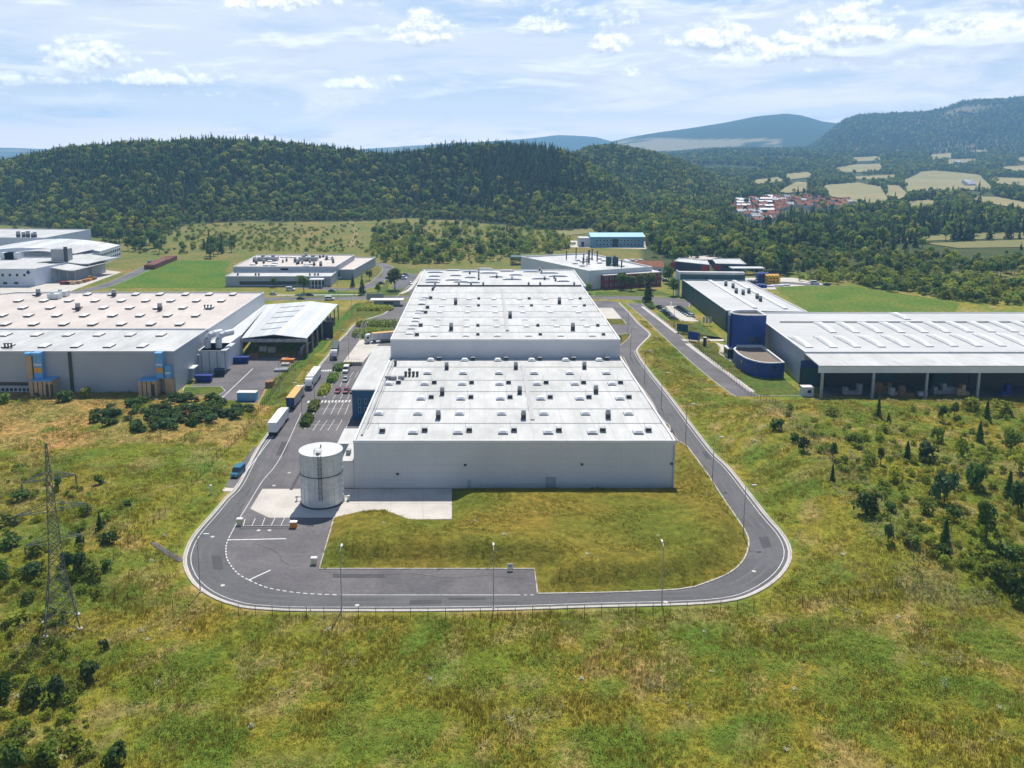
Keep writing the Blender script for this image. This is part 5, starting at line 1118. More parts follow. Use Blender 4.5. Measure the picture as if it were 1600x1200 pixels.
# --- white factory on the far left
def factory():
    m_fw = M('factory_white', (.62, .65, .74), (.56, .60, .69), .1, .5)
    # front block with the square windows
    f = G(20, 447); z = zat(420, f[1]); x1 = G(56, 447)[0]; x0 = x1-90
    t = thing('white_factory', 'white factory complex with arched roof, canopies and a small blue diamond sign', 'factory', (x1, f[1], 0))
    hall(t, [(x0, f[1]), (x1, f[1]), (x1+8, f[1]+55), (x0, f[1]+55)], 0, z, m_fw, m_roof)
    windows(t, (x1-42, f[1]), (x1-4, f[1]), 5.6, 7.4, 9, 1.7, mat=m_glass); windows(t, (x1-60, f[1]), (x1-8, f[1]), 1, 2.6, 8, 3, mat=m_glass)
    q = G(44, 426, 0); xx = (44-CX)/F*(f[1]*pc+(H-z+2)*ps); zz = z-2.1; mb = MB(); s = 1.35
    mb.add([(xx, f[1]-.12, zz-s), (xx+s, f[1]-.12, zz), (xx, f[1]-.12, zz+s), (xx-s, f[1]-.12, zz), (xx, f[1]-.02, zz-s), (xx+s, f[1]-.02, zz), (xx, f[1]-.02, zz+s), (xx-s, f[1]-.02, zz)], [(0, 1, 2, 3), (0, 4, 5, 1), (1, 5, 6, 2), (2, 6, 7, 3), (3, 7, 4, 0)]); wpart('diamond_sign', mb, m_blue2, t)
    # arched long hall behind, running to the right
    y0 = f[1]+40; ze = 9.; ax0, ax1 = G(40, 418)[0], G(142, 418)[0]; by = G(187, 405)
    c0 = G(142, 419); c1 = G(189, 402); zc = zat(398, c0[1]); zc1 = zat(385.5, c1[1])
    d = np.array([c1[0]-c0[0], c1[1]-c0[1]]); nn = np.array([-d[1], d[0]])/np.linalg.norm(d); Wd = 85.
    n = 10; A = []; B = []
    for k in range(n+1):
        fr = k/n; zz = zc+5.5*math.sin(PI*min(1, fr*1.0))*.9; A.append((*(np.array(c0[:2])+nn*Wd*fr), zz)); B.append((*(np.array(c1[:2])+nn*Wd*fr), zz))
    for k in range(n): mb = MB(); mb.hexa([(*A[k][:2], A[k][2]-.3), (*B[k][:2], B[k][2]-.3), (*B[k+1][:2], B[k+1][2]-.3), (*A[k+1][:2], A[k+1][2]-.3)], [A[k], B[k], B[k+1], A[k+1]]); wpart('arched_roof_sheet', mb, m_roof if k % 2 else m_cladw, t)
    P = [c0[:2], c1[:2], B[-1][:2], A[-1][:2]]; mb = MB(); mb.prism([tuple(p) for p in P], 0, zc-.35); wpart('wall', mb, m_fw, t)
    mb = MB(); vs = [(*a[:2], zc-.35) for a in A]+[(*a[:2], a[2]-.3) for a in A]; mb.add(vs, [(k, k+1, n+2+k, n+1+k) for k in range(n)]); vs = [(*a[:2], zc-.35) for a in B]+[(*a[:2], a[2]-.3) for a in B]; mb.add(vs, [(k, k+1, n+2+k, n+1+k) for k in range(n)]); wpart('gable_wall', mb, m_fw, t)
    for zz in (2, 5.4): windows(t, c0, c1, zz, zz+1.8, 14, 3.4, mat=m_glass)
    # middle roofs: low waves stepping down to the yard
    for i, (pa, pb, yy, dep, zz) in enumerate(((56, 118, 431, 34, 8), (60, 140, 425, 26, 10), (30, 120, 412, 30, 12))):
        p0, p1 = G(pa, yy+10), G(pb, yy+10); mb = MB(); K = 8
        vs = []
        for k in range(K+1): 
            fr = k/K; w = .9*math.sin(fr*PI*1.6); vs += [(p0[0]+(p1[0]-p0[0])*fr, p0[1], zz+w), (p0[0]+(p1[0]-p0[0])*fr+8, p0[1]+dep, zz+1+w)]
        mb.add(vs+[(x, y, z_-.5) for x, y, z_ in vs], [(2*k, 2*k+2, 2*k+3, 2*k+1) for k in range(K)]+[(2*K+2+2*k, 2*K+2+2*k+2, 2*k+2, 2*k) for k in range(K)]); wpart('wave_roof', mb, m_roof, t)
        mb = MB(); mb.box(p0[0]+1, p1[0]-1, p0[1]+6, p0[1]+dep, 0, zz-1); wpart('wall', mb, m_clad2 if i != 1 else m_grey, t)
        for k in range(6): x = p0[0]+(p1[0]-p0[0])*k/5.; mb = MB(); mb.box(x-.3, x+.3, p0[1]+.3, p0[1]+.9, 0, zz-.8); wpart('column', mb, m_grey, t)
    q = G(93, 407, 11); mb = MB(); mb.box(q[0]-5, q[0]+5, q[1], q[1]+7, 9, 18); wpart('plant_room', mb, m_grey, t); mb = MB(); mb.box(q[0]+3.4, q[0]+5.4, q[1]-1, q[1]-.05, 9, 19.5); wpart('plant_room', mb, m_dark, t)
    # back block
    b = G(60, 396); zb = zat(371.5, b[1]); x1 = G(76, 395)[0]; hall(t, [(x1-120, b[1]+8), (x1, b[1]), (x1+4, b[1]+70), (x1-120, b[1]+78)], 0, zb, m_fw, m_roof)
    for px in (28, 36, 43, 50, 54): q = G(px, 370, zb); wcopy('vent_stack', me_stack, t, (q[0], b[1]+8, zb-.4), scl=rng.uniform(1.2, 2))
    for i, px in enumerate((8, 14, 20)): q = G(px, 400, 12); mb = MB(); mb.box(q[0]-3, q[0]+3, q[1], q[1]+5, 8, 14); wpart('roof_unit', mb, m_zinc, t)
    for i, (px, py, m) in enumerate(((104, 444, m_red), (112, 444, m_tan), (120, 443, m_tan), (128, 441, m_wood), (135, 439, m_orange), (142, 437, m_wood))):
        q = G(px, py); t2 = thing('timber_pile', 'pile of %s goods in the white factory yard, %s from the canopy' % (['red', 'sandy', 'pale', 'brown', 'orange', 'rusty'][i], ORD[i]), 'goods pile', q)
        for j in range(4): mb = MB(); mb.box(-3+j*1.5, -1.6+j*1.5, -2, 2, 0, rng.uniform(.8, 2.4)); link('stack', mb.mesh('stack', m), t2)
    q0, q1 = G(242, 421), G(277, 406); t2 = thing('brick_stack', 'long low stack of red brown pallets beside the lane in the meadow', 'pallet stack', (q0[0], q0[1], 0)); d = np.array(q1[:2])-np.array(q0[:2]); n = 14; a = math.atan2(d[1], d[0])
    mb = MB(); w = np.linalg.norm(d)/n; mb.box(.1, w-.1, 0, 7, 0, 3.4); me = mb.mesh('pallet', M('red_brown', (.20, .075, .05), (.15, .055, .04), .4, .8))
    for i in range(n): c = np.array(q0[:2])+d*i/n; wcopy('pallet', me, t2, (c[0], c[1], 0), a, (1, 1, rng.uniform(.8, 1.1)))
factory()
# ------------------------------------------------------------------ vehicles
def paint(name, c): return M(name, c, tuple(x*.93 for x in c), 1., .3, spec=.5)
m_wht = paint('vehicle_white', (.72, .73, .74)); m_carred = paint('vehicle_red', (.22, .012, .025)); m_carblue = paint('vehicle_teal_blue', (.012, .13, .24)); m_cardark = paint('vehicle_black', (.02, .022, .026)); m_carsil = paint('vehicle_silver', (.36, .37, .39)); m_cargreen = paint('vehicle_green', (.10, .22, .15))
m_lamp = M('lamp_glass', (.8, .8, .76), rough=.2); m_redlamp = M('rear_lamp', (.4, .01, .01), rough=.3); m_dgreen = M('tarp_dark_green', (.02, .045, .04), rough=.5); m_tarpo = M('tarp_orange', (.62, .36, .10), (.55, .31, .08), .5, .55); m_tarpb = M('tarp_blue', (.018, .045, .16), rough=.5)
def wheel(t, x, y, r, w):
    mb = MB(); mb.tube((x-w/2, y, r), (x+w/2, y, r), r, 12, 0); o = link('wheel', mb.mesh('wheel', m_tyre), t); s = 1 if x > 0 else -1
    mb = MB(); mb.tube((x+s*w/2, y, r), (x+s*(w/2+.02), y, r), r*.55, 10); link('rim', mb.mesh('rim', m_grey), o)
def loft(mb, secs, m=0):
    """closed tube through rectangular-ish cross sections [(y, half width, z0, z1)]"""
    n = len(secs); vs = []
    for y, w, z0, z1 in secs: vs += [(-w, y, z0), (w, y, z0), (w*.94, y, z1), (-w*.94, y, z1)]
    fs = [(4*i+k, 4*i+(k+1) % 4, 4*i+4+(k+1) % 4, 4*i+4+k) for i in range(n-1) for k in range(4)]
    mb.add(vs, [tuple(reversed(f)) for f in fs]+[(0, 1, 2, 3), (4*n-1, 4*n-2, 4*n-3, 4*n-4)], m)
def car(px, py, rz, body, lab, group=None, kind='parked_car', cat='car', z=.035):
    """front towards -Y at rz 0"""
    q = G(px, py); t = thing(kind, lab, cat, (q[0], q[1], z), rz, group)
    if kind == 'parked_car':
        L_, w, hb, hr = 4.4, .88, .82, 1.46
        mb = MB(); loft(mb, [(-L_/2, w*.8, .3, .62), (-L_/2+.25, w, .25, .72), (-.9, w, .22, hb+.05), (1.6, w, .22, hb+.08), (L_/2-.1, w*.96, .28, hb), (L_/2, w*.85, .35, .7)]); link('body', mb.mesh('body', body), t)
        mb = MB(); loft(mb, [(-1.25, w*.86, hb, hb+.06), (-.45, w*.8, hb, hr-.04), (1.0, w*.8, hb, hr-.02), (1.85, w*.84, hb, hb+.1)]); link('window_band', mb.mesh('window_band', m_glass), t)
        mb = MB(); mb.hexa([(-w*.74, -.5, hr-.05), (w*.74, -.5, hr-.05), (w*.74, 1.05, hr-.03), (-w*.74, 1.05, hr-.03)], [(-w*.7, -.4, hr+.01), (w*.7, -.4, hr+.01), (w*.7, .98, hr+.02), (-w*.7, .98, hr+.02)]); link('roof', mb.mesh('roof', body), t)
        wy = (-1.35, 1.35); r = .32
    else:
        L_, w, hb, hr = 5.2, .98, 1.15, 2.2
        mb = MB(); loft(mb, [(-L_/2, w*.85, .35, .85), (-L_/2+.3, w, .3, 1.05), (-1.5, w, .28, hb+.1), (-.75, w*.97, .28, hr), (L_/2-.1, w*.96, .3, hr), (L_/2, w*.92, .4, hr-.3)]); link('body', mb.mesh('body', body), t)
        mb = MB(); mb.add([(-w*.88, -1.56, hb+.14), (w*.88, -1.56, hb+.14), (w*.84, -.84, hr-.1), (-w*.84, -.84, hr-.1)], [(0, 1, 2, 3)]); mb.v = [(x, y-.03, z_+.03) for x, y, z_ in mb.v]; link('windscreen', mb.mesh('windscreen', m_glass), t)
        for s in (-1, 1): mb = MB(); mb.hexa([(s*w*.985-.015, -1.0, hb+.1), (s*w*.985+.015, -1.0, hb+.1), (s*w*.985+.015, 2.2, hb+.1), (s*w*.985-.015, 2.2, hb+.1)], [(s*w*.955-.015, -.7, hr-.3), (s*w*.955+.015, -.7, hr-.3), (s*w*.955+.015, 2.2, hr-.3), (s*w*.955-.015, 2.2, hr-.3)]); link('side_window', mb.mesh('side_window', m_glass), t)
        wy = (-1.7, 1.6); r = .36
    for s in (-1, 1):
        for y in wy: wheel(t, s*(w-.1), y, r, .22)
        mb = MB(); mb.box(s*w*.62-.16, s*w*.62+.16, -L_/2-.01, -L_/2+.12, .6, .75); link('headlight', mb.mesh('headlight', m_lamp), t)
        mb = MB(); mb.box(s*w*.7-.12, s*w*.7+.12, L_/2-.1, L_/2+.01, .62, .78); link('rear_light', mb.mesh('rear_light', m_redlamp), t)
    return t
def truck(loc, rz, lab, box, front=None, rear=None, roof=None, cabm=None):
    """front towards -Y; trailer rear at +Y; origin in the middle"""
    t = thing('articulated_truck', lab, 'truck', loc, rz, 'lorries on the service road')
    mb = MB(); mb.box(-1.27, 1.27, -5.2, 8.3, 1.2, 3.94); b = link('trailer_box', mb.mesh('trailer_box', box), t)
    mb = MB(); mb.box(-1.29, 1.29, -5.22, 8.32, 3.945, 4.0); link('trailer_roof', mb.mesh('trailer_roof', roof or box), t)
    for s in (-1, 1): mb = MB(); mb.box(s*.64-.61, s*.64+.61, 8.3, 8.35, 1.25, 3.9); link('rear_door', mb.mesh('rear_door', rear or box), t)
    for k in range(7): 
        for s in (-1, 1): mb = MB(); y = -5.0+k*2.2; mb.box(s*1.285-.012, s*1.285+.012, y-.04, y+.04, 1.22, 3.92); link('side_post', mb.mesh('side_post', m_grey), b)
    mb = MB(); mb.box(-.5, .5, -7.6, 8.2, .75, 1.15); mb.box(-1.2, 1.2, 8.1, 8.34, .7, 1.0); link('chassis', mb.mesh('chassis', m_dark), t)
    for s in (-1, 1): mb = MB(); mb.box(s*1.2-.04, s*1.2+.04, -2.2, 3.2, .5, 1.1); link('side_skirt', mb.mesh('side_skirt', m_grey), t)
    cm = cabm or m_wht
    mb = MB(); loft(mb, [(-8.25, 1.2, .45, 2.0), (-8.1, 1.24, .4, 3.0), (-7.6, 1.24, .4, 3.6), (-6.2, 1.24, .5, 3.75), (-6.05, 1.2, .6, 3.7)]); link('cab', mb.mesh('cab', cm), t)
    mb = MB(); mb.add([(-1.1, -8.21, 1.95), (1.1, -8.21, 1.95), (1.08, -8.02, 3.0), (-1.08, -8.02, 3.0)], [(0, 1, 2, 3)]); mb.v = [(x, y-.04, z) for x, y, z in mb.v]; link('windscreen', mb.mesh('windscreen', m_glass), t)
    mb = MB(); mb.box(-1.1, 1.1, -8.3, -8.2, .5, 1.5); link('grille', mb.mesh('grille', m_dark), t)
    for s in (-1, 1):
        mb = MB(); mb.box(s*.95-.2, s*.95+.2, -8.32, -8.26, .62, .85); link('headlight', mb.mesh('headlight', m_lamp), t)
        mb = MB(); mb.box(s*1.42-.1, s*1.42+.1, -7.95, -7.8, 2.0, 2.8); link('mirror', mb.mesh('mirror', m_dark), t)
        mb = MB(); mb.box(s*1.245-.012, s*1.245+.012, -7.7, -6.9, 2.0, 2.85); link('side_window', mb.mesh('side_window', m_glass), t)
        for y in (-7.2, -4.4, 4.6, 5.9, 7.2): wheel(t, s*1.05, y, .5, .34)
    return t
def mid(px, py, half, sgn): q = G(px, py); return (q[0], q[1]+sgn*half, .03)
truck(mid(426, 682, 8.3, 1), PI, 'white box lorry seen from behind, last in the line of lorries on the left road', m_wht, rear=m_wht)
truck(mid(454, 641, 8.3, 1), PI, 'lorry with orange roof and dark blue tail, standing between the two white ones', m_clad2, rear=m_tarpb, roof=m_tarpo)
truck(mid(482, 610, 8.3, 1), 0, 'white lorry facing the viewer with white cab and plain white trailer', m_wht, cabm=m_wht)
truck(mid(518, 563, 8.3, 1), .12, 'white cab lorry with dark green trailer, first around the bend', m_dgreen, cabm=m_wht)
q = G(592, 536); truck((q[0]+2, q[1]+3, .05), math.radians(-68), 'lorry with white cab and orange striped trailer backed up to the loading dock', m_wht, roof=m_tarpo)
car(372, 742, math.radians(-8), m_carblue, 'teal blue van parked in the lay-by beside the left road', kind='parked_van', cat='van')
car(528, 613, 0, m_carred, 'left one of the two dark red cars in the car park', 'cars in the small car park'); car(541, 613, 0, m_carred, 'right one of the two dark red cars, next to the blue office', 'cars in the small car park')
car(541, 581, 0, m_wht, 'white delivery van parked at the top end of the car park', kind='parked_van', cat='van'); car(540, 595, 0, m_carsil, 'small pale car parked below the white van', 'cars in the small car park'); car(551.5, 613, 0, m_cardark, 'black car half hidden at the corner of the blue office', 'cars in the small car park')
cols_ = [m_cardark, m_cardark, m_carblue, m_cardark, m_carsil, m_cardark, m_wht]
nm_ = ['black', 'dark', 'navy', 'black', 'silver', 'dark', 'white']
for i in range(8):
    f = i/7; car(1031+f*22.5, 481+f*19, math.radians(68), cols_[(i*3) % 7], '%s car in the row nearer the street, %s from the far end' % (nm_[(i*3) % 7], ORD[i]), 'cars on the concrete car park')
    if i < 7: car(1059.5+f*23, 482+f*15, math.radians(-112), cols_[(i*2+1) % 7], '%s car in the row nearer the green hall, %s from the far end' % (nm_[(i*2+1) % 7], ORD[i]), 'cars on the concrete car park')
for px, py, rz, m, lab, kd in ((454, 454, 1.5, m_wht, 'white van in front of the grey hall wing', 'parked_van'), (484, 462, 1.4, m_cardark, 'black car by the round tree in front of the grey hall', 'parked_car'), (519, 456, 1.6, m_cargreen, 'pale green car on the forecourt of the grey hall near the porch', 'parked_car'), (427, 461, 1.6, m_carsil, 'silver car at the forecourt entrance of the grey hall', 'parked_car'), (470, 468, 1.6, m_cardark, 'black car on the street behind the canopy roof', 'parked_car'), (515, 469, 1.6, m_wht, 'white van on the street behind the canopy roof', 'parked_van'),
        (642, 444, .3, m_wht, 'white car driving on the lane beside the huge hall', 'parked_car'), (630, 436, 1.2, m_wht, 'white van in the little car park past the round tree', 'parked_van'), (612, 431, 1.2, m_carblue, 'blue car at the end of the little car park past the tree', 'parked_car'), (634, 430, 1.3, m_carsil, 'silver car in the last row of the little car park', 'parked_car'), (607, 436, 1.2, m_carblue, 'teal car next to the lane junction by the grey hall', 'parked_car'), (596, 444, 1.4, m_cardark, 'black car on the lane bend beside the lawn', 'parked_car'),
        (1273, 444, 1.4, m_wht, 'white van at the far end of the storage yard street', 'parked_van'), (1292, 446, 1.4, m_cardark, 'dark car at the end of the street beside the mown meadow', 'parked_car'), (1040, 440, 1.4, m_cardark, 'dark car beside the brick office and the green hall', 'parked_car'), (1034, 437, 1.5, m_wht, 'white car parked behind the dark car at the brick office', 'parked_car'), (1046, 432, 1.5, m_carblue, 'blue car in front of the dark office group', 'parked_car'), (235, 413, .8, m_carblue, 'blue lorry cab on the lane by the brick red pallets', 'parked_van'),
        (985, 383, 1.5, m_wht, 'white van standing before the pale blue shed', 'parked_van'), (947, 384, 1.5, m_wht, 'white car beside the gate of the pale blue shed', 'parked_car'), (972, 385, 1.5, m_cardark, 'dark car in front of the pale blue shed', 'parked_car')):
    car(px, py, rz, m, lab, None, kd, 'van' if kd == 'parked_van' else 'car')
# ------------------------------------------------------------------ street lamps
def lamp_proto():
    t = thing('street_lamp', '', 'street lamp', (0, 0, 0), 0, 'tall street lamps along the roads')
    mb = MB(); mb.tube((0, 0, 0), (0, 0, 11), .11, 6, r2=.06); link('pole', mb.mesh('pole', m_grey), t)
    mb = MB(); mb.tube((0, 0, 10.9), (1.5, 0, 11.25), .045, 5); link('arm', mb.mesh('arm', m_grey), t)
    mb = MB(); mb.hexa([(1.2, -.16, 11.16), (2.2, -.2, 11.2), (2.2, .2, 11.2), (1.2, .16, 11.16)], [(1.2, -.12, 11.34), (2.2, -.14, 11.34), (2.2, .14, 11.34), (1.2, .12, 11.34)]); link('lamp_head', mb.mesh('lamp_head', m_trim), t)
    mb = MB(); mb.box(-.2, .2, -.2, .2, 0, .12); link('base', mb.mesh('base', m_conc), t)
    return t
LP = lamp_proto()
LAMPS = [(313, 925, 0, 'at the lower left bend of the loop road'), (534, 953, PI/2, 'at the near edge of the loop road, first from the left bend'), (771, 951, PI/2, 'at the near edge of the loop road, in the middle'), (1034, 945, PI/2, 'at the near edge of the loop road, nearest the right bend'),
         (1161, 838, 0, 'at the inner kerb just above the right bend'), (1113, 752, 0, 'at the inner kerb, second above the right bend'), (1071, 693, 0, 'beside the front right corner of the white hall'), (1033, 637, 0, 'beside the right wall of the white hall, near its front corner'), (1007, 597, 0, 'beside the right wall, midway along the lower roof'), (985, 557, 0, 'where the lower roof meets the higher one'), (981, 520, 0, 'on the right road by the small verge'),
         (472, 655, PI, 'by the first hedge of the car park, nearest the tank'), (492, 637, PI, 'by the second hedge of the car park'), (521, 577, PI, 'by the upper zebra crossing'), (545, 560, PI, 'by the loading dock yard'), (1091, 541, PI, 'beside the drive to the deep blue tower'), (1053, 512, PI, 'beside the concrete car park'), (566, 463, 0, 'on the street behind the canopy roof'), (528, 466, 0, 'on the street, just left of the lawn'), (600, 470, 0, 'at the street junction by the grey sign'),
         (262, 930, 0, 'outside the left fence near the loop road'), (290, 790, 0, 'in the grass between fence and left road, lower'), (332, 716, 0, 'in the grass between fence and left road, near the van'), (405, 655, 0, 'in the grass beside the white box lorry'), (437, 612, 0, 'beside the yard verge next to the orange roofed lorry'), (550, 497, 0, 'inside the bend of the left road')]
for i, (px, py, rz, lab) in enumerate(LAMPS):
    if px in (262, 290, 332, 405): continue
    q = G(px, py); o = LP if i == 0 else dup(LP, q, rz)
    o.location = (q[0], q[1], .03); o.rotation_euler.z = rz; o['label'] = 'tall grey street lamp '+lab.replace(', first from the left bend', ' by the left bend')
# manhole covers
for i, (px, py, lab) in enumerate(((332, 839, 'before the left bend'), (348, 915, 'in the left bend'), (558, 946, 'on the near straight, left of the middle'), (1040, 941, 'on the near straight by the right bend'), (1178, 893, 'inside the right bend'), (452, 739, 'on the yard beside the tank'), (428, 759, 'by the corner of the concrete apron'), (404, 829, 'first below the parking bays'), (421, 829, 'second below the parking bays'))):
    q = G(px, py); mb = MB(); mb.tube((q[0], q[1], .04), (q[0], q[1], .07), .42, 12); tag(link('manhole_cover', mb.mesh('manhole_cover', m_conc)), 'pale round manhole cover in the asphalt, '+lab, 'manhole cover', 'manhole covers on the service road')
# small things in the yard
def post_box(px, py, lab, m, cat, name, w=.5, hh=1.3):
    q = G(px, py); t = thing(name, lab, cat, (q[0], q[1], .03)); mb = MB(); mb.box(-w, w, -w*.7, w*.7, 0, hh); link('body', mb.mesh('body', m), t); mb = MB(); mb.box(-w*1.1, w*1.1, -w*.8, w*.8, hh, hh+.15); link('lid', mb.mesh('lid', m_trim), t)
m_cream = M('cream_plastic', (.62, .58, .36), rough=.6)
post_box(459, 824, 'orange grit bin at the right end of the parking bays by the tank', m_orange, 'grit bin', 'grit_bin', .7, 1.2); post_box(375, 820, 'pale valve cabinet at the left end of the parking bays', m_cream, 'cabinet', 'valve_cabinet', .6, 1.3); post_box(491, 881, 'cream cabinet at the corner of the grass bank', m_cream, 'cabinet', 'valve_cabinet', .55, 1.2)
q = G(797, 892); t = thing('notice_board', 'small white square sign on short posts at the edge of the grass bank', 'sign', q); mb = MB(); mb.box(-.55, .55, -.04, .04, .5, 1.5); link('board', mb.mesh('board', m_trim), t); mb = MB(); mb.box(-.3, .3, -.05, -.04, .8, 1.2); link('print', mb.mesh('print', m_grey), t)
for s in (-.4, .4): mb = MB(); mb.tube((s, 0.06, 0), (s, 0.06, 1.4), .04, 5); link('post', mb.mesh('post', m_grey), t)
q = G(330, 770); t = thing('marker_post', 'white marker post in the grass below the lay-by', 'post', (*G(330, 772)[:2], h1(*G(330, 772)[:2]))); mb = MB(); mb.tube((0, 0, 0), (0, 0, 1.6), .14, 6); link('post', mb.mesh('post', m_cladw), t); mb = MB(); mb.tube((0, 0, 1.6), (0, 0, 2.1), .3, 8); link('cap', mb.mesh('cap', m_trim), t)
for px, py, w, lab, m, in ((586, 471, 4.5, 'broad grey sign board at the street junction', m_grey), (1066, 521, 2.6, 'dark green sign board facing the street beside the small car park', m_teal), (1084, 534, 2.6, 'deep blue sign board at the drive of the blue tower', m_blue2)):
    q = G(px, py); t = thing('sign_board', lab, 'sign', q, .0 if w > 4 else -.7); mb = MB(); mb.box(-w, w, -.12, .12, .8, 4.2); link('board', mb.mesh('board', m), t)
    for s in (-w*.8, w*.8): mb = MB(); mb.box(s-.12, s+.12, .13, .3, 0, 4.1); link('post', mb.mesh('post', m_grey), t)
q = G(1101, 541); t = thing('gate_pillar', 'dark square pillar beside the deep blue sign board', 'pillar', q); mb = MB(); mb.box(-.6, .6, -.5, .5, 0, 3.6); link('shaft', mb.mesh('shaft', m_dark), t); mb = MB(); mb.box(-.7, .7, -.6, .6, 3.6, 3.8); link('cap', mb.mesh('cap', m_trim), t)
q = G(606, 478); t = thing('gatehouse', 'small flat gatehouse with white roof at the yard entrance', 'gatehouse', q); mb = MB(); mb.box(-7, 6, 0, 4, 0, 2.8); link('wall', mb.mesh('wall', m_grey), t); mb = MB(); mb.box(-9, 8, -1, 5, 2.8, 3.2); link('roof', mb.mesh('roof', m_trim), t); mb = MB(); mb.box(-2, 3, -.06, 0, 1, 2.2); link('window', mb.mesh('window', m_glass), t)
for i, px in enumerate((1098, 1103, 1108)):
    q = G(px, 509); t = thing('flag', 'white banner flag on the lawn beside the green hall, %s of three from the street' % ORD[i], 'flag', q, .4); mb = MB(); mb.tube((0, 0, 0), (0, 0, 4.2), .07, 5); link('pole', mb.mesh('pole', m_grey), t); mb = MB(); mb.box(.08, 1.3, -.03, .03, 1.2, 4.1); link('cloth', mb.mesh('cloth', m_trim), t)
# drain chute in the slope at the left bend
mb = MB(); A, B = G(240, 853), G(285, 877); n = 12
for i in range(n):
    f, g = i/n, (i+.85)/n; P = [(A[0]+(B[0]-A[0])*k, A[1]+(B[1]-A[1])*k) for k in (f, g)]; mb.ribbon(P, 1.3, 0); 
mb.v = [(x, y, h1(x, y)+.12) for x, y, z in mb.v]; struct('drain_chute', mb, m_asph)
# ------------------------------------------------------------------ fences
def fence(px, lab, step=3.0, hh=2.1):
    P = [g2(*p) for p in px]; P = np.array(cr_pts(P, 1.0)); d = np.concatenate([[0], np.cumsum(np.linalg.norm(np.diff(P, axis=0), axis=1))])
    t = thing('wire_fence', lab, 'fence', (P[0][0], P[0][1], 0)); mbp = MB(); mbp.tube((0, 0, -.3), (0, 0, hh), .05, 5); me = mbp.mesh('post', m_fence)
    S = [(float(np.interp(s, d, P[:, 0])), float(np.interp(s, d, P[:, 1]))) for s in np.arange(0, d[-1], step)]
    zz = h(np.array([p[0] for p in S]), np.array([p[1] for p in S]))
    for (x, y), z in zip(S, zz): wcopy('post', me, t, (x, y, float(z)))
    mb = MB()
    for k in range(len(S)-1):
        a, b = S[k], S[k+1]; za, zb = zz[k], zz[k+1]
        for u in (.15, .75, 1.35, 2.0): mb.tube((a[0], a[1], za+u), (b[0], b[1], zb+u), .012, 3, caps=False)
        for j in range(1, 8): f = j/8; mb.tube((a[0]+(b[0]-a[0])*f, a[1]+(b[1]-a[1])*f, za+(zb-za)*f+.15), (a[0]+(b[0]-a[0])*f, a[1]+(b[1]-a[1])*f, za+(zb-za)*f+2.), .008, 3, caps=False)
    o = wpart('wire_mesh', mb, m_fence, t); o['kind'] = 'stuff'
fence([(142, 928), (170, 900), (212, 858), (250, 818), (287, 782), (330, 735), (365, 697), (395, 660), (420, 625), (445, 590), (472, 560), (500, 527), (530, 497), (566, 474)], 'dark wire fence running up the grass beside the left road')
fence([(142, 928), (200, 944), (280, 955), (420, 963), (560, 966), (700, 967), (900, 963), (1100, 957), (1240, 949), (1340, 938), (1440, 924)], 'dark wire fence along the near side of the loop road')
fence([(1440, 924), (1410, 880), (1340, 802), (1290, 737), (1240, 690), (1195, 640), (1150, 600), (1110, 563), (1070, 528), (1030, 497)], 'dark wire fence climbing between the loop road and the scrub slope')
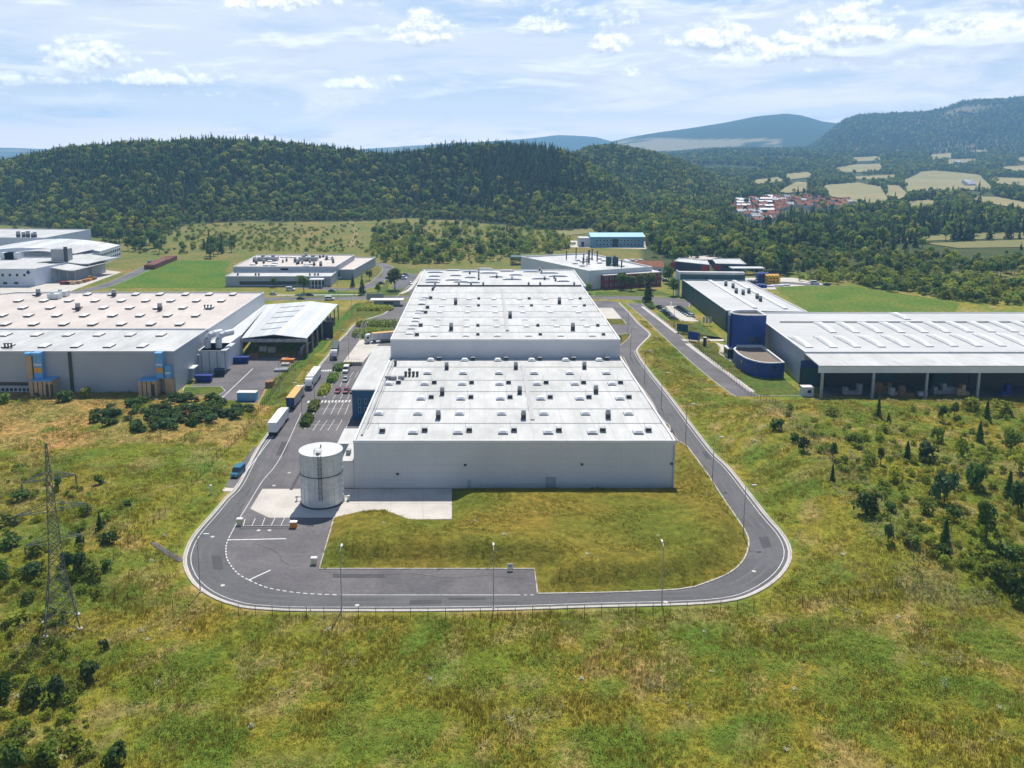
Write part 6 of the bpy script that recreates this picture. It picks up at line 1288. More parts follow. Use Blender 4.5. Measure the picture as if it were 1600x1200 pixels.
# ------------------------------------------------------------------ lattice pylon
def pylon():
    q = G(97, 978); zb = h1(*q[:2]); t = thing('power_pylon', 'tall green grey lattice pylon with three levels of cross arms in the scrub', 'pylon', (q[0], q[1], zb), .5)
    m_py = M('pylon_steel', (.12, .145, .135), (.08, .10, .092), 1., .5, metal=.2); Ht = 32.5
    def hw(z): return np.interp(z, [0, 9, 13.5, Ht], [2.6, 1.35, 1.0, .12])
    lv = [0, 3.2, 6.2, 9, 11.4, 13.5, 15.4, 17.2, 19, 20.8, 22.6, 24.4, 26.2, 28, 29.6, 31, 32.4]
    sg = [(-1, -1), (1, -1), (1, 1), (-1, 1)]
    for s in sg:
        mb = MB()
        for a, b in zip(lv[:-1], lv[1:]): mb.tube((s[0]*hw(a), s[1]*hw(a), a), (s[0]*hw(b), s[1]*hw(b), b), .12 if a < 10 else .085, 4)
        link('leg', mb.mesh('leg', m_py), t)
        mb = MB(); mb.box(s[0]*2.6-.4, s[0]*2.6+.4, s[1]*2.6-.4, s[1]*2.6+.4, -.6, .25); link('footing', mb.mesh('footing', m_conc), t)
    for i in range(4):
        mb = MB(); s, r = sg[i], sg[(i+1) % 4]
        for k, (a, b) in enumerate(zip(lv[:-1], lv[1:])):
            A, B = (s[0]*hw(a), s[1]*hw(a), a), (r[0]*hw(b), r[1]*hw(b), b); mb.tube(A, B, .075, 4)
            A, B = (r[0]*hw(a), r[1]*hw(a), a), (s[0]*hw(b), s[1]*hw(b), b); mb.tube(A, B, .055, 4)
            mb.tube((s[0]*hw(b), s[1]*hw(b), b), (r[0]*hw(b), r[1]*hw(b), b), .05, 4)
        link('bracing', mb.mesh('bracing', m_py), t)
    for z, L_ in ((26.2, 4.0), (20.8, 5.4), (15.4, 4.4)):
        for s in (-1, 1):
            mb = MB(); w = hw(z); e = (s*L_, 0, z+.1)
            for y in (-w, w): mb.tube((s*w, y, z), e, .07, 4); mb.tube((s*w, y, z+1.3), e, .055, 4)
            for k in range(1, 4):
                f = k/4; x = s*(w+(L_-w)*f); yy = w*(1-f); mb.tube((x, -yy, z+.1*f), (x, yy, z+.1*f), .04, 4); mb.tube((x, -yy, z), (x, -yy, z+1.3*(1-f)), .04, 4); mb.tube((x, yy, z), (x, yy, z+1.3*(1-f)), .04, 4)
            c = link('cross_arm', mb.mesh('cross_arm', m_py), t)
            mb = MB()
            for k in range(7): mb.tube((s*L_, 0, z-.1-k*.2), (s*L_, 0, z-.22-k*.2), .13, 6)
            mb.tube((s*L_, 0, z+.1), (s*L_, 0, z-1.5), .04, 4); link('insulator', mb.mesh('insulator', m_dark), c)
pylon()
# ------------------------------------------------------------------ village
def village():
    vp = [(1140, 322), (1160, 313), (1180, 312), (1240, 310), (1290, 309), (1333, 319), (1335, 327), (1260, 329), (1215, 333), (1206, 348), (1186, 349), (1150, 343)]
    def house(px, py, w, d, hh, rh, rm, wm, rz, lab, group, name='village_house'):
        g = GT(px, py); t = thing(name, lab, 'house', (g[0], g[1], g[2]-.3), rz, group)
        mb = MB(); mb.box(-w/2, w/2, -d/2, d/2, 0, hh); link('wall', mb.mesh('wall', wm), t)
        mb = MB(); e = .5; mb.add([(-w/2-e, -d/2-e, hh), (w/2+e, -d/2-e, hh), (w/2+e, 0, hh+rh), (-w/2-e, 0, hh+rh), (-w/2-e, d/2+e, hh), (w/2+e, d/2+e, hh)], [(0, 1, 2, 3), (3, 2, 5, 4), (0, 3, 4), (1, 5, 2)]); r = link('roof', mb.mesh('roof', rm), t)
        mb = MB(); mb.box(w*.2, w*.2+.8, -.4, .4, hh+rh*.5, hh+rh+1); link('chimney', mb.mesh('chimney', m_rtile2), r)
        for k in range(3): mb = MB(); x = -w/2+w*(k+.5)/3; mb.box(x-.6, x+.6, -d/2-.06, -d/2, 1.2, 2.8); link('window', mb.mesh('window', m_glass), t)
        return t
    wm = [m_cladw, M('cream_render', (.62, .56, .44), rough=.8), m_trim]
    P = []
    for i in range(900):
        px, py = rng.uniform(1140, 1336), rng.uniform(308, 350)
        if not inpoly([px], [py], vp)[0]: continue
        g = GT(px, py)
        if any((g[0]-a)**2+(g[1]-b)**2 < 15**2 for a, b, _, _ in P): continue
        P.append((g[0], g[1], px, py))
        if len(P) > 92: break
    for x, y, px, py in P:
        red = rng.random() < .78
        house(px, py, rng.uniform(8, 12), rng.uniform(6.5, 8.5), rng.uniform(3.5, 5.5), rng.uniform(2.4, 3.6), (m_rtile if rng.random() < .6 else m_rtile2) if red else m_roofgrey, wm[rng.integers(0, 3)], rng.normal(.15, .3), 'small house with red tiled roof in the dense village beyond the wood' if red else 'small house with grey roof in the dense village beyond the wood', 'red roofed village houses' if red else 'grey roofed village houses')
    for i, (px, py) in enumerate(((1160, 319), (1160, 323), (1161, 328), (1196, 317), (1195, 322), (1196, 329), (1197, 336))):
        house(px, py, 17, 9, 6.5, 2, m_trim, m_teal, 0, 'long block with white roof and dark front in the village, %s from the left' % ORD[i], None, 'apartment_block')
    for i, (px, py) in enumerate(((1072, 341), (1085, 337), (1096, 343), (1112, 339), (1120, 320), (1124, 333))): house(px, py, 9, 7, 3.5, 3, m_roofgrey, m_trim, 0, 'lone white cottage among the trees left of the village, %s from the left' % ORD[i], None)
    for i, (px, py, rm) in enumerate(((1432, 257, m_rtile), (1440, 256, m_rtile), (1447, 254, m_rtile), (1453, 252, m_rtile), (1434, 265, m_roofgrey), (1450, 263, m_roofgrey), (1470, 262, m_trim), (1480, 263, m_trim), (1489, 264, m_roofgrey), (1495, 256, m_trim), (1505, 257, m_trim), (1511, 288, m_trim), (1515, 291, m_roofgrey))):
        house(px, py, 18, 12, 5, 5, rm, wm[i % 3], .2, 'pale farmhouse of the hamlet high among the fields, %s from the left' % ORD[i], None, 'farmhouse')
village()
# ------------------------------------------------------------------ vegetation
m_leaf = M('leaf_green', (0.102, 0.186, 0.022), (0.160, 0.231, 0.040), .5, .7, spec=.15, trans=.42, rnd=1., coords='obj', up=.7, fine=.2, fscale=2.)
m_leafl = M('leaf_light_green', (0.224, 0.279, 0.026), (0.299, 0.311, 0.045), .5, .7, spec=.15, trans=.42, rnd=.8, coords='obj', up=.7, fine=.2, fscale=2.)
m_leafd = M('leaf_dark_green', (0.066, 0.139, 0.026), (0.104, 0.176, 0.037), .6, .7, spec=.15, trans=.4, rnd=.8, coords='obj', up=.7, fine=.2, fscale=2.)
m_need = M('needle_green', (0.049, 0.106, 0.039), (0.083, 0.136, 0.046), .6, .75, spec=.12, trans=.3, rnd=1., coords='obj', up=.7, fine=.2, fscale=2.)
m_brownleaf = M('leaf_brown', (.14, .075, .035), (.10, .06, .03), .6, .8, spec=.1, trans=.2, rnd=.6, coords='obj', up=.7)
def cards_mesh(name, c, s, nrm, mats, trunk=None, seed=0, asp=1.6):
    """leaf clumps: one bent quad per centre c, size s, lying roughly across nrm"""
    r = np.random.default_rng(seed); n = len(c)
    nn = nrm+r.normal(0, .55, (n, 3)); nn /= np.linalg.norm(nn, axis=1)[:, None]+1e-9
    a = np.cross(nn, r.normal(0, 1, (n, 3))); a /= np.linalg.norm(a, axis=1)[:, None]+1e-9; b = np.cross(nn, a)
    s = np.broadcast_to(np.asarray(s, float), (n,))[:, None]
    v = np.stack([c-a*s*asp*.5, c-b*s*.5+nn*s*.15, c+a*s*asp*.5, c+b*s*.5+nn*s*.15], 1).reshape(-1, 3)
    mb = MB(); mb.v = [tuple(x) for x in v]; mb.f = [(4*i, 4*i+1, 4*i+2, 4*i+3) for i in range(n)]; mb.m = [0]*n
    if trunk: trunk(mb)
    return mb.mesh(name, mats)
def blob_cards(r, n, blobs, inner=.25):
    w = np.array([b[3]**2 for b in blobs]); k = r.choice(len(blobs), n, p=w/w.sum()); B = np.array(blobs)[k]
    d = r.normal(0, 1, (n, 3)); d /= np.linalg.norm(d, axis=1)[:, None]; d[:, 2] = np.where(d[:, 2] < -.5, -d[:, 2], d[:, 2])
    rad = np.where(r.random(n) < inner, r.uniform(.45, .9, n), r.uniform(.85, 1.08, n))
    c = B[:, :3]+d*(B[:, 3]*rad)[:, None]*np.array([1, 1, .95]); return c, d
def broad_parts(seed, n=260, tall=1.):
    """crown of a broadleaved tree about 1 high (scaled on placing); returns centres and normals"""
    r = np.random.default_rng(seed); blobs = [(0, 0, .62*tall, .27)]
    for i in range(9):
        a = r.uniform(0, 2*PI); q = r.uniform(.12, .27); z = r.uniform(.36, .85)*tall; blobs.append((q*math.cos(a)*(1.15-.6*z), q*math.sin(a)*(1.15-.6*z), z, r.uniform(.12, .19)))
    return blob_cards(r, n, blobs)
def limbs(mb, seed, m=1, th=.022):
    r = np.random.default_rng(seed); mb.tube((0, 0, -.03), (.01, .005, .42), th, 6, m, r2=th*.6)
    for i in range(4):
        a = r.uniform(0, 2*PI); z = r.uniform(.24, .4); mb.tube((.005, 0, z), (.2*math.cos(a), .2*math.sin(a), z+r.uniform(.14, .28)), th*.45, 4, m, r2=th*.15)
def conif(seed, n=230, slim=1.):
    r = np.random.default_rng(seed); t = r.random(n)**.72; z = 1-t*.9; t_ = 1-z
    tier = np.floor(z*9+r.uniform(-.2, .2, n))/9; rad = (.205*slim)*t_*(.72+.5*((z*9) % 1 < .5))*r.uniform(.55, 1.08, n); a = r.uniform(0, 2*PI, n)
    c = np.stack([rad*np.cos(a), rad*np.sin(a), z-.18*rad], 1); d = np.stack([np.cos(a), np.sin(a), .75+0*a], 1); return c, d, .035+.075*t_
def tree_mesh(kind, seed, mat, n):
    if kind == 'c':
        c, d, s = conif(seed, n); return cards_mesh('conifer', c, s, d, [mat, m_trunk], lambda mb: mb.tube((0, 0, -.03), (0, 0, .9), .016, 5, 1, r2=.003), seed, 1.9)
    c, d = broad_parts(seed, n); return cards_mesh('broadleaf', c, .115, d, [mat, m_trunk], lambda mb: limbs(mb, seed), seed, 1.3)
def bush_mesh(seed, mat, n=150, flat=1., lo=.5):
    r = np.random.default_rng(seed); blobs = [(0, 0, .4*flat, .36)]
    for i in range(7):
        a = r.uniform(0, 2*PI); q = r.uniform(.18, .36); blobs.append((q*math.cos(a), q*math.sin(a), r.uniform(.15, .6)*flat, r.uniform(.16, .27)))
    c, d = blob_cards(r, n, blobs, .2); c[:, 2] = np.maximum(c[:, 2], .02); return cards_mesh('foliage', c, .16, d, [mat], None, seed, 1.4)
# placing on points ------------------------------------------------------
def scatter(name, P, rot, scl, protos, sz=None, gn=None):
    """one mass: the given meshes-in-place repeated on points"""
    n = len(P)
    if n == 0: return
    me = bpy.data.meshes.new(name); me.vertices.add(n); me.vertices.foreach_set('co', np.asarray(P, np.float32).ravel())
    for nm, v in (('rot', rot), ('scl', scl)): a = me.attributes.new(nm, 'FLOAT', 'POINT'); a.data.foreach_set('value', np.asarray(v, np.float32))
    a = me.attributes.new('stretch', 'FLOAT', 'POINT'); a.data.foreach_set('value', np.asarray(sz if sz is not None else np.ones(n), np.float32))
    if gn is not None: a = me.attributes.new('lie', 'FLOAT_VECTOR', 'POINT'); a.data.foreach_set('vector', np.asarray(gn, np.float32).ravel())
    a = me.attributes.new('pick', 'INT', 'POINT'); a.data.foreach_set('value', rng.integers(0, len(protos), n).astype(np.int32))
    o = tag(link(name, me), kind='stuff')
    ng = bpy.data.node_groups.new(name, 'GeometryNodeTree'); ng.interface.new_socket('Geometry', in_out='INPUT', socket_type='NodeSocketGeometry'); ng.interface.new_socket('Geometry', in_out='OUTPUT', socket_type='NodeSocketGeometry')
    N, L = ng.nodes, ng.links; gi = N.new('NodeGroupInput'); go = N.new('NodeGroupOutput'); ip = N.new('GeometryNodeInstanceOnPoints'); jn = N.new('GeometryNodeJoinGeometry')
    for p in protos:
        oi = N.new('GeometryNodeObjectInfo'); oi.transform_space = 'ORIGINAL'; oi.inputs['Object'].default_value = p
        gi_ = N.new('GeometryNodeGeometryToInstance'); L.new(oi.outputs['Geometry'], gi_.inputs[0]); L.new(gi_.outputs[0], jn.inputs[0])
    L.new(gi.outputs[0], ip.inputs['Points']); L.new(jn.outputs[0], ip.inputs['Instance']); ip.inputs['Pick Instance'].default_value = True
    def at(nm, ty='FLOAT'):
        k = N.new('GeometryNodeInputNamedAttribute'); k.data_type = ty; k.inputs[0].default_value = nm; return k.outputs[0]
    L.new(at('pick', 'INT'), ip.inputs['Instance Index'])
    cx = N.new('ShaderNodeCombineXYZ'); L.new(at('rot'), cx.inputs[2]); er = N.new('FunctionNodeEulerToRotation'); L.new(cx.outputs[0], er.inputs[0]); L.new(er.outputs[0], ip.inputs['Rotation'])
    mz = N.new('ShaderNodeMath'); mz.operation = 'MULTIPLY'; sc = at('scl'); L.new(sc, mz.inputs[0]); L.new(at('stretch'), mz.inputs[1])
    cs = N.new('ShaderNodeCombineXYZ'); L.new(sc, cs.inputs[0]); L.new(sc, cs.inputs[1]); L.new(mz.outputs[0], cs.inputs[2]); L.new(cs.outputs[0], ip.inputs['Scale'])
    L.new(ip.outputs[0], go.inputs[0]); md = o.modifiers.new('scatter', 'NODES'); md.node_group = ng; return o
# --- tree kinds; every kind stands in the place as a tree of its own, the mass repeats them
CON = [tree_mesh('c', 100+i, m_need, 150) for i in range(4)]
BRO = [tree_mesh('b', 200+i, m, 170) for i, m in enumerate((m_leaf, m_leafd, m_leaf, m_leafl, m_leafd))]
DEAD = tree_mesh('c', 110, m_brownleaf, 120)
BRO_near = [tree_mesh('b', 230+i, m, 520) for i, m in enumerate((m_leaf, m_leafl, m_leafd))]
def tree(me, x, y, s, name, lab, cat='tree', group=None, z=None, sz=1.):
    o = link(name, me, None, (x, y, (h1(x, y) if z is None else z)), rng.uniform(0, 6.28), (s, s, s*sz)); return tag(o, lab, cat, group)
def near_tree(kind, px, py, hgt, lab, group=None, seed=0, mat=None, wide=1.):
    q = G(px, py); t = thing('conifer_tree' if kind == 'c' else 'broadleaf_tree', lab, 'tree', (q[0], q[1], h1(*q[:2])), rng.uniform(0, 6), group)
    if kind == 'c': c, d, s = conif(seed, 380, .9); me = cards_mesh('crown', c, s*.8, d, [mat or m_need], None, seed, 1.8)
    else: c, d = broad_parts(seed, 420); me = cards_mesh('crown', c, .09, d, [mat or m_leaf], None, seed, 1.3)
    link('crown', me, t, (0, 0, 0), 0, (hgt*wide, hgt*wide, hgt))
    mb = MB(); limbs(mb, seed, 0) if kind != 'c' else mb.tube((0, 0, -.02), (0, 0, .9), .016, 6, 0, r2=.003); link('trunk', mb.mesh('trunk', m_trunk), t, (0, 0, 0), 0, hgt)
for i, a in enumerate((('b', 475, 459, 11, 'round leafy tree on the verge in front of the grey hall'), ('b', 617, 453, 14, 'broad leafy tree on the lawn beside the lane past the huge hall'), ('c', 566, 460, 11, 'dark slim conifer on the lawn near the lane bend'), ('c', 551, 449, 8, 'small slim conifer beside the footpath of the grey hall'), ('b', 591, 459, 6, 'small dark tree behind the grey sign board'),
    ('c', 1012, 472, 15, 'tall dark conifer at the street corner beside the brick office'), ('b', 1052, 462, 10, 'round green tree at the far corner of the green hall'), ('b', 972, 452, 10, 'leafy tree in front of the middle of the brick office'), ('b', 986, 454, 9, 'leafy tree before the brick office, second from its left end'), ('b', 1000, 452, 9, 'leafy tree before the brick office near its right end'), ('b', 1016, 452, 11, 'leafy tree behind the tall conifer at the brick office'), ('b', 921, 459, 6, 'dark shrubby tree at the near corner of the white hall'), ('b', 428, 449, 6, 'small tree against the front wing of the grey hall'), ('b', 1044, 443, 11, 'dark tree between the brick office and the dark offices'), ('b', 577, 438, 7, 'wide dark tree beside the side block of the grey hall'))):
    near_tree(a[0], a[1], a[2], a[3], a[4], 'street trees', 300+i)
VILL = [(1138, 320), (1160, 309), (1240, 306), (1335, 316), (1336, 330), (1260, 332), (1222, 336), (1206, 351), (1184, 351), (1146, 345)]
EDGE_R = [(960, 372), (1000, 378), (1020, 390), (1040, 400), (1080, 402), (1130, 410), (1170, 424), (1210, 428), (1250, 430), (1290, 432), (1330, 430), (1360, 436), (1420, 436), (1480, 446), (1600, 452), (2200, 470)]
allF = [p for k in FIELDS for p in FIELDS[k]]
def grid(x0f, x1f, Ya, Yb, sp):
    out = []
    Y = Ya
    while Y < Yb:
        s = sp(Y) if callable(sp) else sp; X = np.arange(x0f(Y), x1f(Y), s); n = len(X)
        out.append(np.stack([X+rng.uniform(-.48, .48, n)*s, Y+rng.uniform(-.48, .48, n)*s, np.full(n, s)], 1)); Y += s
    return np.concatenate(out)
ux = lambda u: (lambda Y: (u-CX)/F*(Y*pc+H*ps))
def forest():
    A = np.concatenate([grid(ux(-260), ux(1130), 760, 1500, 5.6), grid(ux(940), ux(1800), 540, 1560, 6.6), grid(ux(840), ux(1820), 1560, 3300, lambda Y: 7.5+(Y-1500)/420), grid(ux(860), ux(1820), 3300, 5050, lambda Y: 12+(Y-3300)/280), grid(ux(-100), ux(90), 1500, 2600, 11)])
    X, Y, S = A.T; u = uof(X, Y); Z = h(X, Y); pu, pv = proj(X, Y, Z)
    n1, n2 = fbm(X/38, Y/38, 61), fbm(X/170, Y/170, 62)
    hill = (Y > edgeY(u)+(n1-.5)*40+6) & (u < 1130) & (Y < 1520)
    vy = tab(u, EDGE_R); b = (CY-vy)/F; Yr = -H*(b*ps+pc)/(b*pc-ps)
    val = (u > 960) & (Y > Yr+(n1-.5)*30)
    keep = hill | val | ((Y > 1500) & (u > 840)) | (Y > 1500)
    far = Y > 1900
    keep &= ~(far & (n2 > .60) & (Y < 3600)); keep &= ~((Y > 4300) & (n2 > .62))
    hp = 13*F/(Y*pc+H*ps); odd = rng.random(len(X)) > .03
    for p in allF+[VILL]:
        for f in (0, .45, .8): keep &= ~(inpoly(pu, pv-hp*f, p) & (odd | (f == 0)) & ((rng.random(len(X)) > .10) | (p is not VILL)))
    # light scrub between the meadow and the dark wood on the right
    keep &= ~((u > 1240) & (Y < 700) & (rng.random(len(X)) < .35)); keep &= rng.random(len(X)) > .04
    # lie of the hidden back slopes: nothing to see there
    X, Y, S, u, Z, n1, n2 = (v[keep] for v in (X, Y, S, u, Z, n1, n2)); pu, pv = proj(X, Y, Z)
    cf = .30+1.2*(n2-.5)+.5*(n1-.5)+.28*sst(560, 700, u)*sst(900, 860, u)+.25*sst(300, 262, pv)*sst(950, 880, u)-.7*sst(110, 20, Y-edgeY(u))*(u < 1000)-.25*(u > 980)*(Y < 3000)+.5*((u > 1120) & (Y > 650) & (Y < 1010))*(n1 > .4)
    isc = rng.random(len(X)) < cf
    hgt = np.where(isc, rng.uniform(9.5, 19.5, len(X)), rng.uniform(7, 15.5, len(X)))*np.where(Y > 1600, S/9.5*.55+.5, 1)*np.where((u > 1230) & (Y < 690), .62, 1)*np.where((Y < edgeY(u)+60) & (u < 1000), .75, 1)
    # the trees that show largest stand as objects of their own
    order = np.argsort(Y); inview = (pu > 5) & (pu < 1595)
    for kind, flag, name in (('c', isc, 'conifer_tree'), ('b', ~isc, 'broadleaf_tree')):
        idx = [i for i in order if flag[i] and inview[i]][:90 if kind == 'b' else 110]
        for q_, i in enumerate(idx):
            where = 'at the foot of the wooded hill' if u[i] < 1000 else 'at the near edge of the right hand wood'
            tree((CON if kind == 'c' else BRO)[q_ % 4], X[i], Y[i], hgt[i]*(1 if kind == 'c' else 1.05), name, ('slim dark conifer ' if kind == 'c' else 'leafy round tree ')+where, 'tree', ('conifers ' if kind == 'c' else 'leafy trees ')+where, Z[i]-.2)
        rest = np.ones(len(X), bool); rest[idx] = False; k = flag & rest
        pr = [o for o in COL.objects if o.type == 'MESH' and o.name.startswith(name) and o.data in (CON if kind == 'c' else BRO)]
        seen = {}
        for o in pr: seen.setdefault(o.data.name, o)
        if kind == 'b':
            lt = k & (((Y < edgeY(u)+95) & (u < 1000)) | ((u > 1180) & (Y < 660)) | ((n1 > .6) & (Y < 1400))); k = k & ~lt; lp = [o for o in seen.values() if o.data in (BRO[0], BRO[2], BRO[3])]
            scatter('young_wood', np.stack([X[lt], Y[lt], Z[lt]-.3], 1), rng.uniform(0, 6.28, lt.sum()), hgt[lt], lp, rng.uniform(.8, 1.15, lt.sum()))
        scatter('conifer_forest' if kind == 'c' else 'broadleaf_forest', np.stack([X[k], Y[k], Z[k]-.3], 1), rng.uniform(0, 6.28, k.sum()), hgt[k], list(seen.values()), rng.uniform(.85, 1.15, k.sum()))
    k = np.where((rng.random(len(X)) < .035) & (u < 1150) & (Y < 1500))[0][:300]
    for j, i in enumerate(k[:1]): o = tree(DEAD, X[i]+2, Y[i], 14, 'withered_conifer', 'reddish brown withered conifer on the wooded hill', 'tree', 'withered conifers on the hill', Z[i])
    scatter('withered_conifers', np.stack([X[k]+2, Y[k]+1, Z[k]-.2], 1), rng.uniform(0, 6.28, len(k)), rng.uniform(11, 17, len(k)), [o])
forest()
# --- loose belts and bushes in the middle distance
BUSH = [bush_mesh(400+i, m) for i, m in enumerate((m_leaf, m_leafl, m_leafd, m_leaf))]
m_scrub = M('scrub_leaf', (0.240, 0.298, 0.032), (0.316, 0.351, 0.047), .6, .75, spec=.12, trans=.5, rnd=.6, coords='obj', up=.9)
m_scrub2 = M('scrub_leaf_green', (0.144, 0.213, 0.027), (0.196, 0.247, 0.038), .6, .75, spec=.12, trans=.5, rnd=.6, coords='obj', up=.9)
BUSHL = [bush_mesh(440+i, m, 110) for i, m in enumerate((m_scrub, m_scrub2, m_scrub, m_scrub2))]
BUSHD = [bush_mesh(420+i, m, 190) for i, m in enumerate((m_leafd, m_need, m_leafd, m_brownleaf))]
def belt(poly, n, hr, lab, group, kinds='bbbc', name=None, seed=0, minpx=0):
    out = []; xs = [p[0] for p in poly]; ys = [p[1] for p in poly]; k = 0
    while len(out) < n and k < n*60:
        k += 1; px, py = rng.uniform(min(xs), max(xs)), rng.uniform(min(ys), max(ys))
        if not inpoly([px], [py], poly)[0]: continue
        q = GT(px, py)
        if any((q[0]-a)**2+(q[1]-b)**2 < (hr[0]*.35)**2 for a, b in out): continue
        out.append((q[0], q[1])); kd = kinds[rng.integers(0, len(kinds))]; s = rng.uniform(*hr)
        if kd == 's': tree(BUSH[rng.integers(0, 4)], q[0], q[1], s, 'bush', lab.replace('TREE', 'bush'), 'bush', group, q[2]-.1, rng.uniform(.8, 1.2))
        elif kd == 'd': tree(BUSHD[rng.integers(0, 3)], q[0], q[1], s, 'bush', lab.replace('TREE', 'bush'), 'bush', group, q[2]-.1, rng.uniform(.8, 1.2))
        elif kd == 'c': tree(CON[rng.integers(0, 4)], q[0], q[1], s*1.15, 'conifer_tree', lab.replace('TREE', 'conifer'), 'tree', group+' (conifers)', q[2]-.1)
        else: tree(BRO[rng.integers(0, 5)], q[0], q[1], s*1.1, 'broadleaf_tree', lab.replace('TREE', 'leafy tree'), 'tree', group, q[2]-.1)
belt([(585, 352), (700, 350), (860, 366), (895, 388), (812, 398), (815, 410), (664, 414), (580, 410)], 105, (5, 11), 'green TREE in the loose belt behind the huge white hall', 'belt behind the huge hall', 'bbbbcs')
belt([(318, 384), (368, 381), (362, 400), (322, 409)], 16, (7, 11), 'dark TREE in the clump at the left end of the grey hall', 'clump beside the grey hall', 'bbc')
belt([(50, 360), (150, 372), (258, 372), (268, 396), (215, 398), (120, 382), (60, 374)], 22, (7, 14), 'broad TREE in the row behind the white factory', 'row behind the white factory', 'bbb')
belt([(815, 392), (890, 386), (910, 398), (850, 400)], 12, (3, 6), 'low TREE between the white hall and the pale blue shed', 'bushes before the blue shed', 'ss')
belt([(1012, 390), (1060, 396), (1110, 404), (1100, 410), (1060, 418), (1022, 402)], 16, (8, 13), 'tall TREE at the corner of the wood beside the dark offices', 'trees beside the dark offices', 'bbb')
belt([(1340, 430), (1430, 436), (1600, 452), (1600, 476), (1500, 474), (1420, 456), (1345, 446)], 60, (4, 8), 'light green TREE in the scrub beyond the mown meadow', 'scrub beyond the mown meadow', 'bbss')
belt([(1355, 442), (1420, 450), (1430, 462), (1365, 452)], 8, (6, 8), 'yellow green TREE in the rounded thicket at the meadow edge', 'thicket at the meadow edge', 'ss')
belt([(0, 352), (60, 354), (50, 366), (0, 366)], 8, (4, 7), 'small TREE on the strip of meadow behind the back block of the factory', 'trees behind the factory back block', 'bs')
belt([(1400, 366), (1600, 366), (1600, 374), (1480, 376)], 14, (6, 10), 'round TREE standing on the pale meadow strip in the right hand wood', 'trees on the meadow strip', 'b')
belt([(0, 600), (60, 612), (140, 622), (120, 632), (0, 632)], 7, (3, 5), 'dark TREE on the dry bank before the grey hall front', 'bushes on the dry bank', 'sd')
# hedges of the car park
for px, py, w, d, hh, lab in ((480, 660, 1.5, 4.5, 1.7, 'hedge on the island nearest the tank'), (490.5, 638, 1.4, 4.5, 1.7, 'hedge on the second island from the tank'), (507, 612, 1.5, 4.8, 1.8, 'hedge on the third island, above the long zebra crossing'), (520, 594, 1.5, 4.2, 1.8, 'hedge on the fourth island from the tank'), (530, 577, 2, 3.2, 1.8, 'hedge at the upper zebra crossing'), (595, 509, 11, 3.5, 2.4, 'long trimmed hedge inside the bend below the gatehouse'), (586, 524, 9.5, 5, 2.6, 'broad trimmed hedge behind the dock yard'), (586, 484, 9, 3.5, 2, 'low hedge beside the gatehouse'), (545, 571.5, 1, 1, 1, 'small shrub by the dock wall'), (959, 531, 3, 3, 1.6, 'yellow green shrub at the corner of the higher roof'), (1016, 480, 1.5, 6, 1.2, 'low shrub strip at the street corner')):
    q = G(px, py); r = np.random.default_rng(int(px)); n = int(160+w*d*14); dd = r.normal(0, 1, (n, 3)); dd /= np.linalg.norm(dd, axis=1)[:, None]; dd[:, 2] = abs(dd[:, 2])
    k = np.max(np.abs(dd), axis=1)[:, None]; c = dd/k**.75*np.array([w, d, hh])*r.uniform(.86, 1.05, (n, 1)); me = cards_mesh('hedge', c, .75, dd, [m_leaf if r.random() < .6 else m_leafl], None, int(py), 1.3)
    o = tag(link('hedge', me, None, (q[0], q[1], .1)), 'green '+lab, 'hedge', 'hedges inside the yard')
# --- scrub on the two sides: bushes with foliage and stem
def shrub(px, py, hpx, wpx, lab, group, mat=0, upright=False, seed=1):
    q = GT(px, py); sc = F/(q[1]*pc+(H-q[2])*ps); hh = hpx/sc*1.12; w = wpx/sc
    t = thing('bush' if not upright else 'young_tree', lab, 'bush' if not upright else 'tree', (q[0], q[1], q[2]), rng.uniform(0, 6), group)
    if upright:
        c, d = broad_parts(seed, 300, 1.) if seed % 2 else conif(seed, 300, 1.5)[:2]; me = cards_mesh('foliage', c, .11, d, [(m_leafd, m_leaf, m_leafl)[mat]], None, seed, 1.4)
        link('foliage', me, t, (0, 0, -.08*hh), 0, (w*1.5, w*1.5, hh*1.05))
    else: link('foliage', (BUSHD[seed % 3] if mat == 0 else BUSHL[seed % 4] if mat == 2 or seed % 3 == 0 else BUSH[seed % 4]), t, (0, 0, -.05), 0, (w*1.05, w*1.05, hh*1.05))
    mb = MB(); mb.tube((0, 0, -.2), (0, 0, hh*.45), .05+.015*hh, 5, r2=.03)
    for k in range(3): a = k*2.1; mb.tube((0, 0, hh*.12), (w*.25*math.cos(a), w*.25*math.sin(a), hh*.5), .04, 4, r2=.015)
    link('stem', mb.mesh('stem', m_trunk), t)
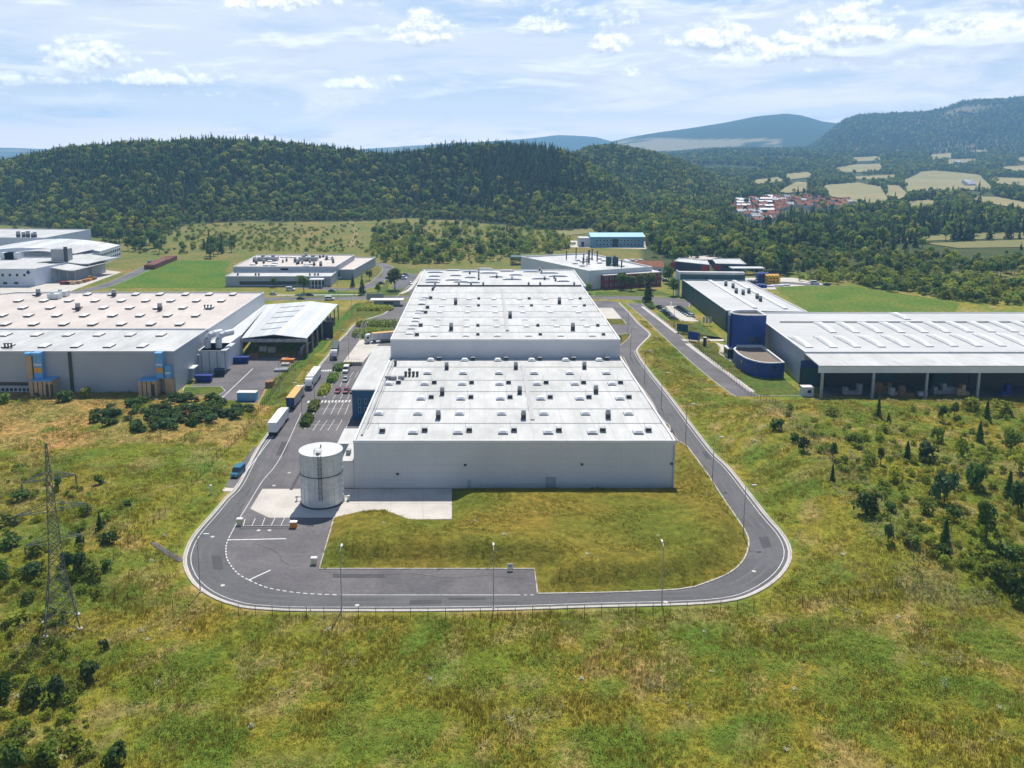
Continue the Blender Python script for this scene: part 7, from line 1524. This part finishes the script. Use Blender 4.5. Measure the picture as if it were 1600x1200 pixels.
RS = [(1372, 650, 33, 10, 0, 1), (1301, 719, 30, 10, 0, 1), (1255, 706, 24, 17, 0, 0), (1376, 726, 28, 10, 0, 1), (1352, 804, 40, 38, 0, 0), (1387, 849, 30, 15, 0, 0), (1476, 850, 36, 19, 0, 1), (1541, 842, 56, 30, 1, 1), (1475, 786, 52, 36, 0, 0), (1520, 764, 46, 32, 0, 0), (1397, 750, 27, 24, 1, 0), (1447, 716, 26, 32, 0, 0), (1417, 716, 26, 15, 0, 1), (1472, 660, 26, 13, 0, 1), (1541, 658, 29, 16, 0, 1), (1590, 804, 50, 28, 0, 1), (1575, 780, 42, 22, 0, 1), (1360, 725, 20, 20, 2, 0), (1212, 672, 20, 20, 0, 0),
      (1450, 804, 24, 26, 1, 0), (1425, 852, 18, 26, 1, 0), (1472, 868, 16, 24, 0, 0), (1575, 870, 18, 34, 0, 0), (1490, 816, 28, 24, 1, 0), (1590, 940, 62, 44, 0, 0), (1299, 648, 13, 20, 1, 0), (1388, 660, 14, 10, 0, 1), (1490, 655, 24, 14, 1, 1), (1517, 640, 22, 30, 1, 0), (1564, 648, 24, 34, 1, 0), (1530, 690, 30, 16, 0, 1), (1465, 690, 28, 20, 1, 0), (1585, 700, 34, 28, 1, 0), (1502, 714, 30, 20, 2, 0), (1594, 742, 44, 30, 1, 0), (1560, 905, 28, 36, 1, 0), (1300, 752, 26, 10, 0, 1), (1243, 690, 14, 16, 0, 0), (1392, 800, 18, 18, 1, 0), (1330, 690, 12, 16, 1, 0)]
LSH = [(18, 858, 22, 34, 0, 0), (57, 866, 20, 30, 1, 0), (124, 900, 34, 24, 0, 0), (142, 904, 30, 24, 1, 0), (156, 829, 26, 14, 0, 1), (92, 768, 24, 11, 0, 1), (35, 780, 18, 28, 1, 0), (103, 884, 22, 24, 0, 0), (53, 902, 18, 36, 0, 0), (156, 758, 16, 14, 0, 0), (124, 848, 22, 14, 0, 1), (135, 806, 18, 22, 1, 0), (46, 940, 16, 26, 1, 0), (152, 936, 14, 16, 1, 0), (103, 1030, 28, 16, 2, 0), (137, 1064, 34, 34, 0, 0), (53, 1103, 40, 36, 0, 0), (90, 1098, 38, 30, 0, 0), (7, 1098, 40, 36, 0, 0), (23, 1198, 40, 34, 0, 0), (80, 1194, 38, 40, 1, 0), (180, 1198, 36, 36, 0, 0), (117, 1168, 26, 40, 1, 0), (163, 1018, 16, 16, 0, 0), (12, 822, 20, 40, 1, 0), (30, 735, 12, 20, 1, 0), (168, 890, 16, 20, 1, 0), (4, 905, 30, 30, 0, 0), (75, 960, 14, 30, 1, 0), (25, 975, 20, 40, 1, 0), (170, 850, 20, 26, 1, 0), (200, 790, 10, 14, 0, 0)]
HUE = ['dark', 'mid green', 'light green']
for L_, side in ((RS, 'right hand scrub slope'), (LSH, 'scrub around the lattice pylon')):
    srt = sorted(range(len(L_)), key=lambda i: -L_[i][1]); cnt = {}
    for i in srt:
        px, py, hp, wp, mt_, up = L_[i]; key = (mt_, up); cnt[key] = cnt.get(key, 0)+1
        nm = '%s %s' % (HUE[mt_], 'upright young tree' if up else 'round bush'); o_ = ORD[cnt[key]-1] if cnt[key] <= 20 else 'far'
        shrub(px, py, hp, wp, '%s in the %s, %s nearest of its kind' % (nm, side, o_), 'large bushes of the '+side, mt_, bool(up), 500+i)
def sprinkle(poly, n, hr, lab, group, meshes, name='bush', cat='bush', avoid=None, zs=(.7, 1.2), own=999):
    R = []
    xs = [p[0] for p in poly]; ys = [p[1] for p in poly]; k = m = 0
    while m < n and k < n*40:
        k += 1; px, py = rng.uniform(min(xs), max(xs)), rng.uniform(min(ys), max(ys))
        if not inpoly([px], [py], poly)[0] or rng.random() > vnoise(px/60, py/30, 5)+.25: continue
        q = GT(px, py); m += 1; s = rng.uniform(*hr); R.append((s*(py-YH), q, s))
    R.sort(key=lambda r: -r[0]); pr = {}
    for i, (_, q, s) in enumerate(R[:own]):
        o = tree(meshes[rng.integers(0, len(meshes))], q[0], q[1], s, name, lab, cat, group, q[2]-.08, rng.uniform(*zs)); pr.setdefault(o.data.name, o)
    R = R[own:]
    if R: scatter('undergrowth', np.array([(q[0], q[1], q[2]-.08) for _, q, s in R]), rng.uniform(0, 6.28, len(R)), np.array([s for _, q, s in R]), list(pr.values()), rng.uniform(*zs, len(R)))
sprinkle([(300, 352), (560, 350), (575, 396), (360, 394), (300, 392)], 420, (1.6, 4.4), 'small green bush dotted over the pale meadow below the wooded hill', 'bushes on the pale meadow', BUSHL, own=30)
sprinkle([(585, 352), (700, 350), (860, 366), (915, 388), (812, 398), (815, 412), (664, 414), (580, 410)], 520, (2.5, 7), 'low green bush in the loose belt behind the huge white hall', 'bushes behind the huge hall', BUSHL, own=20, zs=(.8, 1.4))
sprinkle([(1300, 420), (1430, 430), (1600, 440), (1600, 478), (1500, 474), (1420, 458), (1345, 448), (1240, 440)], 330, (2.5, 6.5), 'low light green bush in the scrub beyond the mown meadow', 'bushes beyond the mown meadow', BUSHL, own=20, zs=(.8, 1.3))
sprinkle([(0, 374), (300, 352), (310, 400), (200, 400), (80, 376)], 120, (2, 6), 'low bush at the back of the white factory meadow', 'bushes behind the factory', BUSH, own=12)
sprinkle([(1215, 640), (1290, 632), (1600, 640), (1600, 960), (1500, 905), (1400, 850), (1330, 775), (1262, 700)], 400, (.8, 2.3), 'small green bush among the weeds of the right hand scrub slope', 'small bushes of the right slope', BUSHL, own=55)
sprinkle([(0, 740), (110, 730), (200, 790), (170, 850), (150, 930), (90, 1000), (120, 1060), (150, 1200), (0, 1200)], 200, (.7, 2.1), 'small green bush among the weeds around the lattice pylon', 'small bushes around the pylon', BUSHL, own=28)
sprinkle([(138, 658), (160, 640), (235, 624), (300, 622), (350, 628), (395, 642), (370, 656), (300, 668), (220, 678)], 120, (2.4, 4.2), 'dark bush in the dense thicket on the field before the delivery yard', 'dense dark thicket', BUSHD[:3], zs=(.6, .9), own=45)
sprinkle([(260, 640), (300, 634), (360, 644), (350, 654), (290, 654)], 10, (2, 3.2), 'reddish brown bush in the dense thicket before the delivery yard', 'brown bushes of the thicket', BUSHD[3:], zs=(.6, .9))
# ------------------------------------------------------------------ grass and weeds
def tuft(name, seed, n, hgt, spread, wid, mat, lean=.5):
    r = np.random.default_rng(seed); mb = MB()
    for i in range(n):
        a = r.uniform(0, 2*PI); q = spread*r.random()**.6; x, y = q*math.cos(a), q*math.sin(a); hh = .72*hgt*r.uniform(.5, 1.15); b = r.uniform(0, 2*PI); dx, dy = math.cos(b)*wid/2, math.sin(b)*wid/2
        lx, ly = lean*hh*r.normal(0, .6), lean*hh*r.normal(0, .6)
        mb.add([(x-dx, y-dy, -.05), (x+dx, y+dy, -.05), (x+lx*.5+dx*.7, y+ly*.5+dy*.7, hh*.62), (x+lx*.5-dx*.7, y+ly*.5-dy*.7, hh*.62), (x+lx, y+ly, hh)], [(0, 1, 2, 3), (3, 2, 4)])
    me = mb.mesh(name, mat); x, y = {0: (-20, 118), 1: (-14, 121), 2: (12, 119), 3: (24, 123), 4: (3, 124), 5: (-30, 125)}[seed % 6]
    return tag(link(name, me, None, (x+seed % 5, y, h1(x+seed % 5, y))), kind='stuff')
gk = dict(rough=.8, spec=.1, trans=.42, rnd=.4, coords='obj', up=1.8, lie=True)
m_g1 = M('grass_green', (0.209, 0.211, 0.018), (0.264, 0.248, 0.027), .8, **gk); m_g2 = M('grass_olive', (0.248, 0.218, 0.024), (0.314, 0.264, 0.036), .8, **gk)
m_g3 = M('grass_straw', (0.389, 0.325, 0.100), (0.324, 0.270, 0.080), .8, **gk); m_w1 = M('weed_green', (0.178, 0.259, 0.030), (0.243, 0.308, 0.048), .8, **gk); m_w2 = M('weed_grey', (0.270, 0.275, 0.115), (0.335, 0.314, 0.130), .8, **gk); m_w3 = M('weed_yellow', (0.243, 0.233, 0.022), (0.297, 0.264, 0.034), .8, **gk)
T_g = [tuft('grass_tuft', 0, 15, .52, .5, .085, m_g1, .7), tuft('grass_tuft', 1, 15, .52, .5, .085, m_g2, .7)]; T_o = [tuft('grass_tuft', 2, 15, .52, .5, .085, m_g2, .7)]; T_s = [tuft('dry_grass_tuft', 3, 15, .52, .5, .085, m_g3, .8)]
T_y = [tuft('yellow_grass_tuft', 9, 15, .52, .5, .085, m_w3, .7)]
def weed(name, seed, mat, n=20):
    r = np.random.default_rng(seed); c = np.stack([r.normal(0, .3, n), r.normal(0, .3, n), np.abs(r.normal(.32, .16, n))], 1); me = cards_mesh(name, c, .19, np.tile([0, 0, 1.], (n, 1)), [mat], None, seed, 1.3)
    x, y = -8+seed % 17, 116+seed % 5; return tag(link(name, me, None, (x, y, h1(x, y))), kind='stuff')
T_w = [weed('leafy_weed', 31, m_w1), weed('leafy_weed', 32, m_w1)]; T_gw = [weed('grey_weed', 33, m_w2)]; T_fl = [weed('white_flower_weed', 34, M('flower_white', (.5, .5, .42), (.25, .27, .12), 3., .8, coords='obj'), 26)]
SIDE_EX = [[g2(*p) for p in q] for q in ([(283, 612), (345, 622), (404, 634), (424, 597), (492, 556), (350, 540), (270, 590)], [(346, 768), (368, 766), (404, 700), (396, 696), (350, 755)], [(-400, 612), (283, 612), (283, 560), (-400, 560)], [(1150, 600), (1260, 612), (1290, 630), (1700, 640), (1700, 560), (1200, 560)])]
def grass():
    A = [grid(ux(-70), ux(1670), 92, 150, .62), grid(ux(-70), ux(1670), 150, 205, .82), grid(ux(-60), ux(1660), 205, 285, 1.1), grid(ux(-60), ux(640), 285, 330, 1.5), grid(ux(960), ux(1250), 285, 400, 1.3)]
    A = np.concatenate(A); X, Y, S = A.T
    inl = inpoly(X, Y, LOOP_OUT); d = np.full(len(X), 99.); near_ = (np.abs(X) < 110)
    d[near_] = segdist(X[near_], Y[near_], LOOP_OUT[::3], False)
    isl = np.zeros(len(X), bool); isl[inl] = inpoly(X[inl], Y[inl], ISL)
    hallbox = (X > X0-4) & (X < X1+.6) & (Y > Y0-.4)
    ok = (~inl & (d > 1.3)) | (isl & ~hallbox)
    for p in SIDE_EX: ok &= ~inpoly(X, Y, p)
    st = [(x, y) for x, y in (g2(*p) for p in [(990, 474), (1020, 498), (1050, 525), (1100, 569), (1162, 616), (1190, 624), (1250, 624)])]
    ok &= ~((X > 60) & (Y > 255) & (segdist(X, Y, st, False) < 5)); ok &= ~((Y > 270) & (X > 95)); ok &= ~((Y > 285) & (X > -60) & (X < 40))
    X, Y, S, isl = (v[ok] for v in (X, Y, S, isl)); u = uof(X, Y)
    Z = np.where(isl, 0, 0.); ki = isl; Z[ki] = isl_z(X[ki], Y[ki]); Z[~ki] = h(X[~ki], Y[~ki])
    def zz(x, y):
        z = np.zeros(len(x)); z[ki] = isl_z(x[ki], y[ki]); z[~ki] = h(x[~ki], y[~ki]); return z
    e_ = .8; GN = np.stack([-(zz(X+e_, Y)-zz(X-e_, Y))/(2*e_), -(zz(X, Y+e_)-zz(X, Y-e_))/(2*e_), np.ones(len(X))], 1); GN /= np.linalg.norm(GN, axis=1)[:, None]
    a = fbm(X/17, Y/17, 101); b = fbm(X/6, Y/6, 102); c = fbm(X/9+50, Y/9, 103); e = fbm(X/3.2, Y/3.2, 104); r = rng.random(len(X))
    left = X < -64; right = (X > 62)
    kind = np.where(a+.25*(r-.5) > .5, 0, 1)                       # 0 green mix, 1 olive
    kind = np.where((b > .585) & (r < .55), 2, kind)                 # straw
    kind = np.where((c > .60) & (r < .5) & (e > .42), 3, kind)      # leafy weeds
    kind = np.where((c < .34) & (r < .45), 4, kind)                  # grey weeds
    # foreground weeds grow thicker close by; the bank round the hall is yellow olive
    kind = np.where((Y < 128) & (fbm(X/11, Y/7, 105) > .56) & (r < .45), 3, kind)
    road_side = (np.abs(segdist(X, Y, LOOP_OUT[::3], False)-6) < 7) & (r < .75)
    kind = np.where(isl & (r < .8), np.where(r < .45, 1, 5), kind); kind = np.where(road_side & ~isl, np.where(r < .36, 1, 5), kind)
    # dry strip: pale streaks along the near fence, and on the left hand field
    fx = g2(900, 975)[1]; dry = np.exp(-((Y-fx)/2.6)**2)*(fbm(X/9, Y/3, 106) > .54); kind = np.where((dry > .35) & (r < .85), 2, kind)
    dl = left & (Y > 222) & (fbm(X/25, Y/12, 107)+.10*sst(228, 262, Y)+.16*sst(-98, -125, X) > .47); kind = np.where(dl & (r < .85), 2, kind)
    kind = np.where(left & (Y > 170) & (Y <= 235) & (b > .5) & (r < .5), 2, kind)
    fen = segdist(X, Y, [g2(*p) for p in [(1440, 924), (1340, 802), (1290, 737), (1240, 690), (1195, 640)]], False); kind = np.where((fen < 4.5) & (r < .7), np.where(r < .35, 4, 2), kind)
    kn = fbm(X/4.2+9, Y/3.4, 111); kind = np.where((kn > .66) & (r < .5) & ~isl, 3, kind); kind = np.where((kn < .31) & (r < .7) & ~isl, 2, kind); ky = fbm(X/6-30, Y/3.6, 112); kind = np.where((ky > .68) & (r < .8), 5, kind)
    kind = np.where((rng.random(len(X)) < .0009), 6, kind)
    scl = S/.66*rng.uniform(.7, 1.25, len(X))*np.where(isl, .85, 1)*np.where(kind == 3, .95, 1); scl = np.minimum(scl, 2.2); zs = .8*np.where(isl, .75, 1)*np.clip(1/np.maximum(S/.6, 1), .5, 1)*rng.uniform(.6, 1.4, len(X))*(.55+1.1*sst(.35, .7, fbm(X/5, Y/5, 109)))*np.where((kn > .66) | (ky > .68), 1.5, 1)
    for kk, nm, pr in ((0, 'green_grass', T_g), (1, 'olive_grass', T_o), (2, 'dry_grass', T_s), (3, 'leafy_weeds', T_w), (4, 'grey_weeds', T_gw), (5, 'yellow_grass', T_y+T_o), (6, 'flowering_weeds', T_fl)):
        k = kind == kk; scatter(nm, np.stack([X[k], Y[k], Z[k]], 1), rng.uniform(0, 6.28, k.sum()), scl[k], pr, zs[k], GN[k])
    print('tufts', len(X))
grass()
# ------------------------------------------------------------------ haze
def haze():
    mb = MB(); mb.box(-19500, 19500, -300, 10800, -6, 480); mt = bpy.data.materials.new('haze_air'); mt.use_nodes = True; N = mt.node_tree.nodes; N.clear(); out = N.new('ShaderNodeOutputMaterial'); v = N.new('ShaderNodeVolumePrincipled')
    v.inputs['Color'].default_value = (.30, .60, 1, 1); v.inputs['Density'].default_value = HAZE; v.inputs['Anisotropy'].default_value = .2; mt.node_tree.links.new(v.outputs[0], out.inputs['Volume'])
    o = link('haze', mb.mesh('haze', mt)); o['kind'] = 'stuff'
HAZE = 1.02e-4
haze()

# labels that several things share: tell them apart along the row where there are few enough to count
def tell_apart():
    by = {}
    for o in COL.objects:
        if o.parent is None and o.get('label') and o.get('category'): by.setdefault(o['label'], []).append(o)
    for lab, L_ in by.items():
        if 2 <= len(L_) <= 30 and len(lab.split()) <= 12:
            L_.sort(key=lambda o: float(proj(o.location.x, o.location.y, o.location.z)[0]))
            for i, o in enumerate(L_):
                n = i+1; j = len(L_)-i
                o['label'] = lab+', '+(ORD[i]+' from the left' if n <= j else ('last on the right' if j == 1 else ORD[j-1]+' from the right'))
tell_apart()
